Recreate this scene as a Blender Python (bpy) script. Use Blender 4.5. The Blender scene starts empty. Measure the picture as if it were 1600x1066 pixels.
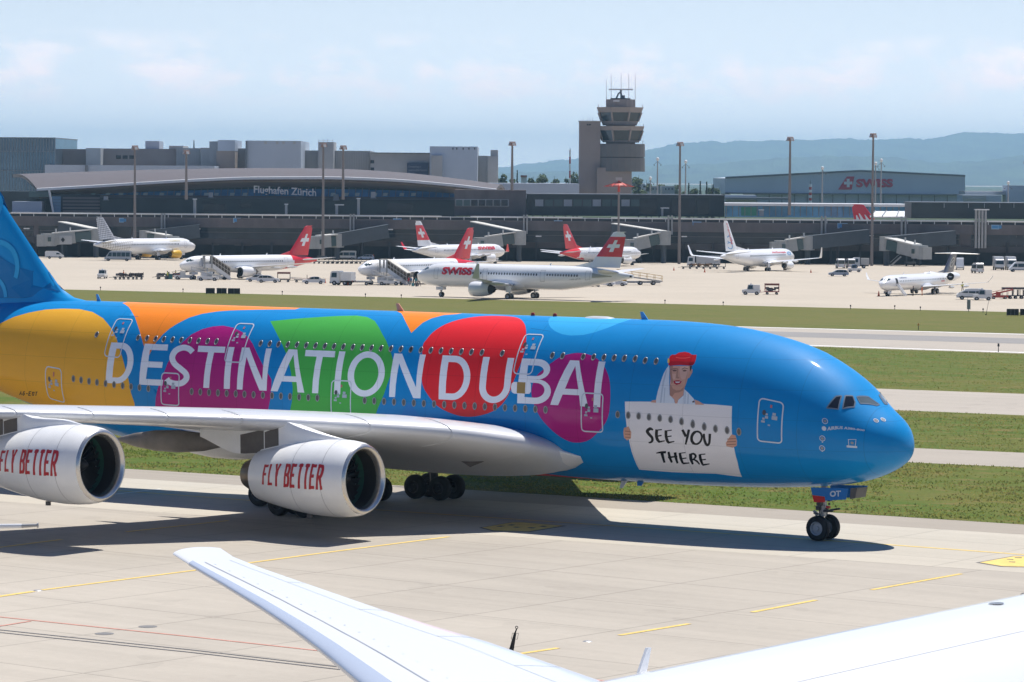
import bpy, bmesh, math, random
from math import sin, cos, pi, radians, atan2, sqrt
from mathutils import Vector, Matrix, noise
from mathutils.geometry import delaunay_2d_cdt
random.seed(7)
SC = bpy.context.scene
COL = SC.collection
# ------------------------------------------------------------------ camera
CAM_H, FPX = 18.15, 5460.0
HAZE_D = 6.8e-5
SKY_TINT = (.66, .92, 1.38, 1); SKY_GLOW = (16.4, 18.6, 21.0, 1); SKY_VEIL = (17.0, 17.9, 19.8, 1); SKY_CLOUD = (25.0, 22.0, 22.0, 1)
PITCH, ROLL = math.atan(257/5460.0), 0.007
FW = Vector((0, cos(PITCH), -sin(PITCH))); _u0 = Vector((0, sin(PITCH), cos(PITCH))); _x0 = Vector((1, 0, 0))
RT = cos(ROLL)*_x0 + sin(ROLL)*_u0; UPV = -sin(ROLL)*_x0 + cos(ROLL)*_u0
CAMP = Vector((0, 0, CAM_H))
cam = bpy.data.cameras.new('camera'); cam.sensor_width = 36.0; cam.lens = 36.0*FPX/1600.0
cam.clip_start = 0.5; cam.clip_end = 60000
camo = bpy.data.objects.new('camera', cam); COL.objects.link(camo)
camo.matrix_world = Matrix(((RT.x, UPV.x, -FW.x, 0), (RT.y, UPV.y, -FW.y, 0), (RT.z, UPV.z, -FW.z, CAM_H), (0, 0, 0, 1)))
SC.camera = camo
# ------------------------------------------------------------------ sky, sun, exposure
SUN_TO = Vector((0.235, 0.36, 1.0)).normalized()
SUN_EL = math.asin(SUN_TO.z); SUN_AZ = atan2(SUN_TO.x, SUN_TO.y)
wd = bpy.data.worlds.new('World'); SC.world = wd; wd.use_nodes = True
nt = wd.node_tree; N = nt.nodes; LK = nt.links
for n in list(N): N.remove(n)
def nod(tree, typ, **kw):
    n = tree.nodes.new(typ)
    for k, v in kw.items(): setattr(n, k, v)
    return n
def mth(tree, op, a, b=None, clamp=False):
    n = tree.nodes.new('ShaderNodeMath'); n.operation = op; n.use_clamp = clamp
    for i, v in enumerate((a, b)):
        if v is None: continue
        if isinstance(v, (int, float)): n.inputs[i].default_value = v
        else: tree.links.new(v, n.inputs[i])
    return n.outputs[0]
wo = nod(nt, 'ShaderNodeOutputWorld'); bg = nod(nt, 'ShaderNodeBackground'); sky = nod(nt, 'ShaderNodeTexSky')
sky.sky_type = 'NISHITA'; sky.sun_disc = False; sky.sun_elevation = SUN_EL; sky.sun_rotation = SUN_AZ
sky.altitude = 430; sky.air_density = 1.0; sky.dust_density = .8; sky.ozone_density = 1.0
tc = nod(nt, 'ShaderNodeTexCoord'); sep = nod(nt, 'ShaderNodeSeparateXYZ'); LK.new(tc.outputs['Generated'], sep.inputs[0])
# low cumulus banks and thin veils, as a function of the direction looked in
mp = nod(nt, 'ShaderNodeMapping'); mp.inputs['Scale'].default_value = (44, 44, 95); LK.new(tc.outputs['Generated'], mp.inputs[0])
ns = nod(nt, 'ShaderNodeTexNoise'); ns.inputs['Scale'].default_value = 1.0; ns.inputs['Detail'].default_value = 9; ns.inputs['Roughness'].default_value = .6; LK.new(mp.outputs[0], ns.inputs[0])
band = mth(nt, 'MULTIPLY', mth(nt, 'SUBTRACT', sep.outputs[2], .0300), 88.0)
bandm = mth(nt, 'SUBTRACT', 1.0, mth(nt, 'MULTIPLY', band, band), True)
cl = mth(nt, 'MULTIPLY', mth(nt, 'MULTIPLY', mth(nt, 'SUBTRACT', ns.outputs[0], .47), 5.5, True), bandm)
mp2 = nod(nt, 'ShaderNodeMapping'); mp2.inputs['Scale'].default_value = (7, 7, 40); LK.new(tc.outputs['Generated'], mp2.inputs[0])
ns2 = nod(nt, 'ShaderNodeTexNoise'); ns2.inputs['Scale'].default_value = 1.0; ns2.inputs['Detail'].default_value = 6; LK.new(mp2.outputs[0], ns2.inputs[0])
veil = mth(nt, 'MULTIPLY', mth(nt, 'SUBTRACT', ns2.outputs[0], .42), 1.6, True)
# deep blue overhead, brightening towards the hazy horizon on the sun's side
elv = mth(nt, 'MULTIPLY', mth(nt, 'MAXIMUM', sep.outputs[2], 0.0), -7.0); hor = mth(nt, 'EXPONENT', elv)
toward = mth(nt, 'MULTIPLY', mth(nt, 'ADD', mth(nt, 'ADD', mth(nt, 'MULTIPLY', sep.outputs[1], .9), mth(nt, 'MULTIPLY', sep.outputs[0], .42)), .15), .95, True)
glow = mth(nt, 'MULTIPLY', hor, toward)
mx1 = nod(nt, 'ShaderNodeMix', data_type='RGBA', blend_type='MULTIPLY'); mx1.inputs[0].default_value = 1; mx1.inputs[7].default_value = SKY_TINT; LK.new(sky.outputs[0], mx1.inputs[6])
mg0 = nod(nt, 'ShaderNodeMix', data_type='RGBA'); mg0.inputs[7].default_value = SKY_GLOW; LK.new(mth(nt, 'MULTIPLY', glow, .92), mg0.inputs[0]); LK.new(mx1.outputs[2], mg0.inputs[6])
low = mth(nt, 'MULTIPLY', mth(nt, 'EXPONENT', mth(nt, 'MULTIPLY', mth(nt, 'MAXIMUM', sep.outputs[2], 0.0), -42.0)), toward)
mg1 = nod(nt, 'ShaderNodeMix', data_type='RGBA'); mg1.inputs[7].default_value = (34.0, 33.0, 32.5, 1); LK.new(low, mg1.inputs[0]); LK.new(mg0.outputs[2], mg1.inputs[6])
mv = nod(nt, 'ShaderNodeMix', data_type='RGBA'); mv.inputs[7].default_value = SKY_VEIL; LK.new(mth(nt, 'MULTIPLY', mth(nt, 'MULTIPLY', veil, .22), hor), mv.inputs[0]); LK.new(mg1.outputs[2], mv.inputs[6])
mx2 = nod(nt, 'ShaderNodeMix', data_type='RGBA'); mx2.inputs[7].default_value = SKY_CLOUD
LK.new(mth(nt, 'MULTIPLY', cl, .95), mx2.inputs[0]); LK.new(mv.outputs[2], mx2.inputs[6])
LK.new(mx2.outputs[2], bg.inputs[0]); bg.inputs[1].default_value = 0.05; LK.new(bg.outputs[0], wo.inputs[0])
sl = bpy.data.lights.new('sun', 'SUN'); sl.energy = 5.0; sl.angle = radians(.53); sl.color = (1, .955, .89)
so = bpy.data.objects.new('sun', sl); COL.objects.link(so); so.location = (0, 300, 400)
so.rotation_euler = (-SUN_TO).to_track_quat('-Z', 'Y').to_euler()
vs = SC.view_settings; vs.view_transform = 'Standard'; vs.look = 'None'; vs.gamma = 1; vs.exposure = 0.28; vs.use_curve_mapping = False
SC.render.engine = 'CYCLES'
cy = SC.cycles; cy.use_denoising = True; cy.max_bounces = 8; cy.diffuse_bounces = 3; cy.glossy_bounces = 3; cy.transmission_bounces = 4; cy.transparent_max_bounces = 8
cy.volume_bounces = 0; cy.caustics_reflective = False; cy.caustics_refractive = False; cy.sample_clamp_indirect = 6
# ------------------------------------------------------------------ ground level and sight lines
def gz(y):
    """the airfield falls gently away beyond the near taxiway"""
    if y <= 180: return 0.0
    if y <= 240: return -.0068*(y-180)**2/120
    return -.204-.0068*(min(y, 1000)-240)
def ray(x, y): return FW + RT*((x-800)/FPX) + UPV*((533-y)/FPX)
def G(x, y):
    d = ray(x, y); z = 0.0
    for _ in range(50):
        t = (z-CAM_H)/d.z; z = gz(t*d.y)
    p = CAMP + d*t; return Vector((p.x, p.y, z))
def D(x, y, Y):
    d = ray(x, y); return CAMP + d*(Y/d.y)
# ------------------------------------------------------------------ materials
MATS = {}
def mat(name, col, rough=.6, metal=0.0, coat=0.0, var=0.0, scale=3.0, bump=0.0, bscale=20.0, emit=0.0, spec=.5, stretch=(1, 1, 1), col2=None):
    if name in MATS: return MATS[name]
    m = bpy.data.materials.new(name); m.use_nodes = True; t = m.node_tree; b = t.nodes['Principled BSDF']
    b.inputs['Roughness'].default_value = rough; b.inputs['Metallic'].default_value = metal
    b.inputs['Coat Weight'].default_value = coat; b.inputs['Coat Roughness'].default_value = .06; b.inputs['Specular IOR Level'].default_value = spec
    c = (col[0], col[1], col[2], 1); b.inputs['Base Color'].default_value = c
    if var or bump:
        tcn = nod(t, 'ShaderNodeTexCoord'); mpn = nod(t, 'ShaderNodeMapping'); mpn.inputs['Scale'].default_value = stretch
        t.links.new(tcn.outputs['Object'], mpn.inputs[0])
    if var:
        n1 = nod(t, 'ShaderNodeTexNoise'); n1.inputs['Scale'].default_value = scale; n1.inputs['Detail'].default_value = 5; n1.inputs['Roughness'].default_value = .62
        t.links.new(mpn.outputs[0], n1.inputs[0])
        rp = nod(t, 'ShaderNodeValToRGB'); t.links.new(n1.outputs[0], rp.inputs[0])
        e = rp.color_ramp.elements; e[0].position = .3; e[1].position = .7
        lo = tuple(max(0, v*(1-var)) for v in col) if col2 is None else col2
        hi = tuple(min(1, v*(1+var)) for v in col)
        e[0].color = lo+(1,); e[1].color = hi+(1,)
        t.links.new(rp.outputs[0], b.inputs['Base Color'])
    if bump:
        n2 = nod(t, 'ShaderNodeTexNoise'); n2.inputs['Scale'].default_value = bscale; n2.inputs['Detail'].default_value = 4
        t.links.new(mpn.outputs[0], n2.inputs[0])
        bn = nod(t, 'ShaderNodeBump'); bn.inputs['Strength'].default_value = bump; bn.inputs['Distance'].default_value = .05
        t.links.new(n2.outputs[0], bn.inputs['Height']); t.links.new(bn.outputs[0], b.inputs['Normal'])
    if emit:
        b.inputs['Emission Color'].default_value = c; b.inputs['Emission Strength'].default_value = emit
    MATS[name] = m; return m
# ------------------------------------------------------------------ mesh building
class MB:
    def __init__(s): s.v = []; s.f = []; s.m = []; s.cur = 0
    def mi(s, i): s.cur = i; return s
    def add(s, vs, fs):
        o = len(s.v); s.v += [tuple(p) for p in vs]
        for f in fs: s.f.append(tuple(o+i for i in f)); s.m.append(s.cur)
    def box(s, c, d, rz=0.0, ry=0.0, taper=(1, 1), rx=0.0):
        x, y, z = d[0]/2, d[1]/2, d[2]/2; tx, ty = taper
        p = [(-x, -y, -z), (x, -y, -z), (x, y, -z), (-x, y, -z), (-x*tx, -y*ty, z), (x*tx, -y*ty, z), (x*tx, y*ty, z), (-x*tx, y*ty, z)]
        M = Matrix.Translation(Vector(c)) @ Matrix.Rotation(rz, 4, 'Z') @ Matrix.Rotation(ry, 4, 'Y') @ Matrix.Rotation(rx, 4, 'X')
        s.add([M @ Vector(q) for q in p], [(3, 2, 1, 0), (4, 5, 6, 7), (0, 1, 5, 4), (1, 2, 6, 5), (2, 3, 7, 6), (3, 0, 4, 7)]); return s
    def loft(s, rings, closed=True, caps=True):
        n = len(rings[0]); vs = [p for r in rings for p in r]; fs = []
        for i in range(len(rings)-1):
            for j in range(n if closed else n-1):
                k = (j+1) % n; fs.append((i*n+j, i*n+k, (i+1)*n+k, (i+1)*n+j))
        if caps and closed:
            fs.append(tuple(range(n-1, -1, -1))); fs.append(tuple((len(rings)-1)*n+j for j in range(n)))
        s.add(vs, fs); return s
    def cyl(s, a, b, r0, r1=None, n=12, caps=True):
        a, b = Vector(a), Vector(b); r1 = r0 if r1 is None else r1
        w = (b-a).normalized(); u = w.orthogonal().normalized(); v = w.cross(u)
        R = lambda c, r: [c + (u*cos(2*pi*i/n)+v*sin(2*pi*i/n))*r for i in range(n)]
        return s.loft([R(a, r0), R(b, r1)], True, caps)
    def tube(s, pts, r, n=6):
        for a, b in zip(pts[:-1], pts[1:]): s.cyl(a, b, r, r, n)
        return s
    def bar(s, a, b, w, h):
        a, b = Vector(a), Vector(b); d = b-a; u = d.normalized(); up = Vector((0, 0, 1))
        if abs(u.z) > .98: up = Vector((0, 1, 0))
        sd = u.cross(up).normalized(); up = sd.cross(u)
        R = lambda c: [c+sd*w/2+up*h/2, c-sd*w/2+up*h/2, c-sd*w/2-up*h/2, c+sd*w/2-up*h/2]
        return s.loft([R(a), R(b)])
    def rev(s, prof, o, ax, n=32, sx=1.0, sz=1.0, caps=False):
        """profile (a, r) turned round the axis ax through o"""
        o = Vector(o); w = Vector(ax).normalized(); v = Vector((0, 0, 1)); u = w.cross(v).normalized()*-1
        if abs(w.z) > .99: u, v = Vector((1, 0, 0)), Vector((0, 1, 0))
        return s.loft([[o+w*a+(u*cos(2*pi*i/n)*sx+v*sin(2*pi*i/n)*sz)*max(r, 1e-4) for i in range(n)] for a, r in prof], True, caps)
    def ell(s, c, r, n=12, m=7):
        c = Vector(c)
        rings = [[c+Vector((r[0]*sin(pi*i/m)*cos(2*pi*j/n), r[1]*sin(pi*i/m)*sin(2*pi*j/n), -r[2]*cos(pi*i/m))) for j in range(n)] for i in range(1, m)]
        return s.loft(rings)
    def poly(s, pts): s.add(pts, [tuple(range(len(pts)))]); return s
    def prism(s, pts, h):
        n = len(pts); h = Vector(h); s.add([Vector(p) for p in pts]+[Vector(p)+h for p in pts], [tuple(range(n-1, -1, -1)), tuple(range(n, 2*n))]+[(i, (i+1) % n, n+(i+1) % n, n+i) for i in range(n)]); return s
    def build(s, name, mats, parent=None, smooth=40, fix=True, loc=None):
        me = bpy.data.meshes.new(name); me.from_pydata(s.v, [], s.f)
        if not isinstance(mats, (list, tuple)): mats = [mats]
        for m in mats: me.materials.append(m)
        if len(mats) > 1: me.polygons.foreach_set('material_index', s.m)
        if fix:
            b = bmesh.new(); b.from_mesh(me); bmesh.ops.recalc_face_normals(b, faces=b.faces); b.to_mesh(me); b.free()
        if smooth:
            me.polygons.foreach_set('use_smooth', [True]*len(me.polygons)); me.set_sharp_from_angle(angle=radians(smooth))
        me.update()
        o = bpy.data.objects.new(name, me); COL.objects.link(o)
        if parent: o.parent = parent
        if loc is not None: o.location = loc
        return o
def tag(o, label, cat, group=None):
    o['label'] = label; o['category'] = cat
    if group: o['group'] = group
    return o
def thing(name, label, cat, loc=(0, 0, 0), rz=0.0, group=None):
    o = bpy.data.objects.new(name, None); o.empty_display_size = .5; COL.objects.link(o); o.location = loc; o.rotation_euler = (0, 0, rz)
    return tag(o, label, cat, group)
def kind(o, k): o['kind'] = k; return o
def dup(r, loc, rz=None, label=None, group=None):
    c = r.copy(); COL.objects.link(c); c.location = loc
    if rz is not None: c.rotation_euler = (0, 0, rz)
    if label: c['label'] = label
    if group: c['group'] = group
    for ch in list(r.children):
        k = ch.copy(); COL.objects.link(k); k.parent = c
        for g in ch.children:
            q = g.copy(); COL.objects.link(q); q.parent = k
    return c
# ---- flat lettering -> polygons (built-in font), as (verts, faces)
_TX = {}
def text_mesh(s, bold=0.0, shear=0.0):
    k = (s, bold, shear)
    if k in _TX: return _TX[k]
    cu = bpy.data.curves.new('t', 'FONT'); cu.body = s; cu.offset = bold; cu.shear = shear; cu.resolution_u = 3; cu.fill_mode = 'FRONT'
    o = bpy.data.objects.new('t', cu); COL.objects.link(o); dg = bpy.context.evaluated_depsgraph_get(); dg.update()
    me = o.evaluated_get(dg).to_mesh(); vs = [(v.co.x, v.co.y) for v in me.vertices]; fs = [tuple(p.vertices) for p in me.polygons]
    o.evaluated_get(dg).to_mesh_clear(); bpy.data.objects.remove(o); bpy.data.curves.remove(cu)
    x0 = min(v[0] for v in vs); x1 = max(v[0] for v in vs); y0 = min(v[1] for v in vs); y1 = max(v[1] for v in vs)
    _TX[k] = ([((a-x0)/(x1-x0), (b-y0)/(y1-y0)) for a, b in vs], fs); return _TX[k]
def text_on(mb, s, fn, bold=0.0, shear=0.0):
    """letters of s laid on a surface: fn(u, v) with u, v in 0..1"""
    vs, fs = text_mesh(s, bold, shear); mb.add([fn(u, v) for u, v in vs], fs)
def inpoly(pt, c):
    x, y = pt; r = False; n = len(c); j = n-1
    for i in range(n):
        a, b = c[i], c[j]
        if (a[1] > y) != (b[1] > y) and x < (b[0]-a[0])*(y-a[1])/(b[1]-a[1])+a[0]: r = not r
        j = i
    return r
# ---- A380 fuselage surface: station s (m from nose), angle a (deg, 0 = starboard side, 90 = crown, -90 = keel)
def pchip(xs, ys):
    n=len(xs); h=[xs[i+1]-xs[i] for i in range(n-1)]; d=[(ys[i+1]-ys[i])/h[i] for i in range(n-1)]
    m=[0.0]*n; m[0]=d[0]; m[-1]=d[-1]
    for i in range(1,n-1):
        if d[i-1]*d[i]<=0: m[i]=0.0
        else:
            w1=2*h[i]+h[i-1]; w2=h[i]+2*h[i-1]; m[i]=(w1+w2)/(w1/d[i-1]+w2/d[i])
    def g(x):
        if x<=xs[0]: return ys[0]
        if x>=xs[-1]: return ys[-1]
        lo,hi=0,n-1
        while hi-lo>1:
            k=(lo+hi)//2
            if xs[k]<=x: lo=k
            else: hi=k
        t=(x-xs[lo])/h[lo]
        return ((2*t**3-3*t*t+1)*ys[lo]+(t**3-2*t*t+t)*h[lo]*m[lo]+(-2*t**3+3*t*t)*ys[hi]+(t**3-t*t)*h[lo]*m[hi])
    return g
def tab(*p): return pchip([q[0] for q in p],[q[1] for q in p])
BIG_TOP=tab((.12,4.9),(.16,5.2),(.25,5.52),(.5,5.97),(.95,6.40),(1.6,6.87),(2.2,7.40),(2.8,8.0),(4.1,8.87),(5.8,9.67),(7.8,10.2),(9.6,10.52),(12,10.72),(14.5,10.8),(20,10.8),(54,10.8),(58,10.7),(62,10.45),(66,10.1),(70,9.65),(72.6,9.25))
BIG_BOT=tab((.12,4.9),(.16,4.62),(.3,4.3),(.85,3.83),(1.65,3.42),(2.6,3.1),(3.8,2.86),(5.6,2.66),(9,2.46),(13.8,2.36),(20,2.36),(43,2.36),(47,2.6),(52,3.35),(57.5,4.7),(64,6.5),(70,8.1),(72.6,8.8))
BIG_MID=tab((.12,4.9),(1,5.0),(3,5.3),(6,5.6),(10,5.85),(14,5.95),(44,5.95),(50,6.2),(56,6.8),(64,7.9),(72.6,9.02))
BIG_HW=tab((.12,0.0),(.16,.36),(.25,.66),(.45,1.05),(.8,1.5),(1.5,2.05),(2.5,2.6),(4,3.05),(6,3.37),(8,3.5),(11,3.57),(20,3.57),(46,3.57),(50,3.48),(55,3.15),(60,2.55),(66,1.6),(71,.65),(72.6,.22))
def big_pt(s,a):
    import math
    c=math.cos(math.radians(a)); k=math.sin(math.radians(a)); e=.95
    y=BIG_HW(s)*math.copysign(abs(c)**e,c); zm=BIG_MID(s)
    z=zm+(BIG_TOP(s)-zm if k>=0 else zm-BIG_BOT(s))*math.copysign(abs(k)**e,k)
    return s,y,z
LIVERY=[
('yellow',[[[59.507,34.05,58.386,38.81,57.47,48.27,56.518,54.73,55.388,60.33,54.173,63.02,52.886,63.69,51.71,60.37,50.555,52.88,49.529,42.73,48.904,34.6,48.114,20.35,47.497,6.22,47.089,-11.5,47.193,-31.65,62.395,-74.0]]]),
('orange',[[[50.5,81.94,49.479,71.44,48.278,55.84,47.459,42.94,46.774,30.81,46.26,21.7,46.086,28.05,45.93,33.95,45.664,40.38,45.337,46.49,44.941,52.2,44.449,58.79,43.791,64.61,42.815,69.76,41.759,72.97,39.847,76.81,37.946,80.39,38.447,116,50.955,116]]]),
('orange',[[[31.33,87.21,30.68,79.58,29.704,63.54,28.861,50.91,28.72,55.57,28.557,63.2,28.282,70.3,27.835,78.26,27.161,83.29,27.485,116,31.477,116]]]),
('magenta',[[[45.578,-12.37,45.493,-4.7,45.363,1.57,45.196,6.2,44.969,12.18,44.785,18.97,44.463,27.46,44.049,35.05,43.639,41.52,43.06,46.73,42.418,49.83,41.713,51.11,40.899,49.37,40.168,45.62,39.563,40.76,39.116,35.67,38.641,28.56,38.03,19.85,37.587,14.42,37.366,11.52,37.342,6.51,37.381,0.3,37.623,-11.76,37.777,-19.56,45.735,-22.93]]]),
('green',[[[38.677,58.0,37.124,62.42,35.801,65.63,34.492,68.86,33.283,70.8,32.482,68.83,31.757,63.42,31.176,55.76,30.735,49.32,30.243,42.74,29.605,32.01,29.398,27.27,29.427,16.81,29.726,6.01,30.107,-2.48,30.404,-11.84,30.61,-17.29,36.214,-16.41,36.074,-9.77,35.894,-0.25,35.875,7.16,36.082,16.48,36.471,26.47,37.062,35.8,37.831,46.45]]]),
('red',[[[27.762,39.82,27.774,42.14,27.741,43.48,27.69,45.03,27.638,47.33,27.573,49.94,27.489,52.61,27.384,55.28,27.26,58.04,27.114,60.8,26.945,63.51,26.753,66.22,26.538,68.89,26.292,71.54,26.021,74.14,25.744,76.55,25.459,78.54,25.155,80.06,24.835,81.18,24.481,81.91,24.102,82.02,23.741,81.42,23.43,80.36,23.148,78.81,22.873,76.52,22.608,73.52,22.373,70.3,22.17,67.16,22.006,64.33,21.868,61.49,21.731,58.2,21.58,54.16,21.443,49.93,21.341,46.19,21.276,43.1,21.236,40.32,21.214,37.63,21.213,34.94,21.229,32.34,21.254,29.94,21.284,27.82,21.319,25.88,21.358,23.97,21.396,22.17,21.437,20.41,21.488,18.29,21.548,15.55,21.622,12.51,21.723,9.69,21.852,7.21,22.005,4.93,22.175,2.98,22.36,1.45,22.559,0.25,22.766,-0.97,22.98,-2.16,23.202,-3.13,23.424,-3.96,23.644,-4.68,23.865,-5.24,24.085,-5.61,24.305,-5.78,24.525,-5.75,24.744,-5.51,24.963,-5.04,25.181,-4.36,25.4,-3.51,25.628,-2.47,25.857,-1.29,26.062,-0.1,26.227,0.76,26.369,1.74,26.512,2.96,26.674,4.61,26.84,6.51,26.983,8.29,27.09,9.7,27.171,10.97,27.24,12.38,27.296,13.94,27.34,15.65,27.38,17.76,27.42,20.4,27.46,23.5,27.511,26.94,27.59,31.13,27.688,35.83]]]),
('magenta',[[[19.265,32.15,19.147,33.43,19.038,34.51,18.915,35.5,18.768,36.44,18.607,37.28,18.443,37.98,18.281,38.54,18.115,38.96,17.944,39.19,17.768,39.2,17.588,39.02,17.403,38.66,17.214,38.18,17.021,37.53,16.827,36.56,16.626,35.17,16.426,33.5,16.25,31.79,16.11,30.1,15.993,28.37,15.89,26.6,15.795,24.82,15.714,22.99,15.645,21.07,15.59,19.08,15.547,16.99,15.514,14.7,15.488,12.02,15.473,9.17,15.472,6.59,15.48,4.46,15.5,2.58,15.536,0.87,15.586,-0.84,15.654,-2.91,15.748,-5.09,15.875,-7.44,16.031,-9.86,16.201,-12.28,16.385,-14.78,16.584,-17.26,16.794,-19.35,17.015,-20.86,17.243,-21.91,17.467,-22.55,17.678,-22.83,17.883,-22.69,18.092,-21.98,18.316,-20.56,18.547,-18.61,18.766,-16.43,18.971,-14.03,19.167,-11.43,19.345,-8.96,19.496,-6.77,19.627,-4.69,19.75,-2.51,19.87,-0.17,19.981,1.64,20.077,3.46,20.153,5.16,20.214,6.79,20.261,8.33,20.295,9.75,20.316,11.07,20.325,12.42,20.325,13.78,20.314,15.16,20.285,16.68,20.24,18.48,20.179,20.42,20.095,22.29,19.979,23.94,19.84,25.51,19.697,27.09,19.552,28.82,19.403,30.57]]]),
('cyan',[[[21.119,80.89,20.885,73.08,20.622,67.17,20.317,62.45,19.907,58.44,19.378,55.48,18.809,54.37,18.098,55.38,17.476,58.92,16.872,65.72,16.53,73.49,16.304,81.1,16.685,116,21.528,116]]]),
('midblue',[[[28.967,-17.57,28.797,-12.16,28.47,-4.13,28.131,2.24,27.735,-1.68,27.36,-7.55,26.983,-16.04]]]),
('sign',[[[14.584,8.63,8.326,11.9,8.274,-8.0,8.236,-19.57,8.241,-32.84,8.426,-52.12,9.129,-50.5,9.832,-48.72,12.401,-49.61,14.383,-48.74,14.37,-34.95,14.387,-20.37,14.437,-7.79,14.528,1.18]]]),
('scarf',[[[12.301,33.49,12.407,30.8,12.504,27.39,12.58,22.17,12.68,16.04,12.739,10.94,12.725,9.01,11.451,9.74,10.432,10.05,10.529,13.36,10.878,16.66,11.151,18.79,11.142,14.9,11.431,11.71,11.451,9.74,11.627,9.58,11.68,11.84,11.97,14.46,12.067,21.1,12.207,30.58]]]),
('skin',[[[12.24,33.12,11.029,34.57,10.959,32.05,10.878,32.38,10.851,30.07,10.959,26.23,11.042,25.92,11.089,22.11,11.153,18.98,11.159,14.88,11.432,11.89,11.469,9.72,11.609,9.59,11.674,12.02,11.949,14.11,12.009,18.87,12.042,24.23,12.144,28.57]]]),
('skin',[[[13.047,9.12,12.966,10.23,12.738,10.76,12.725,9.01]]]),
('skin',[[[10.491,13.04,10.206,12.27,9.879,10.46,10.415,10.07]]]),
('hair',[[[12.233,33.12,12.066,33.3,12.143,31.5,12.102,27.79,12.13,27.35]]]),
('hair',[[[11.102,34.69,10.948,34.91,10.959,32.05,10.979,30.32,11.047,32.36]]]),
('hat',[[[12.34,33.66,12.387,37.41,12.4,40.21,12.296,41.78,12.117,41.75,11.956,43.79,11.629,44.9,11.371,44.52,11.157,43.08,10.902,43.49,10.849,39.9,10.861,36.61,10.935,35.15,11.171,34.6,11.663,34.41,12.207,33.24]]]),
('hatdark',[[[12.346,34.76,12.278,36.53,11.723,37.17,11.233,37.44,10.851,38.01,10.861,36.61,10.935,35.15,11.171,34.6,11.663,34.41,12.207,33.24]]]),
('gold',[[[12.418,35.12,12.477,38.24,12.441,38.98,12.352,37.45,12.32,35.23]]]),
('skinmid',[[[12.228,32.91,12.026,33.12,12.069,29.89,11.98,25.88,11.844,22.86,11.926,21.23,12.042,24.23,12.144,28.57]]]),
('skinlight',[[[11.64,33.34,11.157,33.96,11.063,31.91,11.094,28.92,11.206,25.13,11.373,24.54,11.523,27.17,11.617,30.37]]]),
('skinlight',[[[11.997,27.89,11.788,28.11,11.763,24.51,11.885,24.39]]]),
('hatlight',[[[12.042,40.15,11.784,39.75,11.474,40.16,11.217,41.25,11.223,40.76,11.462,39.65,11.772,39.24,12.029,39.59]]]),
('brow',[[[12.098,31.03,11.932,31.97,11.712,31.62,11.704,31.2,11.922,31.47,12.082,30.54]]]),
('brow',[[[11.508,31.69,11.376,32.88,11.166,32.64,11.157,32.22,11.366,32.38,11.486,31.29]]]),
('brow',[[[12.032,30.18,11.945,30.85,11.838,30.8,11.764,30.29,11.851,29.61,11.974,29.57]]]),
('brow',[[[11.444,30.58,11.37,31.35,11.265,31.39,11.186,30.98,11.277,30.19,11.382,30.15]]]),
('skinmid',[[[11.789,31.02,11.702,31.12,11.683,28.22,11.642,26.24,11.527,25.72,11.593,25.01,11.74,25.33,11.739,27.75]]]),
('lip',[[[11.849,23.24,11.681,23.81,11.524,23.97,11.355,23.37,11.437,21.73,11.637,20.82,11.792,21.75]]]),
('white',[[[11.755,22.87,11.424,23.22,11.517,22.34,11.674,22.17]]]),
('skinmid',[[[11.995,18.88,11.997,21.16,11.817,18.3,11.594,17.39,11.386,17.79,11.185,20.08,11.209,17.79,11.441,16.43,11.682,15.82,11.801,13.52,11.949,14.11]]]),
('scarfdark',[[[12.399,30.39,12.347,30.44,12.369,22.36,12.406,9.26,12.495,9.19,12.475,22.26]]]),
('scarfdark',[[[12.318,18.59,12.255,18.65,12.229,9.41,12.282,9.36]]]),
('scarfdark',[[[11.1,17.53,11.043,17.22,10.994,10.01,11.064,9.94]]]),
('scarfdark',[[[10.909,16.25,10.853,15.94,10.818,10.01,10.887,9.94]]]),
('hair',[[[10.619,11.64,10.521,12.47,10.479,11.61,10.562,10.98]]]),
('skin',[[[14.619,-7.92,14.341,-6.54,14.195,-11.07,14.262,-16.15,14.517,-18.21,14.675,-15.92,14.678,-11.43]]]),
('skin',[[[8.678,-14.23,8.463,-9.21,8.304,-6.23,8.086,-6.79,8.021,-11.35,8.065,-15.7,8.306,-18.04,8.666,-17.14]]]),
('skindark',[[[14.578,-10.13,14.242,-10.23,14.245,-10.76,14.582,-10.66]]]),
('skindark',[[[14.595,-12.61,14.258,-12.71,14.262,-13.25,14.599,-13.15]]]),
('skindark',[[[14.616,-15.15,14.279,-15.25,14.285,-15.8,14.621,-15.7]]]),
('skindark',[[[8.591,-10.32,8.071,-9.16,8.073,-9.73,8.594,-10.89]]]),
('skindark',[[[8.606,-12.79,8.084,-11.64,8.088,-12.22,8.61,-13.37]]]),
('skindark',[[[8.625,-15.32,8.101,-14.18,8.106,-14.77,8.63,-15.91]]]),
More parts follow.
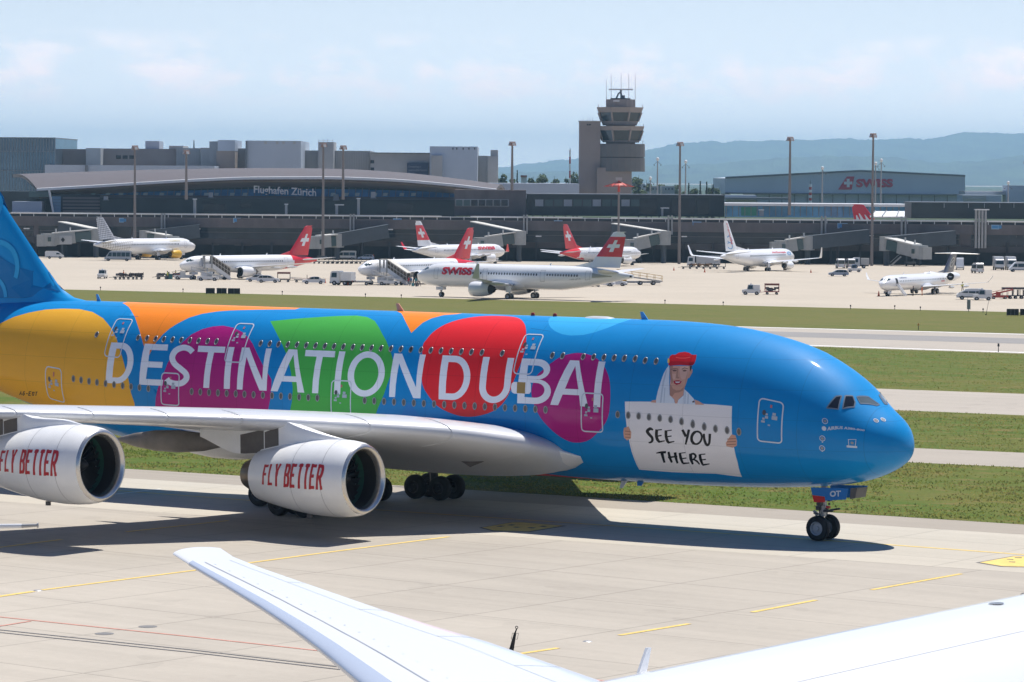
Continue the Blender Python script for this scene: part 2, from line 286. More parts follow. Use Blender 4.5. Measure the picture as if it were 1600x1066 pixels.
('ink',[[[12.858,-7.69,12.875,-7.42,12.903,-7.05,12.943,-6.65,12.995,-6.29,13.063,-6.17,13.129,-6.53,13.187,-7.02,13.241,-7.62,13.29,-8.36,13.326,-9.34,13.322,-10.37,13.296,-11.15,13.265,-11.78,13.234,-12.33,13.205,-12.85,13.173,-13.37,13.137,-13.87,13.104,-14.3,13.08,-14.67,13.065,-14.99,13.057,-15.32,13.052,-15.71,13.052,-16.1,13.055,-16.45,13.059,-16.7,13.063,-16.89,13.072,-17.12,13.087,-17.37,13.105,-17.62,13.121,-17.8,13.136,-17.98,13.16,-18.14,13.188,-18.27,13.216,-18.39,13.236,-18.5,13.243,-19.45,13.226,-19.51,13.199,-19.56,13.165,-19.58,13.126,-19.53,13.085,-19.37,13.048,-19.08,13.013,-18.74,12.977,-18.31,12.944,-17.77,12.918,-17.14,12.904,-16.48,12.896,-15.82,12.895,-15.14,12.901,-14.46,12.916,-13.78,12.941,-13.14,12.974,-12.59,13.008,-12.1,13.037,-11.66,13.061,-11.22,13.086,-10.72,13.112,-10.2,13.132,-9.77,13.138,-9.51,13.137,-9.56,13.137,-9.56,13.119,-9.29,13.089,-8.96,13.059,-8.7,13.045,-8.62,13.036,-8.48,13.008,-8.44,12.969,-8.52,12.929,-8.63,12.899,-8.65]],[[12.75,-7.49,12.757,-8.2,12.768,-9.22,12.781,-10.44,12.793,-11.68,12.799,-12.8,12.797,-13.76,12.79,-14.63,12.78,-15.42,12.767,-16.13,12.752,-16.79,12.725,-17.36,12.694,-17.81,12.665,-18.11,12.641,-18.29,12.625,-18.4,12.524,-16.9,12.535,-16.65,12.55,-16.36,12.564,-16.06,12.575,-15.76,12.581,-15.4,12.592,-14.97,12.602,-14.42,12.611,-13.81,12.616,-13.14,12.618,-12.43,12.613,-11.52,12.603,-10.4,12.59,-9.23,12.579,-8.21,12.572,-7.49]],[[12.662,-8.58,12.355,-7.8,12.36,-6.87,12.666,-7.64]],[[12.654,-13.5,12.394,-12.59,12.401,-11.53,12.66,-12.43]],[[12.629,-18.68,12.234,-16.83,12.236,-16.02,12.631,-16.95]],[[12.195,-7.7,12.199,-8.29,12.206,-9.14,12.213,-10.16,12.219,-11.24,12.221,-12.25,12.217,-13.19,12.211,-14.13,12.202,-15.02,12.191,-15.84,12.18,-16.59,12.16,-17.22,12.136,-17.73,12.112,-18.09,12.094,-18.32,12.081,-18.47,11.968,-17.15,11.976,-16.89,11.987,-16.58,11.997,-16.25,12.006,-15.89,12.012,-15.46,12.021,-14.89,12.03,-14.18,12.039,-13.39,12.045,-12.59,12.048,-11.81,12.046,-10.97,12.041,-10.0,12.034,-9.03,12.028,-8.18,12.024,-7.58]],[[12.11,-8.55,11.765,-7.6,11.77,-6.76,12.114,-7.7]],[[12.085,-13.37,11.804,-12.42,11.809,-11.45,12.089,-12.39]],[[12.077,-18.84,11.671,-16.75,11.675,-15.94,12.083,-17.11]],[[11.205,-6.61,11.034,-12.12,10.875,-10.83,11.076,-5.59]],[[10.823,-5.42,10.837,-6.14,10.858,-7.15,10.882,-8.35,10.91,-9.66,10.939,-10.97,10.965,-12.43,10.997,-14.1,11.031,-15.78,11.062,-17.26,11.082,-18.31,10.988,-18.53,10.957,-17.5,10.915,-16.04,10.87,-14.37,10.827,-12.72,10.79,-11.28,10.762,-9.96,10.736,-8.64,10.712,-7.42,10.693,-6.41,10.68,-5.68]],[[9.968,-8.09,9.968,-8.72,9.969,-9.63,9.97,-10.7,9.97,-11.82,9.966,-12.85,9.958,-13.78,9.947,-14.71,9.934,-15.59,9.919,-16.39,9.902,-17.07,9.88,-17.62,9.854,-18.08,9.819,-18.43,9.772,-18.57,9.722,-18.36,9.681,-17.99,9.644,-17.49,9.609,-16.81,9.578,-15.97,9.552,-14.92,9.529,-13.52,9.509,-11.79,9.492,-10.01,9.48,-8.48,9.472,-7.44,9.624,-7.55,9.629,-8.59,9.639,-10.12,9.652,-11.86,9.669,-13.5,9.687,-14.7,9.704,-15.43,9.721,-15.9,9.735,-16.16,9.745,-16.3,9.749,-16.34,9.742,-16.29,9.736,-16.29,9.739,-16.22,9.748,-16.02,9.759,-15.7,9.772,-15.23,9.786,-14.59,9.799,-13.83,9.81,-13.02,9.819,-12.23,9.825,-11.35,9.829,-10.33,9.831,-9.3,9.833,-8.4,9.836,-7.77]],[[12.916,-28.7,12.873,-28.67,12.812,-28.57,12.741,-28.44,12.67,-28.32,12.607,-28.27,12.545,-28.16,12.479,-28.08,12.416,-28.03,12.361,-27.99,12.321,-27.97,12.286,-25.63,12.325,-25.7,12.381,-25.79,12.447,-25.89,12.517,-26.02,12.584,-26.18,12.655,-26.5,12.731,-26.87,12.804,-27.26,12.866,-27.61,12.911,-27.89]],[[12.663,-27.86,12.671,-38.31,12.538,-37.57,12.46,-26.85]],[[12.212,-26.49,12.218,-27.23,12.227,-28.29,12.237,-29.55,12.247,-30.9,12.255,-32.2,12.248,-33.45,12.239,-34.74,12.23,-35.99,12.221,-37.05,12.215,-37.8,12.089,-36.81,12.085,-35.98,12.083,-34.85,12.083,-33.59,12.082,-32.32,12.079,-31.18,12.08,-30.08,12.079,-28.87,12.077,-27.69,12.076,-26.67,12.078,-25.96]],[[11.849,-26.68,11.854,-27.4,11.862,-28.45,11.872,-29.7,11.883,-31.03,11.892,-32.32,11.892,-33.6,11.892,-34.97,11.891,-36.29,11.89,-37.44,11.889,-38.25,11.771,-37.52,11.76,-36.63,11.749,-35.43,11.739,-34.07,11.728,-32.72,11.717,-31.5,11.71,-30.34,11.7,-29.08,11.691,-27.87,11.683,-26.84,11.678,-26.11]],[[12.29,-32.81,11.697,-31.18,11.677,-29.47,12.267,-31.07]],[[11.555,-26.74,11.563,-27.42,11.573,-28.39,11.586,-29.56,11.597,-30.84,11.606,-32.1,11.601,-33.36,11.594,-34.7,11.586,-36.0,11.579,-37.12,11.573,-37.9,11.44,-36.88,11.435,-36.01,11.432,-34.84,11.431,-33.52,11.428,-32.22,11.423,-31.09,11.422,-30.06,11.418,-28.94,11.413,-27.85,11.408,-26.91,11.407,-26.24]],[[11.492,-27.37,11.14,-26.41,11.132,-25.48,11.483,-26.44]],[[11.52,-33.1,11.18,-31.97,11.167,-30.73,11.506,-31.84]],[[11.55,-38.73,11.111,-37.22,11.089,-35.99,11.506,-36.39]],[[10.949,-26.85,10.958,-27.57,10.974,-28.62,10.992,-29.9,11.01,-31.29,11.023,-32.67,11.019,-33.99,11.011,-35.34,11.001,-36.61,10.991,-37.68,10.983,-38.43,10.865,-37.52,10.857,-36.64,10.85,-35.45,10.844,-34.14,10.837,-32.85,10.826,-31.74,10.817,-30.68,10.802,-29.48,10.785,-28.3,10.77,-27.25,10.76,-26.51]],[[10.858,-28.13,10.829,-28.01,10.791,-27.82,10.751,-27.65,10.719,-27.57,10.703,-27.61,10.689,-27.74,10.672,-28.01,10.658,-28.36,10.651,-28.68,10.651,-28.84,10.652,-28.97,10.664,-29.34,10.688,-29.85,10.716,-30.39,10.743,-30.85,10.771,-31.25,10.805,-31.65,10.842,-32.04,10.876,-32.38,10.901,-32.65,10.884,-33.97,10.859,-33.77,10.824,-33.48,10.78,-33.1,10.734,-32.64,10.691,-32.11,10.652,-31.54,10.612,-30.9,10.573,-30.18,10.539,-29.37,10.516,-28.44,10.52,-27.59,10.538,-26.91,10.564,-26.35,10.597,-25.91,10.638,-25.6,10.69,-25.58,10.743,-25.77,10.791,-26.03,10.831,-26.27,10.856,-26.42]],[[10.831,-32.92,10.807,-33.18,10.773,-33.5,10.736,-33.89,10.7,-34.32,10.674,-34.8,10.647,-35.32,10.62,-36.05,10.597,-36.84,10.577,-37.57,10.561,-38.06,10.479,-37.01,10.488,-36.44,10.501,-35.63,10.52,-34.72,10.543,-33.82,10.571,-33.05,10.612,-32.54,10.659,-32.15,10.704,-31.84,10.743,-31.62,10.77,-31.47]],[[10.387,-26.91,10.395,-27.55,10.406,-28.46,10.419,-29.58,10.432,-30.82,10.441,-32.08,10.437,-33.36,10.431,-34.76,10.424,-36.12,10.418,-37.31,10.413,-38.14,10.281,-37.12,10.276,-36.21,10.272,-34.97,10.27,-33.59,10.267,-32.24,10.261,-31.1,10.258,-30.09,10.252,-29.02,10.244,-27.99,10.238,-27.09,10.235,-26.45]],[[10.331,-27.47,9.987,-26.63,9.976,-25.56,10.32,-26.4]],[[10.34,-33.09,10.044,-32.21,10.029,-30.94,10.324,-31.81]],[[10.391,-39.27,9.926,-36.9,9.912,-35.81,10.358,-36.9]],[[10.093,-11.41,10.118,-12.65,10.16,-13.83,10.214,-14.86,10.277,-15.66,10.342,-16.18,10.404,-16.39,10.46,-16.32,10.49,-15.64,10.524,-15.08,10.547,-14.27,10.555,-13.26,10.548,-12.13,10.525,-10.98,10.488,-9.91,10.439,-8.99,10.385,-8.3,10.335,-7.55,10.274,-7.34,10.218,-7.41,10.169,-7.73,10.128,-8.33,10.099,-9.17,10.087,-10.22],[9.976,-11.44,10.008,-13.04,10.063,-14.59,10.136,-15.97,10.225,-17.1,10.322,-17.87,10.422,-18.22,10.515,-18.08,10.612,-17.79,10.675,-16.71,10.713,-15.32,10.726,-13.75,10.715,-12.09,10.682,-10.45,10.629,-8.91,10.557,-7.56,10.471,-6.47,10.366,-6.02,10.269,-5.7,10.175,-5.8,10.092,-6.33,10.027,-7.24,9.985,-8.45,9.968,-9.88]]]),
('letter',[[[49.204,2.1,49.191,31.05,48.35,31.42,48.151,31.19,47.952,30.35,47.763,28.96,47.593,27.08,47.45,24.81,47.343,22.27,47.276,19.55,47.254,16.77,47.277,14.02,47.345,11.41,47.452,9.01,47.594,6.91,47.763,5.18,47.951,3.87,48.15,3.02,48.351,2.65],[48.71,6.2,48.699,26.62,48.337,26.79,48.217,26.64,48.099,26.06,47.987,25.11,47.887,23.81,47.803,22.24,47.74,20.45,47.702,18.54,47.689,16.56,47.703,14.6,47.743,12.72,47.807,11.0,47.892,9.49,47.993,8.24,48.105,7.3,48.224,6.69,48.344,6.43]],[[46.696,3.59,45.011,4.18,44.971,7.92,46.224,7.54,46.182,15.25,45.132,15.55,45.133,19.62,46.183,19.34,46.232,27.62,44.983,27.91,45.036,32.47,46.713,32.05]],[[43.046,29.13,43.105,29.61,43.195,30.37,43.318,31.29,43.456,32.04,43.592,32.52,43.731,32.86,43.879,33.0,44.027,32.85,44.17,32.4,44.312,31.73,44.447,30.83,44.56,29.68,44.643,28.29,44.702,26.73,44.737,25.09,44.741,23.41,44.705,21.78,44.636,20.3,44.548,18.98,44.443,17.75,44.314,16.65,44.173,15.71,44.04,14.91,43.924,14.16,43.809,13.4,43.699,12.69,43.616,12.09,43.567,11.61,43.537,11.16,43.52,10.72,43.515,10.36,43.52,10.07,43.542,9.66,43.588,9.1,43.649,8.58,43.709,8.22,43.778,7.99,43.872,7.83,43.978,7.76,44.08,7.75,44.174,7.83,44.269,7.99,44.357,8.22,44.419,8.44,44.459,8.67,44.5,9.02,44.543,9.47,44.579,9.83,44.89,7.41,44.857,7.08,44.804,6.53,44.721,5.83,44.614,5.22,44.495,4.82,44.37,4.51,44.236,4.28,44.1,4.18,43.962,4.19,43.816,4.29,43.665,4.54,43.519,5.01,43.389,5.75,43.277,6.67,43.186,7.73,43.122,8.9,43.1,10.17,43.116,11.44,43.164,12.64,43.24,13.78,43.346,14.81,43.467,15.69,43.586,16.46,43.702,17.23,43.829,18.06,43.961,18.86,44.072,19.6,44.154,20.3,44.218,21.06,44.272,21.87,44.307,22.6,44.321,23.23,44.319,23.99,44.297,24.94,44.258,25.88,44.21,26.63,44.146,27.23,44.056,27.8,43.953,28.25,43.862,28.52,43.785,28.59,43.705,28.52,43.62,28.33,43.548,28.08,43.483,27.73,43.408,27.18,43.33,26.53,43.271,26.04]],[[42.091,4.32,41.674,4.33,41.648,28.08,40.903,28.1,40.956,32.67,42.869,32.61,42.815,28.05,42.065,28.07]],[[40.64,4.34,40.217,4.35,40.312,32.69,40.735,32.68]],[[39.724,4.36,39.329,4.36,39.313,25.87,38.144,4.38,37.654,4.38,37.718,32.78,38.109,32.77,37.998,10.91,39.273,32.73,39.788,32.71]],[[37.367,4.39,36.901,4.39,36.654,10.66,35.633,10.68,35.525,4.41,35.064,4.42,35.966,32.84,36.559,32.82],[36.535,14.18,35.706,14.2,36.134,29.02]],[[34.544,4.42,34.128,4.43,34.121,28.3,33.323,28.33,33.376,32.93,35.394,32.86,35.34,28.27,34.537,28.29]],[[33.059,4.44,32.642,4.45,32.696,32.95,33.114,32.94]],[[29.804,17.94,29.825,20.29,29.881,22.62,29.969,24.87,30.086,26.99,30.23,28.92,30.394,30.6,30.575,31.97,30.766,32.99,30.961,33.62,31.156,33.82,31.345,33.6,31.523,32.97,31.688,31.94,31.835,30.56,31.962,28.87,32.068,26.94,32.152,24.81,32.211,22.56,32.245,20.23,32.253,17.89,32.236,15.59,32.192,13.39,32.124,11.32,32.031,9.44,31.915,7.79,31.778,6.4,31.623,5.29,31.452,4.48,31.269,4.0,31.079,3.84,30.886,4.0,30.695,4.49,30.51,5.3,30.338,6.42,30.183,7.82,30.049,9.48,29.941,11.36,29.863,13.43,29.816,15.64],[30.226,17.93,30.24,19.63,30.276,21.3,30.333,22.91,30.408,24.41,30.499,25.77,30.605,26.94,30.721,27.9,30.844,28.6,30.97,29.03,31.097,29.17,31.22,29.02,31.338,28.58,31.447,27.88,31.545,26.92,31.63,25.74,31.702,24.38,31.757,22.87,31.797,21.26,31.82,19.59,31.825,17.9,31.813,16.23,31.784,14.62,31.738,13.11,31.676,11.73,31.598,10.52,31.508,9.48,31.405,8.66,31.292,8.06,31.172,7.7,31.048,7.57,30.922,7.7,30.798,8.07,30.679,8.67,30.568,9.5,30.468,10.53,30.382,11.76,30.313,13.14,30.263,14.65,30.234,16.26]],[[29.388,4.49,29.005,4.5,28.986,26.15,27.811,4.51,27.337,4.52,27.391,33.13,27.77,33.12,27.671,11.09,28.942,33.08,29.442,33.06]],[[26.164,4.54,26.3,33.16,25.43,33.19,25.224,32.89,25.017,31.97,24.819,30.49,24.639,28.54,24.485,26.21,24.366,23.62,24.288,20.86,24.254,18.07,24.265,15.32,24.32,12.74,24.417,10.39,24.549,8.37,24.711,6.73,24.895,5.53,25.092,4.8,25.295,4.55],[25.733,8.32,25.823,28.55,25.408,28.56,25.277,28.35,25.145,27.73,25.02,26.73,24.906,25.39,24.81,23.78,24.735,21.97,24.685,20.04,24.662,18.06,24.668,16.1,24.702,14.25,24.762,12.57,24.845,11.11,24.947,9.92,25.063,9.04,25.188,8.5,25.318,8.32]],[[23.699,33.25,23.625,14.16,23.611,11.82,23.551,9.62,23.449,7.69,23.308,6.1,23.134,4.91,22.934,4.19,22.719,3.94,22.498,4.19,22.283,4.92,22.085,6.11,21.916,7.71,21.784,9.65,21.699,11.85,21.664,14.2,21.738,33.32,22.148,33.31,22.075,14.19,22.095,12.72,22.144,11.34,22.219,10.11,22.316,9.1,22.429,8.33,22.553,7.86,22.681,7.7,22.806,7.86,22.922,8.33,23.024,9.08,23.107,10.1,23.167,11.32,23.202,12.7,23.211,14.17,23.285,33.27]],[[21.172,4.6,21.24,33.34,20.231,33.37,20.019,33.12,19.816,32.37,19.636,31.2,19.493,29.68,19.397,27.95,19.354,26.12,19.369,24.32,19.44,22.67,19.561,21.26,19.723,20.2,19.914,19.53,20.122,19.3,20.022,19.59,19.787,19.33,19.568,18.54,19.379,17.31,19.235,15.71,19.147,13.87,19.12,11.91,19.158,9.99,19.256,8.22,19.408,6.72,19.603,5.57,19.827,4.86,20.062,4.62],[20.73,21.6,20.779,28.7,20.24,28.75,20.114,28.63,19.995,28.26,19.891,27.68,19.809,26.93,19.754,26.06,19.731,25.14,19.741,24.22,19.784,23.37,19.856,22.64,19.953,22.09,20.067,21.74,20.19,21.62],[20.737,8.39,20.718,17.29,20.078,17.31,19.933,17.15,19.798,16.69,19.682,15.95,19.593,15.0,19.539,13.9,19.522,12.73,19.544,11.56,19.603,10.48,19.696,9.56,19.815,8.86,19.952,8.42,20.097,8.27]],[[19.113,4.63,18.626,4.64,18.388,10.98,17.378,11.0,17.265,4.65,16.784,4.66,17.711,33.46,18.269,33.44],[18.271,14.54,17.452,14.56,17.868,29.57]],[[16.472,4.67,16.06,4.67,16.107,33.51,16.519,33.5]]]),
('letter',[[[21.625,13.69,21.602,16.24,21.487,17.26,20.503,17.72,20.405,16.48,20.356,11.79,20.446,10.4,21.382,10.08,21.549,10.93]]]),
('tan',[[[21.277,17.36,20.753,17.35,20.714,10.4,21.238,10.46]]]),
('ink',[[[56.781,-41.31,56.429,-32.59,56.629,-39.7,56.532,-38.72,56.321,-29.21,56.84,-41.21]],[[56.661,-38.13,56.529,-37.04,56.474,-35.15,56.602,-36.16]],[[55.987,-28.48,56.099,-28.82,56.311,-33.64,56.448,-37.59,56.392,-38.85,56.171,-35.11,56.072,-31.47,56.235,-32.62,56.282,-34.34,56.199,-33.73,56.233,-34.92,56.316,-36.32,56.33,-36.05,56.246,-33.6,56.098,-30.26,56.039,-30.07]],[[56.001,-32.85,55.84,-31.73,55.8,-30.17,55.958,-31.23]],[[55.368,-24.6,55.587,-25.86,55.886,-35.14,55.633,-33.31,55.59,-31.71,55.741,-32.75,55.553,-26.86,55.397,-25.94]],[[55.7,-30.71,55.544,-29.7,55.509,-28.24,55.663,-29.21]],[[55.422,-30.97,55.264,-25.92,55.193,-25.52,55.318,-29.58,55.439,-30.35,55.478,-31.87,55.289,-30.63,55.077,-23.73,55.299,-24.96,55.494,-31.23]],[[55.01,-24.16,54.829,-23.19,54.806,-21.97,54.985,-22.9]],[[54.941,-23.14,55.143,-29.78,55.072,-29.55,54.873,-22.96]]]),
('seam',[[[21.511,60.7,20.205,58.14,20.215,58.51,21.523,61.09]],[[49.573,56.37,48.106,57.35,48.126,57.83,49.593,56.85]]])]
DOORS=[(5.54, 6.85, 20.2, -9.4), (15.91, 17.19, 12.5, -12.4), (20.44, 21.59, 54.1, 22.6), (31.94, 33.24, 12.9, -11.0), (39.58, 40.79, 54.1, 21.8), (43.83, 45.09, 12.4, -9.6), (48.3, 49.49, 53.5, 20.2), (52.64, 53.93, 6.8, -26.2)]
LOW=[51.689, 51.082, 50.464, 49.855, 49.196, 48.559, 47.909, 47.282, 46.662, 46.013, 42.898, 42.28, 41.664, 41.035, 40.423, 39.784, 39.177, 38.542, 37.895, 37.265, 36.652, 36.027, 35.404, 34.783, 34.165, 30.994, 30.359, 29.711, 29.054, 28.412, 27.76, 27.111, 26.442, 25.788, 25.135, 24.486, 23.838, 23.194, 22.552, 21.923, 21.286, 20.651, 20.019, 19.39, 14.984, 14.348, 13.726, 13.108, 12.466, 11.827, 11.178, 10.52, 9.858, 9.214, 8.551, 7.88]
UPP=[50.462, 47.339, 46.688, 46.058, 45.462, 44.837, 44.212, 43.589, 42.968, 42.319, 41.702, 38.593, 37.961, 37.345, 36.717, 36.091, 35.453, 34.817, 34.184, 33.567, 32.939, 32.298, 31.674, 31.052, 30.419, 29.774, 29.118, 28.45, 30.422, 29.762, 29.105, 28.45, 27.798, 27.149, 26.491, 25.835, 25.182, 24.532, 23.862, 22.574, 19.441, 18.803, 17.533, 16.902, 16.273, 15.647, 15.024, 14.382, 15.658, 15.045, 14.394, 13.761, 13.108]
# ================================================================== GROUND
def ground_mat(name, base, joints, axis_deg, var=.12, rough=.85, grain=.06, slab=(7.5, 7.5), stain=.25):
    m = bpy.data.materials.new(name); m.use_nodes = True; t = m.node_tree; b = t.nodes['Principled BSDF']; L = t.links
    b.inputs['Roughness'].default_value = rough; b.inputs['Specular IOR Level'].default_value = .3
    tcn = nod(t, 'ShaderNodeTexCoord'); mp = nod(t, 'ShaderNodeMapping'); mp.inputs['Rotation'].default_value = (0, 0, radians(-axis_deg)); L.new(tcn.outputs['Object'], mp.inputs[0])
    def noi(sc, det, stretch=None, rgh=.6):
        v = mp.outputs[0]
        if stretch:
            q = nod(t, 'ShaderNodeMapping'); q.inputs['Scale'].default_value = stretch; L.new(v, q.inputs[0]); v = q.outputs[0]
        n = nod(t, 'ShaderNodeTexNoise'); n.inputs['Scale'].default_value = sc; n.inputs['Detail'].default_value = det; n.inputs['Roughness'].default_value = rgh; L.new(v, n.inputs[0]); return n.outputs[0]
    big = noi(.035, 4); streak = noi(.6, 5, (.06, .9, 1)); fine = noi(2.2, 6, None, .7); blot = noi(.22, 5)
    f = mth(t, 'ADD', 1.0, mth(t, 'MULTIPLY', mth(t, 'SUBTRACT', big, .5), var*2.2))
    f = mth(t, 'ADD', f, mth(t, 'MULTIPLY', mth(t, 'SUBTRACT', streak, .5), var*1.3))
    f = mth(t, 'ADD', f, mth(t, 'MULTIPLY', mth(t, 'SUBTRACT', fine, .5), grain*2))
    st = mth(t, 'MULTIPLY', mth(t, 'SUBTRACT', blot, .58), 3.0, True)
    f = mth(t, 'SUBTRACT', f, mth(t, 'MULTIPLY', st, stain))
    rub = noi(1.1, 4, (.012, 1.0, 1), .7); f = mth(t, 'SUBTRACT', f, mth(t, 'MULTIPLY', mth(t, 'SUBTRACT', rub, .56), 1.1*stain*3, True))
    patch = noi(.5, 2, (.5, .5, 1)); f = mth(t, 'SUBTRACT', f, mth(t, 'MULTIPLY', mth(t, 'GREATER_THAN', patch, .66), stain*.35))
    if joints:
        br = nod(t, 'ShaderNodeTexBrick'); br.offset = 0.0; br.squash = 1.0
        br.inputs['Scale'].default_value = 1.0; br.inputs['Brick Width'].default_value = slab[0]; br.inputs['Row Height'].default_value = slab[1]
        br.inputs['Mortar Size'].default_value = .055; br.inputs['Mortar Smooth'].default_value = .3; br.inputs['Bias'].default_value = 0
        br.inputs['Color1'].default_value = (1, 1, 1, 1); br.inputs['Color2'].default_value = (.9, .9, .9, 1); br.inputs['Mortar'].default_value = (.0, .0, .0, 1)
        L.new(mp.outputs[0], br.inputs[0])
        sp = nod(t, 'ShaderNodeSeparateColor'); L.new(br.outputs[0], sp.inputs[0])
        jm = mth(t, 'ADD', mth(t, 'MULTIPLY', sp.outputs[0], joints), 1-joints)
        f = mth(t, 'MULTIPLY', f, jm)
    mc = nod(t, 'ShaderNodeMix', data_type='RGBA', blend_type='MULTIPLY'); mc.inputs[0].default_value = 1; mc.inputs[6].default_value = (base[0], base[1], base[2], 1)
    cb = nod(t, 'ShaderNodeCombineColor')
    for i in range(3): L.new(f, cb.inputs[i])
    L.new(cb.outputs[0], mc.inputs[7]); L.new(mc.outputs[2], b.inputs['Base Color'])
    MATS[name] = m; return m
def grass_mat(name, c1, c2, c3, axis_deg):
    m = bpy.data.materials.new(name); m.use_nodes = True; t = m.node_tree; b = t.nodes['Principled BSDF']; L = t.links
    b.inputs['Roughness'].default_value = .9; b.inputs['Specular IOR Level'].default_value = .15
    tcn = nod(t, 'ShaderNodeTexCoord'); mp = nod(t, 'ShaderNodeMapping'); mp.inputs['Rotation'].default_value = (0, 0, radians(-axis_deg)); L.new(tcn.outputs['Object'], mp.inputs[0])
    def noi(sc, det, stretch):
        q = nod(t, 'ShaderNodeMapping'); q.inputs['Scale'].default_value = stretch; L.new(mp.outputs[0], q.inputs[0])
        n = nod(t, 'ShaderNodeTexNoise'); n.inputs['Scale'].default_value = sc; n.inputs['Detail'].default_value = det; n.inputs['Roughness'].default_value = .65; L.new(q.outputs[0], n.inputs[0]); return n.outputs[0]
    big = noi(.09, 5, (.35, 1, 1)); mid = noi(.8, 6, (.5, 1, 1)); fine = noi(7.0, 4, (1, .35, 1))
    r1 = nod(t, 'ShaderNodeValToRGB'); e = r1.color_ramp.elements; e[0].position = .41; e[0].color = c1+(1,); e[1].position = .60; e[1].color = c2+(1,)
    L.new(mth(t, 'ADD', mth(t, 'MULTIPLY', big, .65), mth(t, 'MULTIPLY', mid, .35)), r1.inputs[0])
    mx = nod(t, 'ShaderNodeMix', data_type='RGBA'); mx.inputs[7].default_value = c3+(1,)
    L.new(mth(t, 'MULTIPLY', mth(t, 'SUBTRACT', mid, .53), 6.0, True), mx.inputs[0]); L.new(r1.outputs[0], mx.inputs[6])
    m2 = nod(t, 'ShaderNodeMix', data_type='RGBA', blend_type='MULTIPLY'); m2.inputs[0].default_value = 1
    g = mth(t, 'ADD', .50, mth(t, 'MULTIPLY', fine, 1.0)); cb = nod(t, 'ShaderNodeCombineColor')
    for i in range(3): L.new(g, cb.inputs[i])
    L.new(mx.outputs[2], m2.inputs[6]); L.new(cb.outputs[0], m2.inputs[7]); L.new(m2.outputs[2], b.inputs['Base Color'])
    bn = nod(t, 'ShaderNodeBump'); bn.inputs['Strength'].default_value = .35; bn.inputs['Distance'].default_value = .05; L.new(fine, bn.inputs['Height']); L.new(bn.outputs[0], b.inputs['Normal'])
    MATS[name] = m; return m
TH = radians(34); TAX_DEG = 146.0
M_APRON = ground_mat('apron_concrete', (.405, .366, .310), .34, 146 - 4, .24, stain=.16, grain=.10)
M_TAXI = ground_mat('taxiway_concrete', (.46, .42, .35), .26, 146, .16, stain=.12, grain=.09)
M_FAR = ground_mat('far_apron_concrete', (.44, .385, .31), .0, 150, .12, stain=.12)
M_RWY = ground_mat('runway_concrete', (.385, .345, .295), .0, 150, .1)
M_ASPH = ground_mat('runway_asphalt', (.25, .24, .23), .0, 150, .1)
M_ROAD = ground_mat('service_road_asphalt', (.36, .32, .27), .0, 150, .1)
M_SHOULD = ground_mat('shoulder_asphalt', (.33, .29, .24), .0, 146, .12)
M_GR1 = grass_mat('grass_near', (.070, .112, .012), (.120, .122, .024), (.175, .130, .045), 146)
M_GR2 = grass_mat('grass_far', (.105, .118, .022), (.128, .122, .03), (.15, .135, .045), 150)
YS = [-60, 20, 60, 100, 130, 150, 165, 175] + list(range(180, 241, 3)) + list(range(245, 300, 6)) + [320, 360, 420, 500, 600, 700, 800, 890, 960, 990, 1000, 1010, 1200, 1600, 2500, 4000, 6500, 13000, 28300]
mb = MB(); XS = [-13400, -2500, -900, -300, -120, -60, -20, 20, 60, 120, 300, 900, 2500, 13400]
for y in YS:
    for x in XS: mb.v.append((x, y, gz(y)))
nx = len(XS)
for i in range(len(YS)-1):
    for j in range(nx-1): mb.f.append((i*nx+j, i*nx+j+1, (i+1)*nx+j+1, (i+1)*nx+j)); mb.m.append(0)
kind(mb.build('ground', M_APRON, smooth=0, fix=False), 'structure')
def strip(name, a0, a1, b0, b1, m, dz, x0=-260, x1=260, k='structure', n=90, wob=0.0):
    """ground strip between the near edge through a0, a1 and the far edge through b0, b1 (ground points)"""
    mb = MB()
    for i in range(n+1):
        x = x0+(x1-x0)*i/n
        ya = a0.y+(a1.y-a0.y)*(x-a0.x)/(a1.x-a0.x); yb = b0.y+(b1.y-b0.y)*(x-b0.x)/(b1.x-b0.x)
        if wob: ya += wob*noise.noise((x*.6, 3.1, 0)); yb += wob*noise.noise((x*.5, 9.7, 0))
        for q in range(13):
            y = ya+(yb-ya)*q/12; mb.v.append((x, y, gz(y)+dz))
    for i in range(n):
        for q in range(12): mb.f.append((i*13+q, (i+1)*13+q, (i+1)*13+q+1, i*13+q+1)); mb.m.append(0)
    return kind(mb.build(name, m, smooth=0, fix=False), k)
E_AP = (G(130, 453.4), G(1600, 488.5))      # far apron / grass
E_RF = (G(1200, 511.5), G(1600, 522))       # grass / runway far edge
E_RN = (G(1320, 543.5), G(1600, 553))
E_TF = (G(1351, 607), G(1600, 616)); E_TN = (G(1392, 641), G(1600, 649.5))
E_SF = (G(1425, 700.5), G(1600, 708)); E_SN = (G(1425, 723), G(1600, 731))
E_GN = (G(380, 744), G(1450, 810.6))        # grass / taxiway shoulder
E_SH = (G(190, 747), G(1450, 826))          # shoulder / concrete
strip('far_apron', E_AP[0], E_AP[1], Vector((-100, 1240, 0)), Vector((100, 1245, 0)), M_FAR, .02, -420, 420, n=60)
strip('grass_strip', E_GN[0], E_GN[1], *E_SN, M_GR1, .012, -220, 160, k='stuff', wob=.25)
strip('service_road', *E_SN, *E_SF, M_ROAD, .016)
strip('grass_strip', *E_SF, *E_TN, M_GR1, .02, k='stuff', wob=.2)
strip('parallel_taxiway', *E_TN, *E_TF, M_RWY, .02)
strip('grass_strip', *E_TF, *E_RN, M_GR1, .02, k='stuff', wob=.2)
M_FIELD = grass_mat('far_fields', (.035, .055, .018), (.06, .08, .03), (.09, .085, .045), 150)
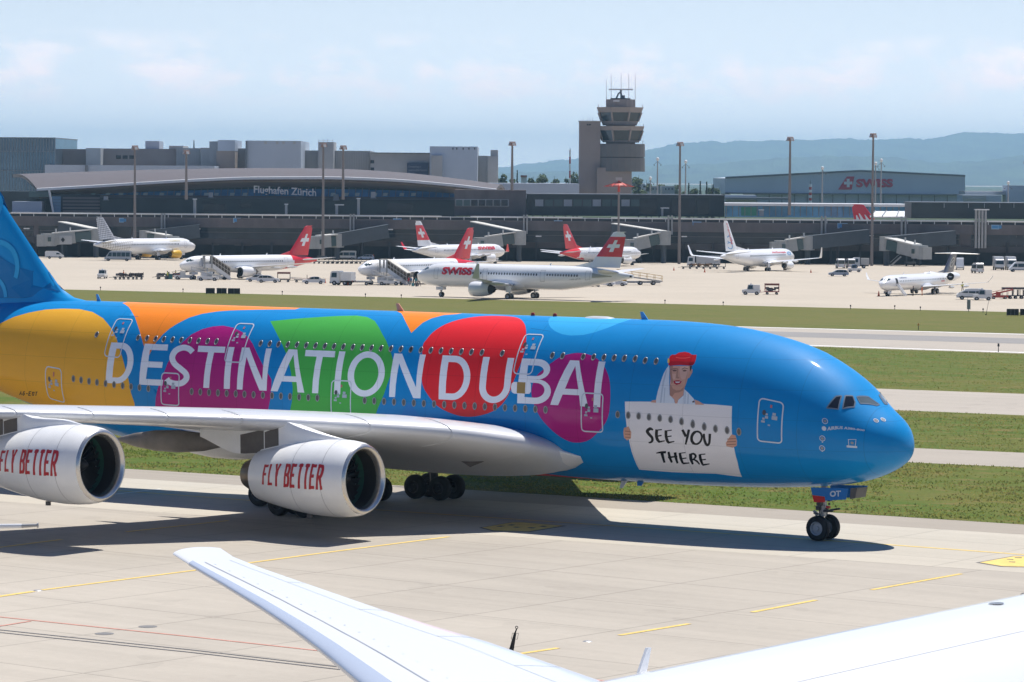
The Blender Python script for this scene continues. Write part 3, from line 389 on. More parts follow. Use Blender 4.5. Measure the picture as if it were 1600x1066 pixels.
strip('far_fields', Vector((-100, 1240, 0)), Vector((100, 1245, 0)), Vector((-100, 12000, 0)), Vector((100, 12000, 0)), M_FIELD, .25, -6000, 6000, n=40)
strip('runway', *E_RN, *E_RF, M_RWY, .02, -320, 320)
lr = lambda a, b, t: (a[0].lerp(b[0], t), a[1].lerp(b[1], t))
def mix_edge(ea, eb, t):
    f = lambda e, x: e[0].y+(e[1].y-e[0].y)*(x-e[0].x)/(e[1].x-e[0].x)
    return [Vector((x, f(ea, x)*(1-t)+f(eb, x)*t, 0)) for x in (-100, 100)]
strip('runway_asphalt_band', *mix_edge(E_RN, E_RF, .46), *mix_edge(E_RN, E_RF, .74), M_ASPH, .03, -320, 320)
M_WHITE = mat('marking_white', (.72, .71, .68), .7, var=.12, scale=2)
M_YEL = mat('marking_yellow', (.70, .50, .13), .7, var=.15, scale=1.5)
M_REDL = mat('marking_red', (.56, .25, .19), .7, var=.15, scale=1.5)
M_BLACK = mat('marking_black', (.03, .03, .03), .7)
strip('runway_edge_line', *mix_edge(E_RN, E_RF, .03), *mix_edge(E_RN, E_RF, .06), M_WHITE, .034, -320, 320)
strip('runway_edge_line', *mix_edge(E_RN, E_RF, .955), *mix_edge(E_RN, E_RF, .985), M_WHITE, .034, -320, 320)
strip('grass_strip', *E_RF, *E_AP, M_GR2, .03, -420, 420, k='stuff', wob=.3)
strip('taxiway_shoulder', *E_SH, *E_GN, M_SHOULD, .008, -220, 160)
E_TS = (G(0, 905), G(1600, 1000))
strip('taxiway', E_SH[0]+Vector((0, -19, 0)), E_SH[1]+Vector((0, -19, 0)), *E_SH, M_TAXI, .005, -220, 160)
def ribbon(name, pts, w, m, dz, n=24, k='structure'):
    """painted line on the ground through the ground points pts"""
    mb = MB(); P = []
    for a, b in zip(pts[:-1], pts[1:]):
        for i in range(n): P.append(a.lerp(b, i/n))
    P.append(pts[-1])
    for i, p in enumerate(P):
        t = (P[min(i+1, len(P)-1)]-P[max(i-1, 0)]); t.z = 0; t.normalize(); s = Vector((-t.y, t.x, 0))*w/2
        for q in (p-s, p+s): mb.v.append((q.x, q.y, gz(q.y)+dz))
    for i in range(len(P)-1): mb.f.append((2*i, 2*i+2, 2*i+3, 2*i+1)); mb.m.append(0)
    return kind(mb.build(name, m, smooth=0, fix=False), k)
gp = lambda *p: [G(*q) for q in p]
ribbon('taxi_centre_line', gp((-250, 735.4), (592, 797.3), (1388, 851.5), (1640, 870)), .30, M_YEL, .014)
ribbon('lead_line', gp((-60, 941), (52, 924.5)), .32, M_YEL, .014)
ribbon('lead_line', gp((66, 922.3), (300, 892), (500, 865), (702, 839)), .26, M_YEL, .014)
for a, b in (((812, 1022), (872, 1013)), ((968, 993), (1077, 975)), ((1175, 957), (1275, 938)), ((1362, 922), (1502, 897)), ((197, 831.5), (357, 813.8)), ((-30, 859.5), (96, 843.4)), ((480, 800), (570, 790))):
    ribbon('dashed_line', gp(a, b), .26, M_YEL, .014)
ribbon('stand_line', gp((-60, 956.5), (0, 964.4), (300, 995.4), (560, 1024), (980, 1068)), .16, M_REDL, .014)
ribbon('stand_line', gp((-40, 985), (0, 978.7), (48, 971)), .16, M_REDL, .016)
M_GROOVE = mat('drain_slot', (.10, .10, .11), .8)
for d in (0, 4): ribbon('drain_channel', gp((-60, 977+d), (0, 984.7+d), (300, 1016+d), (560, 1046+d)), .13, M_GROOVE, .014)
ribbon('taxiway_edge_line', gp((150, 776), (252, 764.3)), .2, M_WHITE, .014)
# painted location boxes on the taxiway
def ground_quad(name, q, m, dz, k='structure'):
    mb = MB(); mb.poly([(p.x, p.y, gz(p.y)+dz) for p in q]); return kind(mb.build(name, m, smooth=0, fix=False), k)
def location_box(name, px, marks):
    """yellow painted position box with a thin dark border; px are its corners on the ground, marks its worn dark glyphs"""
    q = [G(*p) for p in px]; c = sum(q, Vector())/len(q); ground_quad(name, [c+(p-c)*1.09 for p in q], mat('marking_worn_black', (.12, .11, .10), .7), .014); ground_quad(name, q, M_YEL, .019)
    for m_ in marks: ground_quad(name+'_glyph', [G(*p) for p in m_], MATS['marking_worn_black'], .024)
# ================================================================== THE BIG DOUBLE-DECK AIRLINER
NGP = G(1286, 844)
TA = Vector((-cos(TH), sin(TH), 0)); RA = Vector((-sin(TH), -cos(TH), 0))
NOSE = NGP - TA*4.97
PAINT = dict(rough=.28, coat=1.0)
P_BLUE = mat('livery_blue', (.0005, .235, .575), .55, coat=.30, spec=.12, var=.04, scale=.4)
LIVC = dict(yellow=(.86, .43, .03), orange=(.92, .25, .015), magenta=(.46, .010, .20), green=(.07, .44, .07), red=(.80, .018, .025), cyan=(.03, .38, .74), midblue=(.012, .21, .56),
            sign=(.84, .81, .81), scarf=(.70, .76, .83), scarfdark=(.50, .57, .66), skinmid=(.45, .24, .175), skinlight=(.72, .44, .34), brow=(.20, .10, .075), hatlight=(.80, .10, .09), skin=(.66, .36, .26), skindark=(.27, .12, .085), hair=(.09, .05, .04), hat=(.60, .012, .02), hatdark=(.42, .008, .016), gold=(.7, .45, .1), lip=(.42, .02, .04), white=(.8, .8, .8), ink=(.012, .012, .014), letter=(.83, .86, .92), tan=(.36, .24, .08), seam=(.004, .09, .24))
LM = [P_BLUE]; LIDX = {}
for k, c in LIVC.items():
    LIDX[k] = len(LM); LM.append(mat('livery_'+k, c, .55, coat=.30, spec=.12))
def add_seams(m, ox=0.0):
    """faint skin joints and dirt over the paint"""
    t = m.node_tree; b = t.nodes['Principled BSDF']; bc = b.inputs['Base Color']; tcn = nod(t, 'ShaderNodeTexCoord'); sp = nod(t, 'ShaderNodeSeparateXYZ'); t.links.new(tcn.outputs['Object'], sp.inputs[0])
    def line(v, per, wid): return mth(t, 'LESS_THAN', mth(t, 'ABSOLUTE', mth(t, 'SUBTRACT', mth(t, 'FRACT', mth(t, 'MULTIPLY', v, 1/per)), .5)), wid/per/2)
    k = mth(t, 'MAXIMUM', line(sp.outputs[0], 3.18, .03), line(mth(t, 'ADD', sp.outputs[2], .37), 1.46, .022))
    mpn = nod(t, 'ShaderNodeMapping'); mpn.inputs['Scale'].default_value = (.35, .35, 1.6); t.links.new(tcn.outputs['Object'], mpn.inputs[0]); n = nod(t, 'ShaderNodeTexNoise'); n.inputs['Scale'].default_value = 1.3; n.inputs['Detail'].default_value = 6; t.links.new(mpn.outputs[0], n.inputs[0])
    f = mth(t, 'SUBTRACT', mth(t, 'ADD', .93, mth(t, 'MULTIPLY', n.outputs[0], .14)), mth(t, 'MULTIPLY', k, .22)); cb = nod(t, 'ShaderNodeCombineColor')
    for i in range(3): t.links.new(f, cb.inputs[i])
    mx = nod(t, 'ShaderNodeMix', data_type='RGBA', blend_type='MULTIPLY'); mx.inputs[0].default_value = 1; t.links.new(cb.outputs[0], mx.inputs[7])
    if bc.links: t.links.new(bc.links[0].from_socket, mx.inputs[6])
    else: mx.inputs[6].default_value = bc.default_value
    t.links.new(mx.outputs[2], bc)
for m_ in LM: add_seams(m_)
BIG = thing('double_deck_airliner', 'huge double deck airliner painted blue with colourful circles and huge white lettering', 'airliner', NOSE, atan2(TA.y, TA.x))
LIVERY.insert(0, ('red', [[[16.5, -90, 32, -90, 32, -62, 27, -60, 22, -66, 17.5, -80]]])); LIVERY.insert(0, ('magenta', [[[35, -90, 40, -90, 41, -40, 37.5, -44]]])); LIVERY.insert(0, ('sign', [[[40.2, -90, 46, -90, 46, -58, 42, -40]]]))
LAY = []
for mt, shapes in LIVERY:
    sh = []
    for sp in shapes:
        cs = [[(c[i], c[i+1]) for i in range(0, len(c), 2)] for c in sp]
        o = [p for c in cs for p in c]; sh.append((cs, min(p[0] for p in o), max(p[0] for p in o), min(p[1] for p in o), max(p[1] for p in o)))
    LAY.append((LIDX[mt], sh))
def dense(c):
    out = []
    for i in range(len(c)):
        a, b = c[i], c[(i+1) % len(c)]; d = max(abs(a[0]-b[0])/.9, abs(a[1]-b[1])/9.0); n = max(1, int(math.ceil(d)))
        out += [(a[0]+(b[0]-a[0])*k/n, a[1]+(b[1]-a[1])*k/n) for k in range(n)]
    return out
K = 1/16.0                                             # degrees of girth to about metres
pv = []; pe = []
for _, sh in LAY:
    for cs, *_b in sh:
        for c in cs:
            c = dense(c); o = len(pv); pv += [(s, a*K) for s, a in c]; n = len(c); pe += [(o+i, o+(i+1) % n) for i in range(n)]
SST = [.121, .135, .16, .2, .26, .34, .45, .6, .8, 1.0, 1.3, 1.6, 2.0, 2.4, 2.8, 3.3, 3.9, 4.6] + [5.4+.8*i for i in range(84)] + [72.6]
AST = [-90+5*i for i in range(72)]
for s in SST:
    for a in AST[:]: pv.append((s, a*K))
    pv.append((s, 270*K))
cdt = delaunay_2d_cdt([Vector(p) for p in pv], pe, [], 0, 1e-5)
cv, cf = cdt[0], cdt[2]
mats_i = []; faces = []
for f in cf:
    cx = sum(cv[i].x for i in f)/3; ca = sum(cv[i].y for i in f)/3/K; mi = 0
    for idx, sh in reversed(LAY):
        hit = False
        for cs, x0, x1, a0, a1 in sh:
            if x0 <= cx <= x1 and a0 <= ca <= a1 and sum(inpoly((cx, ca), c) for c in cs) % 2: hit = True; break
        if hit: mi = idx; break
    mats_i.append(mi); faces.append(tuple(f))
mb = MB(); mb.v = [big_pt(p.x, p.y/K) for p in cv]; mb.f = faces; mb.m = mats_i
fus = mb.build('fuselage', LM, BIG, smooth=0, fix=False)
b = bmesh.new(); b.from_mesh(fus.data); bmesh.ops.remove_doubles(b, verts=b.verts, dist=.0004); bmesh.ops.recalc_face_normals(b, faces=b.faces); b.to_mesh(fus.data); b.free()
fus.data.polygons.foreach_set('use_smooth', [True]*len(fus.data.polygons))
def big_n(s, a):
    p = Vector(big_pt(s, a)); u = Vector(big_pt(s+.02, a))-p; v = Vector(big_pt(s, a+.4))-p
    n = v.cross(u).normalized()*-1
    c = Vector((0, 0, BIG_MID(s))); 
    return n if n.dot(Vector((0, p.y, p.z-c.z))) > 0 else -n
def on_big(s, a, off): return Vector(big_pt(s, a))+big_n(s, a)*off
def girth(s, a):      # metres of arc per degree
    return (Vector(big_pt(s, a+1))-Vector(big_pt(s, a-1))).length/2
def conform_loop(mb, pts, w, off, thick=.012):
    """closed raised strip of width w along (s, a) points"""
    n = len(pts); L0 = []; L1 = []
    for i in range(n):
        a = pts[i-1]; c = pts[(i+1) % n]; s, g = pts[i]; k = girth(s, g)
        t = Vector((c[0]-a[0], (c[1]-a[1])*k)).normalized(); nn = (-t.y*w/2, t.x*w/2/k)
        L0.append(on_big(s+nn[0], g+nn[1], off)); L1.append(on_big(s-nn[0], g-nn[1], off))
    mb.add(L0+L1, [(i, (i+1) % n, n+(i+1) % n, n+i) for i in range(n)])
def rrect(s0, s1, a1, a0, r=.22):
    """rounded rectangle s0..s1, angles a0..a1"""
    k = girth((s0+s1)/2, (a0+a1)/2); q = []
    ra = r/k
    for cs_, ca_, st_ in ((s1-r, a1-ra, 0), (s0+r, a1-ra, 90), (s0+r, a0+ra, 180), (s1-r, a0+ra, 270)):
        for i in range(6):
            t = radians(st_+i*18); q.append((cs_+r*cos(t), ca_+ra*sin(t)))
    out = []
    for i in range(len(q)):
        a, c = q[i], q[(i+1) % len(q)]; n = max(1, int(abs(a[1]-c[1])/4)); out += [(a[0]+(c[0]-a[0])*j/n, a[1]+(c[1]-a[1])*j/n) for j in range(n)]
    return out
M_LETW = mat('door_outline_white', (.62, .67, .74), .5); M_GREYF = mat('window_surround_grey', (.29, .30, .31), .35, metal=.3); M_WIN = mat('cabin_window_glass', (.085, .085, .09), .15)
M_WINS = mat('window_shade_grey', (.22, .22, .21), .3)
def patch(mb, s0, a0, ws, ha, off=.014):
    mb.add([on_big(s0-ws/2, a0-ha/2, off), on_big(s0+ws/2, a0-ha/2, off), on_big(s0+ws/2, a0+ha/2, off), on_big(s0-ws/2, a0+ha/2, off)], [(0, 1, 2, 3)])
M_DMARK = mat('door_marking', (.42, .48, .56), .6); M_DRED = mat('door_marking_red', (.55, .15, .15), .5)
for i, (s0, s1, a1, a0) in enumerate(DOORS):
    mb = MB(); conform_loop(mb, rrect(s0, s1, a1, a0), .068, .012)
    mb.mi(1); c = (s0+s1)/2; k = girth(c, (a0+a1)/2); am = a0+(a1-a0)*.62
    for ds, dz, w, h in ((-.25, -.02, .30, .20), (-.22, .17, .18, .14), (.18, -.05, .17, .13), (.18, .10, .12, .10), (.36, -.28, .20, .1), (.34, -.14, .12, .1), (.03, -.42, .12, .07)):
        patch(mb, c+ds, am+dz/k, w, h/k)
    mb.mi(2); patch(mb, c-.02, a1-.28*(a1-a0)*.5, .10, .16/k)
    mb.mi(3); mb.add([on_big(c+.33+.10*cos(t*pi/6), am+.17/k+.14/k*sin(t*pi/6), .016) for t in range(12)], [tuple(range(12))])
    mb.build('door', [M_LETW, M_DMARK, M_DRED, M_WIN], BIG, smooth=0)
def big_window(mb, s, a, shade=False):
    k = girth(s, a); n = 14; q = []
    for off, rs, ra in ((.010, .138, .205), (.022, .128, .192), (.022, .098, .156), (.015, .094, .150)):
        q.append([on_big(s+rs*cos(2*pi*i/n), a+ra/k*sin(2*pi*i/n), off) for i in range(n)])
    mb.mi(0); mb.loft(q, True, False); mb.mi(1); mb.add(q[3], [tuple(range(n))])
wins = [(s, 1.75, 0) for s in LOW] + [(s, 36.5, 0) for s in UPP]
lowc = pchip([0, 9, 12, 20, 60], [-4.2, -3.2, .4, 1.8, 1.8])
wins = [(s, lowc(s), 0) for s in LOW] + [(s, 36.5 if s > 14 else 35.6, s in ()) for s in UPP]
wins.sort(key=lambda w: w[0])
for s, a, sh in wins[:98]:
    mb = MB(); big_window(mb, s, a); mb.build('cabin_window', [M_GREYF, M_WIN], BIG, smooth=35, fix=True)
mb = MB()
for s, a, sh in wins[98:]: big_window(mb, s, a)
kind(mb.build('rear_cabin_windows', [M_GREYF, M_WIN], BIG, smooth=35), 'stuff')
# cockpit windows
def conform_poly(pts, off, nsub=6):
    """filled patch on the fuselage, as verts and faces"""
    c = []
    for i in range(len(pts)):
        a, b_ = pts[i], pts[(i+1) % len(pts)]
        for k_ in range(nsub): c.append((a[0]+(b_[0]-a[0])*k_/nsub, a[1]+(b_[1]-a[1])*k_/nsub))
    m_ = (sum(p[0] for p in c)/len(c), sum(p[1] for p in c)/len(c)); n = len(c); vs = []
    for r in (1, .66, .33): vs += [on_big(m_[0]+(p[0]-m_[0])*r, m_[1]+(p[1]-m_[1])*r, off) for p in c]
    vs.append(on_big(m_[0], m_[1], off)); fs = []
    for r in range(2): fs += [(r*n+i, r*n+(i+1) % n, (r+1)*n+(i+1) % n, (r+1)*n+i) for i in range(n)]
    fs += [(2*n+i, 2*n+(i+1) % n, 3*n) for i in range(n)]
    return vs, fs, c
M_CKP = mat('cockpit_glass', (.012, .014, .02), .06, coat=.5); M_CKPF = mat('cockpit_window_frame', (.18, .22, .27), .3, metal=.4); M_CKPL = mat('windshield_glass', (.10, .13, .14), .05, coat=.8)
for pts, gl in (([(3.42, 27.5), (3.18, 43.5), (2.97, 48.0), (2.90, 31.5)], M_CKP), ([(2.72, 34.5), (2.84, 50.5), (2.58, 57.5), (2.38, 52.5), (2.33, 46.0)], M_CKP), ([(2.45, 61.4), (2.20, 78.0), (1.74, 84.0), (1.74, 76.5), (2.20, 57.0)], M_CKPL)):
    for sg in (1, -1):
        pp = pts if sg == 1 else [(s, 180-a) for s, a in pts]
        mb = MB(); vs_, fs_, c_ = conform_poly(pp, .016); mb.add(vs_, fs_); mb.mi(1); conform_loop(mb, c_, .06, .022)
        mb.build('cockpit_window', [gl, M_CKPF], BIG, smooth=30)
# small nose markings
mb = MB(); text_on(mb, 'AIRBUS A380-800', lambda u, v: on_big(3.24-1.62*u, 7.2+13.2*u+(3.6-1.0*u)*v, .012), bold=.03)
def disc(mb, s, a, r, off, n=16):
    k = girth(s, a); mb.add([on_big(s+r*cos(2*pi*i/n), a+r/k*sin(2*pi*i/n), off) for i in range(n)], [tuple(range(n))])
disc(mb, 3.40, 8.6, .11, .012); mb.build('nose_lettering', M_LETW, BIG, smooth=0)
for s, a, r, w in ((3.39, 15.3, .13, .03), (3.46, 0, .13, .03), (3.49, -10.4, .13, .03), (1.33, 47, .10, .03), (1.12, 57, .10, .03)):
    mb = MB(); k = girth(s, a); conform_loop(mb, [(s+r*cos(2*pi*i/14), a+r/k*sin(2*pi*i/14)) for i in range(14)], w, .012)
    if a in (0, -10.4): disc(mb, s, a-3.4, .035, .012, 8)
    mb.mi(1); disc(mb, s, a, .07, .014, 12); mb.build('sensor_port', [M_LETW, M_GREYF], BIG, smooth=0)
mb = MB(); conform_loop(mb, [(2.245, 3.41), (1.92, 5.39), (1.949, -3.47), (2.225, -4.01)], .035, .012); conform_loop(mb, [(2.32, -4.2), (1.87, -3.6), (1.87, -5.0), (2.32, -5.6)], .05, .012); mb.mi(1); disc(mb, 2.08, .2, .07, .014, 12)
mb.build('static_port', [M_LETW, M_GREYF], BIG, smooth=0)
# ---- belly fairing
M_BELLY = mat('fairing_grey_white', (.70, .70, .69), .35, coat=.4, var=.05, scale=.8)
M_WINGP = mat('wing_light_grey', (.56, .57, .58), .34, coat=.3, var=.05, scale=.5)
M_SLAT = mat('wing_leading_edge_paint', (.62, .63, .65), .28, coat=.5)
M_DARKG = mat('dark_grey_panel', (.10, .09, .085), .5, var=.2, scale=2)
fw_ = tab((17.6, .02), (18.6, .30), (20, .62), (23, .86), (30, .98), (38, .9), (43, .6), (46.5, .03))
ft_ = tab((17.6, 3.75), (19, 4.15), (21, 4.65), (25, 4.9), (34, 4.7), (41, 4.2), (46.5, 3.6))
fb_ = tab((17.6, 3.45), (18.8, 2.95), (20.5, 2.72), (24, 2.62), (38, 2.62), (43, 2.7), (46.5, 2.95))
mb = MB(); rings = []
for i in range(40):
    s = 17.65+28.8*i/39; w, t_, bt = fw_(s), ft_(s), fb_(s); r = []
    for j in range(25):
        q = j/24.0; z = t_+(bt-t_)*(sin((q-.5)*pi)/2+.5)
        # fuselage half width at this height, plus the bulge
        km = max(-1, min(1, (z-BIG_MID(s))/(BIG_MID(s)-BIG_BOT(s)))); y = BIG_HW(s)*max(0, 1-abs(km)**2.1)**.475
        y = max(y, .3)+w*sin(pi*min(1, max(0, q)))**.55 if 0 < q < 1 else max(y, .3)-.02
        r.append((s, y, z))
    rings.append(r+[(p[0], -p[1], p[2]) for p in reversed(r)])
mb.loft(rings, True, True); mb.build('belly_fairing', M_BELLY, BIG, smooth=50)
# ---- wings
LE_S = lambda l: 18.9+(l-3.57)*.735
LE_Z = tab((2.5, 3.55), (3.57, 4.05), (6, 4.62), (8, 4.98), (10, 5.22), (14.9, 5.70), (18, 5.92), (22, 6.15), (25.7, 6.35), (30, 6.5), (39.9, 6.75))
TE_S = tab((2.5, 36.2), (3.57, 36.4), (8, 37.0), (13, 38.2), (25.7, 43.0), (39.9, 49.6))
TE_DZ = tab((2.5, -.9), (8, -.75), (15, -.45), (30, -.1), (39.9, .05))
TCK = tab((2.5, .125), (8, .115), (15, .10), (39.9, .09))
def foil(c, x, t):   # half thickness
    return 5*t*c*(.2969*sqrt(x)-.126*x-.3516*x*x+.2843*x**3-.1036*x**4)
def wing_ring(l, sg, grow=0.0, x1=1.0, n=22):
    s0, c = LE_S(l), TE_S(l)-LE_S(l); z0 = LE_Z(l); up, lo = [], []
    for i in range(n+1):
        x = x1*(1-cos(pi*i/n/2))if x1 < 1 else (1-cos(pi*i/n))/2
        h = foil(c, x, TCK(l)); zc = z0+TE_DZ(l)*x+.018*c*4*x*(1-x)*.6
        up.append((s0+c*x, sg*l, zc+h*1.08+grow)); lo.append((s0+c*x, sg*l, zc-h*.92-grow))
    r = up[::-1]+lo[1:]
    if grow: r = [(p[0]-(grow if 0 < 1 else 0), p[1], p[2]) for p in r]
    return r
LATS = [2.5, 3.57, 5, 6.5, 8, 10, 12, 14.9, 18, 22, 25.7, 29, 33, 37, 39.6]
for sg in (1, -1):
    mb = MB(); mb.loft([wing_ring(l, sg) for l in LATS])
    wing = mb.build('wing', M_WINGP, BIG, smooth=45)
    fn = [(49.0, sg*39.6, 6.9), (47.2, sg*39.75, 7.0), (48.0, sg*39.8, 8.2), (49.4, sg*39.8, 8.3), (48.2, sg*39.8, 5.6)]
    mb = MB(); mb.prism([(46.2, sg*39.62, 6.8), (49.9, sg*39.62, 6.8), (49.8, sg*39.62, 8.0), (48.6, sg*39.62, 8.0)], (0, sg*.08, 0)); mb.prism([(46.4, sg*39.62, 6.78), (49.7, sg*39.62, 6.78), (49.8, sg*39.62, 5.5), (48.7, sg*39.62, 5.5)], (0, sg*.08, 0)); mb.build('wingtip_fence', M_WINGP, wing, smooth=30)
    for a, c_ in ((4.6, 8.0), (8.12, 11.5), (11.62, 16.9), (17.02, 19.95), (20.07, 23.0), (23.12, 26.1), (26.22, 30.5), (30.6, 35), (35.1, 39)):
        mb = MB(); ls = [a+(c_-a)*i/6 for i in range(7)]
        mb.loft([wing_ring(l, sg, .022, .13, 12) for l in ls], True, True); mb.build('slat', M_SLAT, wing, smooth=45)
    for l in (9.5, 13.2, 20.3, 29.5):                      # flap track fairings
        mb = MB(); te = TE_S(l); z = LE_Z(l)+TE_DZ(l)-.45; mb.rev([(0, .02), (.5, .25), (1.6, .48), (3.2, .60), (4.8, .55), (6.2, .36), (7.2, .12), (7.5, .02)], (te-5.6, sg*l, z-.25), (1, 0, -.02), 14, .55, 1.0); mb.build('flap_track_fairing', M_BELLY if l != 13.2 else mat('fairing_sooty_grey', (.20, .18, .16), .5, var=.2, scale=1), wing, smooth=50)
# landing light in the wing root
mb = MB(); mb.box((20.9, 4.35, 4.35), (.06, .35, .5), .35); mb.build('landing_light', mat('landing_light_glass', (.5, .48, .3), .15), BIG, smooth=0)
mb = MB(); mb.prism([(22.6, 4.40, 3.35), (23.3, 4.48, 3.75), (24.3, 4.52, 3.45), (23.5, 4.42, 3.0)], (0, .06, 0)); mb.build('air_intake', M_DARKG, BIG, smooth=0)
# ---- engines
M_NAC = mat('nacelle_white', (.86, .86, .85), .32, coat=.5, var=.03, scale=1.5); M_LIP = mat('intake_lip_metal', (.62, .60, .57), .26, metal=.85); M_LINER = mat('intake_liner', (.022, .022, .024), .5)
M_GLIN = mat('fan_case_green', (.035, .13, .09), .35); M_FAN = mat('fan_blade_metal', (.05, .05, .055), .3, metal=.7); M_HOT = mat('exhaust_metal', (.16, .13, .10), .38, metal=.85, var=.2, scale=2); M_FLYR = mat('fly_better_red', (.50, .018, .025), .35); M_SEAM = mat('panel_seam', (.30, .30, .30), .6)
NPROF = [(a*.945, r) for a, r in [(0.0, 1.60), (.04, 1.67), (.16, 1.745), (.4, 1.83), (.9, 1.905), (1.5, 1.94), (2.3, 1.945), (3.2, 1.89), (4.2, 1.78), (5.2, 1.62), (6.1, 1.45), (6.9, 1.28)]]
nacr = pchip([p[0] for p in NPROF], [p[1] for p in NPROF])
GLY = {'F': [[(0, 0), (0, 1)], [(0, .92), (1, .92)], [(0, .52), (.8, .52)]], 'L': [[(0, 1), (0, 0)], [(0, .08), (1, .08)]], 'Y': [[(0, 1), (.5, .42)], [(1, 1), (.5, .42)], [(.5, .5), (.5, 0)]],
       'B': [[(0, 0), (0, 1)], [(0, .92), (.75, .92), (.92, .8), (.92, .65), (.75, .53), (0, .53)], [(.7, .53), (.98, .4), (.98, .2), (.8, .08), (0, .08)]], 'E': [[(0, 0), (0, 1)], [(0, .92), (1, .92)], [(0, .52), (.8, .52)], [(0, .08), (1, .08)]],
       'T': [[(0, .92), (1, .92)], [(.5, 1), (.5, 0)]], 'R': [[(0, 0), (0, 1)], [(0, .92), (.75, .92), (.95, .8), (.95, .62), (.75, .5), (0, .5)], [(.55, .5), (1, 0)]]}
def stroke_quad(a, b_, w):
    a, b_ = Vector(a), Vector(b_); t = (b_-a).normalized(); n = Vector((-t.y, t.x))*w/2; return [a+n, b_+n, b_-n, a-n]
def engine(l, s0, z0, sg, spin):
    e = bpy.data.objects.new('engine', None); COL.objects.link(e); e.parent = BIG; e.location = (s0, sg*l, z0); e.rotation_euler = (0, radians(1.2), radians(-1.5*sg))
    mb = MB(); mb.rev(NPROF[2:], (0, 0, 0), (1, 0, 0), 56); mb.rev([(6.52, 1.28), (6.3, 1.22), (5.6, 1.25)], (0, 0, 0), (1, 0, 0), 56); nac = mb.build('nacelle', M_NAC, e, smooth=50)
    mb = MB(); mb.rev([(.16, 1.745), (.04, 1.67), (0, 1.60), (.05, 1.53), (.2, 1.455), (.45, 1.42)], (0, 0, 0), (1, 0, 0), 56); mb.build('intake_lip', M_LIP, e, smooth=70)
    mb = MB(); mb.rev([(.45, 1.42), (.8, 1.43), (1.25, 1.47)], (0, 0, 0), (1, 0, 0), 48); mb.mi(1); mb.rev([(1.25, 1.47), (1.75, 1.485)], (0, 0, 0), (1, 0, 0), 48); mb.build('intake_duct', [M_LINER, M_GLIN], e, smooth=60)
    mb = MB(); n = 24
    for i in range(n):
        t = 2*pi*(i+spin)/n; pr = lambda r, dt, a: (a, r*cos(t+dt), r*sin(t+dt))
        mb.add([pr(.4, 0, 1.62), pr(.95, .02, 1.5), pr(1.46, -.02, 1.45), pr(1.46, .22, 1.62), pr(.95, .22, 1.68), pr(.4, .2, 1.74)], [(0, 1, 4, 5), (1, 2, 3, 4)])
    mb.mi(1); mb.rev([(1.78, 1.48), (1.78, .02)], (0, 0, 0), (1, 0, 0), 24)
    mb.build('fan', [M_FAN, M_LINER], e, smooth=30)
    mb = MB(); mb.rev([(.95, .01), (1.05, .14), (1.3, .3), (1.62, .42), (1.7, .42)], (0, 0, 0), (1, 0, 0), 20); mb.build('spinner', M_LINER, e, smooth=60)
    mb = MB(); mb.rev([(5.6, 1.05), (6.6, 1.0), (7.2, .82), (7.55, .66), (7.3, .60)], (0, 0, 0), (1, 0, 0), 28); mb.rev([(7.0, .5), (7.5, .38), (8.05, .03)], (0, 0, 0), (1, 0, 0), 20); mb.build('exhaust', M_HOT, e, smooth=50)
    # lettering on the outboard and inboard faces
    side = 1
    mb = MB(); ht = 1.22; lw = .155; x = 0.0; cw = .30; gap = .17
    if sg == 1:
        word = 'FLY BETTER'; tot = 4.05; xs = []
        for ch in word:
            if ch == ' ': x += .34; continue
            xs.append((ch, x)); x += cw+gap
        k_ = tot/(x-gap)
        for ch, x0 in xs:
            polys = []
            for st_ in GLY[ch]:
                for a, b_ in zip(st_[:-1], st_[1:]):
                    pa = Vector(((x0+a[0]*cw)*k_, a[1]*ht)); pb = Vector(((x0+b_[0]*cw)*k_, b_[1]*ht)); d = (pb-pa).normalized()*0
                    polys.append(stroke_quad(pa-d, pb+d, lw))
                for p_ in st_[1:-1]:
                    c_ = Vector(((x0+p_[0]*cw)*k_, p_[1]*ht)); polys.append([c_+Vector((lw/2*cos(q*pi/3), lw/2*sin(q*pi/3))) for q in range(6)])
            vv = []; ee = []
            for p_ in polys:
                o = len(vv); vv += p_; ee += [(o+i, o+(i+1) % len(p_)) for i in range(len(p_))]
            g0, g1 = x0*k_-.3, (x0+cw)*k_+.3
            for i in range(8):
                for j in range(10): vv.append(Vector((g0+(g1-g0)*i/7, -.1+(ht+.2)*j/9)))
            r_ = delaunay_2d_cdt(vv, ee, [], 0, 1e-5)
            def onn(p):   # along the nacelle: forwards is +u
                a = 5.30-p.x-(p.y-ht/2)*.1; rr = nacr(a)+.008; an = (p.y-.42)/1.85
                return (a, rr*cos(an), rr*sin(an))
            mb.add([onn(p) for p in r_[0]], [f for f in r_[2] if any(inpoly((sum(r_[0][i].x for i in f)/3, sum(r_[0][i].y for i in f)/3), p_) for p_ in polys)])
        mb.build('lettering', M_FLYR, e, smooth=40, fix=True)
    mb = MB()
    for a in (1.35, 3.3): mb.rev([(a, nacr(a)+.004), (a+.02, nacr(a+.02)+.004)], (0, 0, 0), (1, 0, 0), 64)
    mb.build('panel_seam', M_SEAM, e, smooth=0, fix=False)
    mb = MB(); mb.box((3.6, 0, -1.97), (.25, .12, .2)); mb.build('drain_mast', M_DARKG, e, smooth=0)
    # pylon up to the wing
    zl = LE_Z(l)-z0; cle = LE_S(l)-s0
    mb = MB(); rings = []
    top = tab((1.2, 1.93), (2.5, 2.15), (cle-.6, zl-.05), (cle+.6, zl+.28), (cle+2.0, zl+.12), (cle+6.0, zl-.35))
    bot = tab((1.2, 1.85), (3.5, 1.60), (6.2, 1.15), (7.6, 1.05), (cle+6.0, zl-.75))
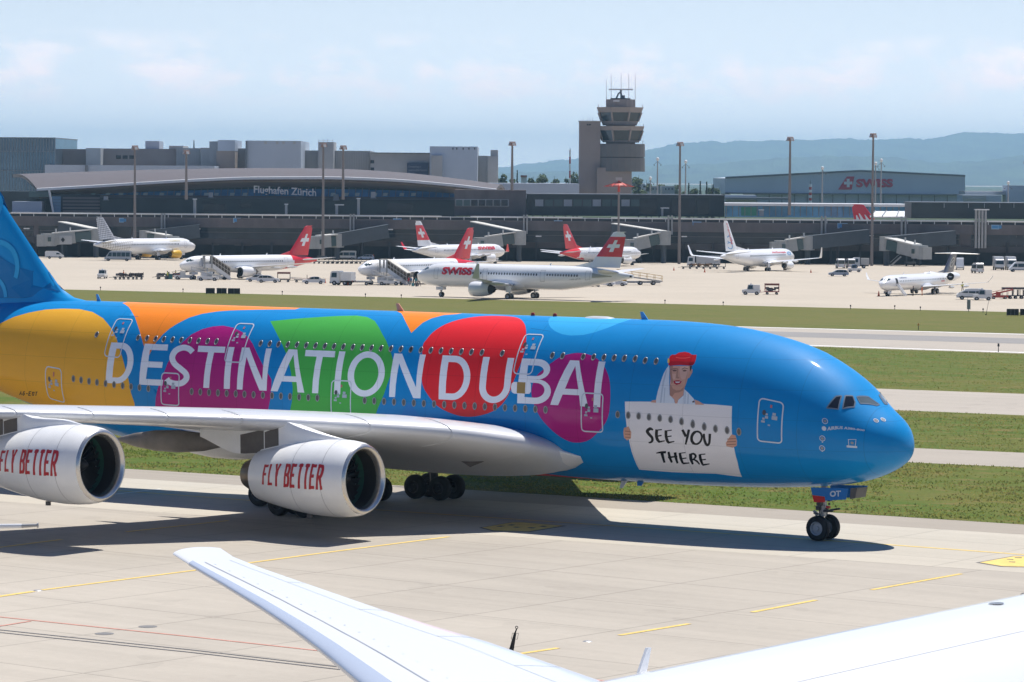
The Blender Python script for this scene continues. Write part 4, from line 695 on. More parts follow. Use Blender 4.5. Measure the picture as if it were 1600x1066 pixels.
    for i in range(26):
        a = 1.2+(cle+6.0-1.2)*i/25; w = .04+.36*min(1, (a-1.2)/2.2)*min(1, (cle+6.2-a)/2.5); t_, bt = top(a), bot(a)
        rings.append([(a, w*.75, t_), (a, w, t_*.7+bt*.3), (a, w, bt), (a, -w, bt), (a, -w, t_*.7+bt*.3), (a, -w*.75, t_)])
    mb.loft(rings)
    mb.mi(1)
    mb.build('pylon', [M_NAC, M_HOT], e, smooth=35)
    for y_ in (1, -1):
        for a0_, a1_ in ((5.2, 6.1), (6.16, 7.7)):
            mb = MB(); vv = []
            for i in range(9):
                a = a0_+(a1_-a0_)*i/8; w = (.04+.36*min(1, (a-1.2)/2.2)*min(1, (cle+6.2-a)/2.5))+.014; t_, bt = top(a), bot(a); vv += [(a, y_*w, t_*(.74-.10*i/8)+bt*(.26+.10*i/8)), (a, y_*w, max(bt, nacr(a)*.98 if a < 6.5 else bt)+.02)]
            mb.add(vv, [(2*i, 2*i+1, 2*i+3, 2*i+2) for i in range(8)]); mb.build('pylon_panel', M_DARKG, e, smooth=0, fix=False)
    return e
engine(14.9, 22.55, 3.12, 1, .2); engine(25.7, 30.33, 4.10, 1, .6); engine(14.9, 22.72, 3.12, -1, .4); engine(25.7, 30.48, 4.10, -1, .1)
# ---- tail fin, tailplanes
fin_le = [(53.2, 10.72), (54.6, 10.95), (55.6, 11.45), (57.4, 13.30), (60.4, 16.66), (67.4, 24.0)]
fin_te = [(70.4, 9.6), (70.6, 11.0), (70.8, 12), (71.2, 14), (71.8, 17), (72.6, 24.0)]
mb = MB(); rings = []
for (s0, z), (s1, z1) in zip(fin_le, fin_te):
    r = []
    for i in range(13):
        x = (1-cos(pi*i/12))/2; r.append((s0+(s1-s0)*x, foil(s1-s0, x, .085), z+(z1-z)*x))
    rings.append(r+[(p[0], -p[1], p[2]) for p in r[-2:0:-1]])
mb.loft(rings); fin = mb.build('tail_fin', mat('fin_bright_blue', (.001, .29, .66), .36, coat=.25, spec=.3), BIG, smooth=40)
def fin_y(s, z):
    for i in range(len(fin_le)-1):
        a, b_ = fin_le[i], fin_le[i+1]; c, d = fin_te[i], fin_te[i+1]
    le = pchip([q[1] for q in fin_le], [q[0] for q in fin_le])(z); te = 70.4+(z-9.6)*.15
    x = min(1, max(0, (s-le)/(te-le))); return foil(te-le, x, .085)
def fin_patch(name, loops, m, off):
    for sg in (1, -1):
        mb = MB()
        for lp in loops: n = len(lp); mb.add([(s, sg*(fin_y(s, z)+off), z) for s, z in lp], [tuple(range(n))])
        mb.build(name, m, fin, smooth=0)
def fring(c, r, w, n=36, t0=0, t1=360): 
    out = []
    for i in range(n):
        a, b_ = radians(t0+(t1-t0)*i/n), radians(t0+(t1-t0)*(i+1)/n)
        out.append([(c[0]+(r+w/2)*cos(a), c[1]+(r+w/2)*sin(a)), (c[0]+(r+w/2)*cos(b_), c[1]+(r+w/2)*sin(b_)), (c[0]+(r-w/2)*cos(b_), c[1]+(r-w/2)*sin(b_)), (c[0]+(r-w/2)*cos(a), c[1]+(r-w/2)*sin(a))])
    return out
M_FINL = mat('fin_light_blue', (.03, .40, .74), .36, coat=.25, spec=.3); M_FIND = mat('fin_deep_blue', (.0005, .185, .46), .36, coat=.25, spec=.3)
def fgrid(pts, n=10):
    """cut a fin outline into small pieces so that it follows the surface"""
    vv = [Vector(p) for p in pts]; m_ = len(vv); x0, x1, z0, z1 = min(p.x for p in vv), max(p.x for p in vv), min(p.y for p in vv), max(p.y for p in vv)
    vv += [Vector((x0+(x1-x0)*(i+.5)/n, z0+(z1-z0)*(j+.5)/n)) for i in range(n) for j in range(n)]
    r_ = delaunay_2d_cdt(vv, [(i, (i+1) % m_) for i in range(m_)], [], 0, 1e-4); return [[tuple(r_[0][i]) for i in f] for f in r_[2] if inpoly((sum(r_[0][i].x for i in f)/3, sum(r_[0][i].y for i in f)/3), [tuple(p) for p in pts])]
fin_patch('deep_blue_field', fgrid([(55.35, 11.2), (56.0, 11.75), (56.55, 12.4), (57.5, 12.45), (58.5, 12.65), (59.6, 13.1), (60.6, 13.75), (61.6, 14.6), (62.6, 15.6), (66, 15.2), (69, 13), (69.6, 11.0), (64, 10.75), (58, 10.85)]), M_FIND, .05)
fin_patch('fin_ring', fring((60.05, 12.55), 1.55, .30, 44, -75, 200), M_FINL, .075)
fin_patch('fin_ring', fring((60.6, 10.75), 1.35, .26, 30, 30, 175), M_FINL, .075)
fin_patch('fin_disc', fgrid([(61.35+1.35*cos(2*pi*i/24), 16.1+1.3*sin(2*pi*i/24)) for i in range(24)], 6), M_FINL, .075)
fin_patch('orange_flash', fgrid([(59.85, 11.15), (60.9, 10.75), (61.2, 11.6), (60.4, 11.55)], 4), MATS['livery_orange'], .10)
mb = MB(); tz = tab((5.5, 8.3), (15.2, 9.9))
for sg in (1, -1):
    mb = MB(); rings = []
    for l, s0, s1 in ((.8, 58.6, 69.5), (2.0, 59.6, 69.6), (15.2, 69.6, 73.8)):
        z = 8.35+.105*l; r = []
        for i in range(13):
            x = (1-cos(pi*i/12))/2; r.append((s0+(s1-s0)*x, sg*l, z+foil(s1-s0, x, .09)))
        rings.append(r+[(p[0], p[1], 2*z-p[2]) for p in r[-2:0:-1]])
    mb.loft(rings); mb.build('tailplane', M_WINGP, BIG, smooth=40)
# ---- landing gear
M_TYRE = mat('tyre_rubber', (.012, .012, .013), .75, var=.2, scale=3); M_RIM = mat('wheel_rim_grey', (.42, .43, .45), .4, metal=.3); M_STRUT = mat('gear_strut_grey', (.32, .33, .35), .35, metal=.5); M_DSTRUT = mat('gear_metal_shade_dark', (.05, .05, .055), .45, metal=.4); M_OLEO = mat('polished_oleo', (.8, .8, .8), .12, metal=1.0); M_GRED = mat('gear_red', (.5, .02, .02), .4)
def wheel(parent, x, y, z, r, w, n=28, rim=None):
    mb = MB(); mb.rev([(-w/2, r*.55), (-w/2, r*.80), (-w*.42, r*.93), (-w*.25, r), (w*.25, r), (w*.42, r*.93), (w/2, r*.80), (w/2, r*.55)], (0, 0, 0), (0, 1, 0), n); 
    mb.mi(1)
    for sg in (1, -1): mb.rev([(sg*w*.48, r*.56), (sg*w*.44, r*.48), (sg*w*.2, r*.42), (sg*w*.22, r*.2), (sg*w*.40, r*.16), (sg*w*.42, .01)], (0, 0, 0), (0, 1, 0), 20)
    o = mb.build('wheel', [M_TYRE, rim or M_RIM], parent, smooth=35); o.location = (x, y, z); return o
def gear_root(name, s, y):
    g = bpy.data.objects.new(name, None); COL.objects.link(g); g.parent = BIG; g.location = (s, y, 0); return g
ng = gear_root('nose_gear', 4.97, 0)
for y in (.52, -.52): wheel(ng, 0, y, .635, .635, .42)
mb = MB(); mb.cyl((0, -.6, .635), (0, .6, .635), .09); mb.mi(1); mb.cyl((0, 0, .6), (0, 0, 1.25), .10); mb.mi(0); mb.cyl((0, 0, 1.2), (-.05, 0, 2.9), .16); mb.cyl((0, 0, 1.45), (0, 0, 1.75), .24)
mb.cyl((.05, 0, 1.15), (.55, 0, 1.45), .05); mb.cyl((.55, 0, 1.45), (.1, 0, .8), .06); mb.mi(2)
random.seed(3)
for i in range(16):
    a = (random.uniform(-.35, .3), random.uniform(-.4, .4), random.uniform(1.3, 2.15)); mb.box(a, (random.uniform(.06, .24), random.uniform(.06, .3), random.uniform(.05, .22)))
mb.tube([(-.2, .35, 1.5), (-.75, .35, 1.55)], .06); mb.tube([(-.2, -.35, 1.5), (-.75, -.35, 1.6)], .05); mb.tube([(0, .3, 1.1), (.1, .35, 1.9)], .03)
mb.mi(3); mb.box((-.5, .4, 1.72), (.2, .12, .12))
mb.build('strut', [M_STRUT, M_OLEO, M_DSTRUT, M_GRED], ng, smooth=35)
mb = MB(); mb.ell((.12, .3, 2.02), (.11, .11, .12)); mb.build('taxi_light', mat('taxi_light_glow', (1, .97, .85), .2, emit=3.0), ng, smooth=60)
M_DOORB = mat('gear_door_blue', (.001, .17, .50), .4, spec=.3); M_RED = mat('gear_door_red', (.62, .008, .014), .4, spec=.3)
for sg in (1, -1):
    mb = MB(); y0 = sg*.95; mb.prism([(.18, y0, 2.72), (.08, y0, 2.34), (-.62, y0, 2.30), (-.66, y0, 2.10), (-1.80, y0, 2.22), (-1.95, y0, 2.78)], (0, sg*.06, 0))
    mb.mi(1); mb.prism([(.10, y0, 2.33), (-.02, y0, 1.98), (-.62, y0, 2.02), (-.61, y0, 2.29)], (0, sg*.06, 0))
    mb.mi(2)
    if sg == 1: text_on(mb, 'OT', lambda u, v: (-.92-.62*u, y0+.075, 2.30+.06*u+.30*v), bold=.04)
    mb.build('nose_gear_door', [M_DOORB, M_RED, M_LETW], ng, smooth=0)
mb = MB(); mb.prism([(-2.02, -.2, 2.80), (-2.38, -.2, 2.80), (-2.28, -.2, 2.30), (-1.98, -.2, 2.24)], (0, 1.1, 0)); mb.build('forward_gear_door', M_DARKG, ng, smooth=0)
def bogie(name, s, y, axles, top):
    g = gear_root(name, s, y); r = .69
    for i in range(axles):
        x = (i-(axles-1)/2)*1.7
        for yy in (.68, -.68): wheel(g, x, yy, r, r, .5, 24, M_DSTRUT)  # dark rims carry the shade under the belly in their colour
    mb = MB(); mb.bar((-(axles-1)*.85, 0, r), ((axles-1)*.85, 0, r), .28, .3); mb.cyl((0, 0, r), top, .24)
    for i in range(axles): mb.cyl(((i-(axles-1)/2)*1.7, -.7, r), ((i-(axles-1)/2)*1.7, .7, r), .1)
    mb.bar((0, 0, 1.2), (1.6, 0, 2.6), .16, .16); mb.build('strut', M_DSTRUT, g, smooth=35)
for sg in (1, -1):
    bogie('wing_gear', 33.3, sg*6.23, 2, (0, sg*-.4, 4.2)); bogie('body_gear', 36.6, sg*2.63, 3, (0, 0, 3.0))
# antennas on the crown
def blade(s, h, c, m):
    mb = MB(); z = BIG_TOP(s)-.03; mb.prism([(s-c/2, -.03, z), (s+c/2, -.03, z), (s+c*.75, -.03, z+h), (s+c*.35, -.03, z+h)], (0, .06, 0)); mb.build('blade_antenna', m, BIG, smooth=0)
blade(53.0-.3, .42, .3, mat('antenna_blue', (.05, .3, .6), .4)); blade(31.2, .45, .45, mat('antenna_orange', (.62, .30, .2), .4)); blade(15.6, .42, .4, mat('antenna_blue', (.05, .3, .6), .4))
mb = MB(); mb.ell((18.4, 0, 10.77), (.95, .45, .13), 16, 6); mb.build('antenna_fairing', M_WINGP, BIG, smooth=60)
for s in (22.6, 21.2): mb = MB(); mb.ell((s, 0, 10.85), (.12, .12, .14), 8, 5); mb.build('beacon', mat('beacon_red', (.4, .02, .02), .3), BIG, smooth=60)
mb = MB(); mb.prism([(16.2, .6, 2.42), (16.55, .6, 2.42), (16.68, .6, 2.02), (16.5, .6, 2.02)], (0, .06, 0)); mb.build('belly_antenna', M_WINGP, BIG, smooth=0)
mb = MB(); mb.prism([(15.2, .6, 2.42), (15.6, .6, 2.42), (15.6, .6, 2.2), (15.35, .6, 2.2)], (0, .06, 0)); mb.build('belly_antenna', M_DOORB, BIG, smooth=0)
# ================================================================== TERMINAL, TOWER, BUILDINGS, MASTS, HILLS
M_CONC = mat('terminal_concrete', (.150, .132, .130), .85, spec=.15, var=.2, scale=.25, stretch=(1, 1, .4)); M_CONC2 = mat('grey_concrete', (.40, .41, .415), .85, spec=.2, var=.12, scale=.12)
M_BROWN = mat('brown_concrete', (.30, .26, .24), .85, var=.1, scale=.12); M_METB = mat('blue_grey_cladding', (.44, .50, .58), .5, var=.06, scale=.1); M_DKG = mat('dark_green_facade', (.022, .034, .036), .4, var=.3, scale=.1)
M_DKW = mat('dark_window_band', (.016, .022, .032), .12, var=.4, scale=.3); M_UNDER = mat('undercroft_shade', (.035, .035, .038), .8, var=.3, scale=.3); M_ROOFM = mat('curved_roof_metal', (.125, .108, .108), .55, spec=.2, var=.08, scale=.2)  # undercroft: deep shade under the pier put into a near-black colour
M_RIMW = mat('roof_rim_white', (.74, .74, .74), .3); M_GLB = mat('hall_glass_blue', (.09, .25, .46), .15, var=.4, scale=.15); M_GLG = mat('hall_glass_green', (.07, .12, .12), .12); M_GLT = mat('office_glass', (.15, .22, .28), .08, metal=.6, var=.3, scale=.12)
M_MULL = mat('mullion_grey', (.16, .18, .20), .5); M_STEEL = mat('galvanised_steel', (.36, .36, .36), .45, metal=.4, var=.1, scale=1); M_RAIL = mat('roof_rail_white', (.75, .76, .76), .4); M_LTG = mat('light_grey_panel', (.42, .43, .43), .5, var=.06, scale=.2)
M_SGN = mat('sign_blue', (.06, .25, .50), .4); M_SGNL = mat('sign_frame_light_blue', (.30, .46, .62), .4); M_WHT = mat('plain_white_paint', (.80, .80, .79), .4); M_DK = mat('plain_dark', (.02, .021, .024), .5); M_LOGOR = mat('logo_red', (.55, .012, .035), .45); M_LOGOR2 = mat('logo_red_faded', (.60, .05, .09), .5)
TY = lambda px: 985-45*px/1600.0
def pbox(mb, px0, px1, py0, py1, Y, dep, m=0, zb=None):
    """upright block whose front face fills that part of the view at depth Y"""
    pm = (py0+py1)/2; xm = (px0+px1)/2
    a = D(px0, pm, Y); c = D(px1, pm, Y); t = D(xm, py0, Y).z; b_ = D(xm, py1, Y).z if zb is None else zb
    mb.mi(m).box(((a.x+c.x)/2, Y+dep/2, (t+b_)/2), (c.x-a.x, dep, t-b_)); return mb
# ---- hills, one ridge behind the other
M_HILL = mat('wooded_hill', (.034, .058, .024), .95, var=1.0, scale=.006, stretch=(1, .2, 1), col2=(.004, .008, .006)); M_HILL2 = mat('wooded_hill_near', (.032, .055, .024), .95, var=1.0, scale=.009, stretch=(1, .2, 1), col2=(.004, .008, .006))
def ridge(name, Y, dep, prof, rough, m, seed):
    mb = MB(); n = 1500; x0, x1 = -300, 1900; rows = 16
    f = pchip([p[0] for p in prof], [p[1] for p in prof])
    for r in range(rows+1):
        q = r/rows; y = Y-dep*(1-q)
        for i in range(n+1):
            px = x0+(x1-x0)*i/n; top = D(px, f(px), Y).z; x = D(px, 270, Y).x*(y/Y)
            h = -5+(top+5)*(q**.8)+rough*q*(noise.fractal((x*.005, y*.004, seed), 1, 2, 5)*.6+noise.noise((x*.04, y*.02, seed))*.30+noise.noise((x*.13, y*.05, seed+7))*.16)*(.35+.65*sin(q*pi*.9))
            mb.v.append((x, y, h))
    w = n+1
    for r in range(rows):
        for i in range(n): mb.f.append((r*w+i, r*w+i+1, (r+1)*w+i+1, (r+1)*w+i)); mb.m.append(0)
    for i in range(n+1): mb.v.append((mb.v[rows*w+i][0], Y+dep, -5))
    o = (rows+1)*w
    for i in range(n): mb.f.append((rows*w+i, rows*w+i+1, o+i+1, o+i)); mb.m.append(0)
    return kind(mb.build(name, m, smooth=60, fix=False), 'structure')
ridge('hills', 24000, 5000, [(-300, 264), (500, 263), (780, 262), (830, 256), (880, 251), (930, 243), (1005, 233), (1050, 227), (1100, 222), (1150, 221), (1180, 219), (1230, 217), (1300, 217), (1370, 218), (1440, 217), (1480, 212), (1520, 208), (1600, 207), (1900, 206)], 46, M_HILL, 1.3)
ridge('hills', 16500, 2800, [(-300, 272), (700, 271), (900, 268), (1010, 262), (1080, 258), (1150, 252), (1240, 246), (1300, 243), (1400, 247), (1470, 255), (1540, 250), (1600, 243), (1900, 236)], 30, M_HILL2, 4.7)
# ---- trees
M_LEAF = mat('tree_leaves', (.06, .10, .026), .8, var=.5, scale=.6); M_LEAFD = mat('fir_needles', (.022, .045, .020), .85, var=.4, scale=.6); M_BARK = mat('tree_bark', (.08, .06, .045), .9)
TREES = [0]
def tree(px, pyt, pyb, Y, wpx, label, conifer=False):
    p0 = D(px, pyb, Y); z0 = gz(Y) if p0.z < gz(Y)+40 else p0.z; top = D(px, pyt, Y).z; h = top-z0; w = wpx*Y/FPX/2
    t = thing('fir_tree' if conifer else 'broadleaf_tree', label, 'tree', (p0.x, Y, z0), 0, 'trees behind the terminal')
    TREES[0] += 1; rnd = random.Random(TREES[0])
    mb = MB(); mb.cyl((0, 0, 0), (0, 0, h*.92), max(.2, h*.018), .06, 7)
    for i in range(5):
        a = rnd.uniform(0, 6.28); zz = h*rnd.uniform(.4, .75); mb.cyl((0, 0, zz), (cos(a)*w*.6, sin(a)*w*.6, zz+h*.12), .12, .04, 5)
    mb.build('trunk', M_BARK, t, smooth=0)
    mb = MB(); n = 900
    blobs = [(rnd.uniform(-.55, .55)*w, rnd.uniform(-.55, .55)*w, h*rnd.uniform(.5, .86), rnd.uniform(.35, .6)*w) for _ in range(9)]
    for i in range(n):
        if conifer:
            q = rnd.random()**.7; zz = h*(1-.86*q); rr = w*q*(.55+.45*sin(zz*2.2)**2)*sqrt(rnd.random()); a = rnd.uniform(0, 6.283); c = Vector((rr*cos(a), rr*sin(a), zz))
        else:
            b_ = rnd.choice(blobs); d = Vector((rnd.gauss(0, 1), rnd.gauss(0, 1), rnd.gauss(0, .8))).normalized()*b_[3]*rnd.uniform(.6, 1.05); c = Vector(b_[:3])+d
            c.z = min(c.z, h)
        s = rnd.uniform(.3, .75)*(.55+w*.05); u = Vector((rnd.gauss(0, 1), rnd.gauss(0, 1), rnd.gauss(0, 1))).normalized()*s; v = u.orthogonal().normalized()*s
        mb.add([c-u, c+v, c+u, c-v], [(0, 1, 2, 3)])
    mb.build('crown', M_LEAFD if conifer else M_LEAF, t, smooth=0, fix=False)
for a in ((786, 263, 298, 1500, 18, 'slim tree beside the light mast on the left of the tower'), (800, 268, 298, 1490, 14, 'low dark tree directly behind the light mast left of the tower'), (833, 268, 298, 1430, 20, 'left tree of the clump left of the control tower'), (848, 262, 298, 1420, 24, 'tallest rounded tree of the clump left of the control tower'), (866, 267, 298, 1410, 24, 'broad tree just left of the red and white mast'),
          (896, 259, 298, 1450, 26, 'tall bushy tree behind the red and white mast'), (884, 268, 298, 1440, 16, 'pale low tree at the foot of the red and white mast'), (998, 266, 302, 1450, 26, 'bushy tree peeking out right of the tower shaft'), (1018, 283, 302, 1640, 22, 'small tree behind the small white lamp'), (1044, 286, 304, 1650, 26, 'wide low tree above the pale flat blocks'), (92, 221, 290, 1700, 20, 'tree top rising behind the glass office block'), (106, 229, 290, 1720, 14, 'small tree top above the brown concrete block'), (190, 229, 290, 1750, 16, 'tree top just showing over the long brown block'), (1124, 287, 306, 1500, 18, 'low tree beside the left end of the hangar'), (1084, 286, 306, 1500, 18, 'low tree between the firs and the flat blocks'), (1064, 287, 306, 1520, 16, 'little tree behind the tall flood light mast')): tree(*a)
for a in ((778, 268, 298, 1520, 18, 'low tree at the right end of the grey stair tower'), (822, 270, 298, 1460, 16, 'small tree right of the little red roof'), (856, 272, 298, 1400, 18, 'lowest front tree of the clump left of the control tower'), (902, 266, 298, 1460, 18, 'tree touching the left edge of the tower shaft'), (1010, 274, 302, 1460, 16, 'small dark tree right of the bushy tree by the tower'), (1030, 281, 302, 1660, 20, 'tree crown behind the middle of the pale flat blocks'), (1056, 281, 304, 1660, 18, 'tree crown directly left of the tall flood mast'), (1112, 281, 306, 1530, 16, 'tree crown rising behind the short dark fir'), (1134, 279, 306, 1700, 18, 'tree crown touching the left end of the hangar')): tree(*a)
for a in ((808, 266, 298, 1500, 9, 'dark fir standing left of the small red roof'), (1094, 283, 306, 1480, 11, 'tallest dark fir left of the hangar'), (1104, 284, 306, 1480, 11, 'dark fir second from the hangar'), (1114, 288, 306, 1470, 9, 'short dark fir nearest the hangar'), (1076, 286, 306, 1490, 9, 'thin dark fir right of the tall flood light mast')): tree(*a, conifer=True)
# ---- buildings behind the hall
def block(name, label, pieces, mats, wins=(), group=None, fins=None):
    t = thing(name, label, 'building', (0, 0, 0), 0, group)
    for nm, px0, px1, py0, py1, Y, dep, m in pieces:
        mb = MB(); pbox(mb, px0, px1, py0, py1, Y, dep); mb.build(nm, m, t, smooth=0)
    for px0, px1, py0, py1, Y in wins:
        mb = MB(); pbox(mb, px0, px1, py0, py1, Y-.12, .25); mb.build('window', M_DKW, t, smooth=0)
    return t
def ribs(t, name, px0, px1, py0, py1, Y, n, m, w=.25):
    mb = MB()
    for i in range(n+1):
        x = px0+(px1-px0)*i/n; a = D(x, py0, Y); b_ = D(x, py1, Y); mb.box((a.x, Y-.1, (a.z+b_.z)/2), (w, .2, a.z-b_.z))
    mb.build(name, m, t, smooth=0)
t = block('glass_office', 'glass fronted office block behind the left end of the curved hall', [('tower', -30, 86, 216, 300, 1180, 60, M_GLT), ('roof_edge', -30, 86.4, 214.6, 216, 1179.5, 61, M_MULL)], None)
ribs(t, 'facade_fins', -30, 86, 217, 236, 1180, 26, M_MULL, .35); ribs(t, 'facade_fins', -30, 86, 237, 300, 1180, 26, M_MULL, .22)
mb = MB()
for y in (236, 266): pbox(mb, -30, 86, y, y+1.2, 1179.7, .3)
mb.build('floor_band', M_MULL, t, smooth=0)
block('car_park', 'brown concrete block right beside the glass office', [('wall', 86.5, 134, 233, 300, 1200, 40, M_BROWN), ('stair_core', 134.3, 157, 231.5, 300, 1196, 44, M_CONC2)], None)
t = block('car_park', 'long brown concrete block with three small windows and a box on the roof', [('wall', 161, 275, 232.5, 300, 1205, 40, M_BROWN), ('plant_room', 227, 249, 220.5, 232.5, 1215, 14, M_METB), ('stair_core', 264, 286, 228, 300, 1213, 20, M_CONC2)], None, [(181.5, 189, 243, 248.5, 1205), (191.5, 199.5, 243, 248.5, 1205), (202, 210, 243, 248.5, 1205)])
t = block('car_park', 'grey ribbed car park wall with a slim mast on its roof', [('wall', 275.3, 313, 231.5, 300, 1203, 40, M_CONC2), ('stair_core', 313.3, 337, 231, 300, 1199, 40, M_CONC2)], None); ribs(t, 'wall_ribs', 277, 311, 232, 299, 1203, 12, M_LTG, .3)
mb = MB(); a = D(303, 232, 1205); mb.cyl(a, D(303, 219, 1205), .3, .15); mb.build('roof_mast', M_MULL, t, smooth=0)
block('service_tower', 'tall grey metal clad block with a brown lower half', [('tower', 340.3, 367, 219, 236, 1190, 30, M_METB), ('lower_tower', 338, 367, 236, 300, 1191, 30, M_BROWN), ('side_tower', 327, 340, 221, 300, 1197, 30, M_CONC2)], None)
t = block('car_park', 'narrow ribbed grey wall between the two metal clad blocks', [('wall', 367.3, 391, 232, 300, 1204, 40, M_CONC2)], None); ribs(t, 'wall_ribs', 368, 383, 232.5, 299, 1204, 7, M_LTG, .3)
t = block('metal_clad_building', 'wide blue grey metal clad block behind the middle of the hall roof', [('cladding', 384.3, 470, 220, 300, 1186, 50, M_METB), ('edge_strip', 383.5, 386, 220.6, 300, 1185, 3, M_MULL)], None)
mb = MB()
for x in (413, 431, 441, 458): pbox(mb, x, x+4, 221, 225, 1185.8, .3)
mb.build('vent', M_LTG, t, smooth=0)
t = block('car_park', 'grey ribbed car park with a taller stair tower in its middle', [('wall', 470.4, 578, 235.5, 300, 1210, 40, M_CONC2), ('stair_tower', 497, 521, 222, 300, 1202, 20, M_CONC2)], None); ribs(t, 'wall_ribs', 472, 496, 236, 299, 1210, 9, M_LTG, .3); ribs(t, 'wall_ribs', 523, 577, 236, 299, 1210, 20, M_LTG, .3)
mb = MB()
for x in (498, 505, 512, 520): a = D(x, 222, 1202.5); mb.cyl(a, a+Vector((0, 0, 1.1)), .06)
mb.bar(D(498, 219.5, 1202.5), D(520, 219.6, 1202.5), .08, .08); mb.build('roof_railing', M_STEEL, t, smooth=0)
t = block('concrete_hall', 'plain grey concrete block carrying a dark blue banner', [('wall', 578.4, 676, 239.5, 300, 1205, 40, M_CONC2), ('roof_edge', 578.2, 672, 238.6, 240, 1204, 42, M_MULL)], None, [(579, 584.5, 250.5, 255.5, 1205), (579, 584.5, 262, 267, 1205)])
bn = thing('banner', 'dark blue banner with pale text on the concrete block', 'banner', (0, 0, 0))
mb = MB(); pbox(mb, 636, 669, 255, 277.5, 1204, .4); mb.build('cloth', mat('banner_blue', (.035, .06, .12), .6), bn, smooth=0)
mb = MB()
for k, w in enumerate(('Designing a', 'sustainable future', 'for air')):
    ww = (19, 28, 9)[k]; text_on(mb, w, lambda u, v, k=k, ww=ww: tuple(D(638.5+ww*u, 262.6+5*k-3.6*v, 1203.7)))
mb.build('lettering', mat('banner_text', (.32, .36, .42), .6), bn, smooth=0)
t = block('metal_clad_building', 'blue grey metal clad block right of the banner', [('cladding', 671.3, 746, 229, 300, 1188, 50, M_METB), ('edge_strip', 674, 691, 243, 300, 1186, 3, M_CONC2)], None)
mb = MB()
for x in (707, 713, 723, 732, 741): pbox(mb, x, x+1.5, 231, 234, 1187.8, .3)
mb.build('vent', M_DK, t, smooth=0)
block('stair_tower', 'grey concrete stair tower at the right end of the car parks', [('shaft', 762, 778, 244, 300, 1206, 20, M_CONC2), ('cap', 766.5, 778, 234.5, 244, 1207, 16, M_CONC2), ('link', 746.2, 762, 243.5, 300, 1209, 20, M_CONC2)], None)
block('low_hall', 'long low blue grey roof behind the curved hall', [('wall', 70, 335, 258.5, 300, 1170, 20, M_METB), ('joint', 133, 137, 258.2, 300, 1169, 3, M_MULL)], None)
block('low_hall', 'low pale blue flat roof left of the control tower', [('wall', 700, 905, 286.5, 310, 1120, 40, M_METB)], None)
block('cottage', 'tiny house with a red roof among the trees', [('wall', 814, 823, 277, 290, 1450, 8, M_WHT), ('roof', 813.5, 823.5, 274, 277, 1449, 10, mat('tile_red', (.4, .14, .09), .8))], None)
for i, (x0, x1, y0) in enumerate(((989, 1001, 284), (1003, 1008, 287), (1008.5, 1030, 291), (1034, 1054, 291))):
    block('apartment_block', ('dark tall flat block right of the tower shaft', 'white narrow flat block beside the dark one', 'pale low flat block in front of the woods', 'pale flat block left of the tall flood light mast')[i], [('wall', x0, x1, y0, 306, 1600+i*9, 20, (M_MULL, M_WHT, M_LTG, M_LTG)[i])], None, [(x0+(x1-x0)*k/4+.5, x0+(x1-x0)*k/4+2, y0+3, y0+6, 1600+i*9) for k in range(1, 4)])
# ---- curved hall
hall = thing('terminal_hall', 'terminal hall with a long arched roof and the airport name', 'building', (0, 0, 0))
front = pchip([58, 130, 210, 300, 400, 500, 600, 700, 775], [295.5, 291.5, 286.5, 281.3, 277.6, 277.2, 280.2, 288, 296.5]); back = pchip([20, 100, 250, 400, 520, 640, 790], [272.5, 270, 267, 266.4, 268, 276, 297])
YF, YB = 1015, 1100
mb = MB(); n = 60; rings = []
for i in range(n+1):
    q = i/n; xf = 58+(775-58)*q; xb = 20+(790-20)*q; pf = D(xf, front(xf), YF); pb = D(xb, back(xb), YB); r = []
    for k in range(9):
        u = k/8; p = pf.lerp(pb, u); p.z += 1.6*sin(u*pi); r.append(p)
    rings.append(r+[p-Vector((0, -.2, 1.0)) for p in r[::-1]])
mb.loft(rings); mb.build('roof', M_ROOFM, hall, smooth=40)
mb = MB(); rings = []
for i in range(n+1):
    xf = 57.5+(776-57.5)*i/n; p = D(xf, front(xf), YF-.5); h = 1.0
    rings.append([p+Vector((0, -.35, .15)), p+Vector((0, .4, .25)), p+Vector((0, .4, -.5)), p+Vector((0, -.35, -.55))])
mb.loft(rings); mb.build('roof_rim', M_RIMW, hall, smooth=30)
mb = MB(); rings = []
for i in range(n+1):
    xf = 58+(773-58)*i/n; p = D(xf, front(xf), YF+.3)-Vector((0, 0, .55)); rings.append([p+Vector((0, 0, 0)), p+Vector((0, .4, .3)), p+Vector((0, 8, -2.2)), p+Vector((0, 7, -2.8))])
mb.loft(rings); mb.build('eaves', mat('eaves_grey_brown', (.34, .30, .28), .6), hall, smooth=0)
mb = MB(); bot = 311.0
for i in range(n):
    xa = 82+(712-82)*i/n; xc = 82+(712-82)*(i+1)/n; mb.mi(0)
    ta, tb = D(xa, front(xa)+4, YF+7), D(xc, front(xc)+4, YF+7); ba, bb = D(xa, bot, YF+4), D(xc, bot, YF+4)
    ma, mb_ = ta.lerp(ba, .48), tb.lerp(bb, .48)
    mb.mi(1).add([ta, tb, mb_, ma], [(3, 2, 1, 0)]); mb.mi(0).add([ma, mb_, bb, ba], [(3, 2, 1, 0)])
mb.build('glass_facade', [M_GLB, M_GLG], hall, smooth=0, fix=False)
mb = MB()
for i in range(0, 61):
    xa = 82+(712-82)*i/60; mb.bar(D(xa+2.5, front(xa)+4, YF+6.7), D(xa, bot, YF+3.7), .16, .2)
mb.build('facade_mullions', M_MULL, hall, smooth=0)
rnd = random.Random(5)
mb = MB()
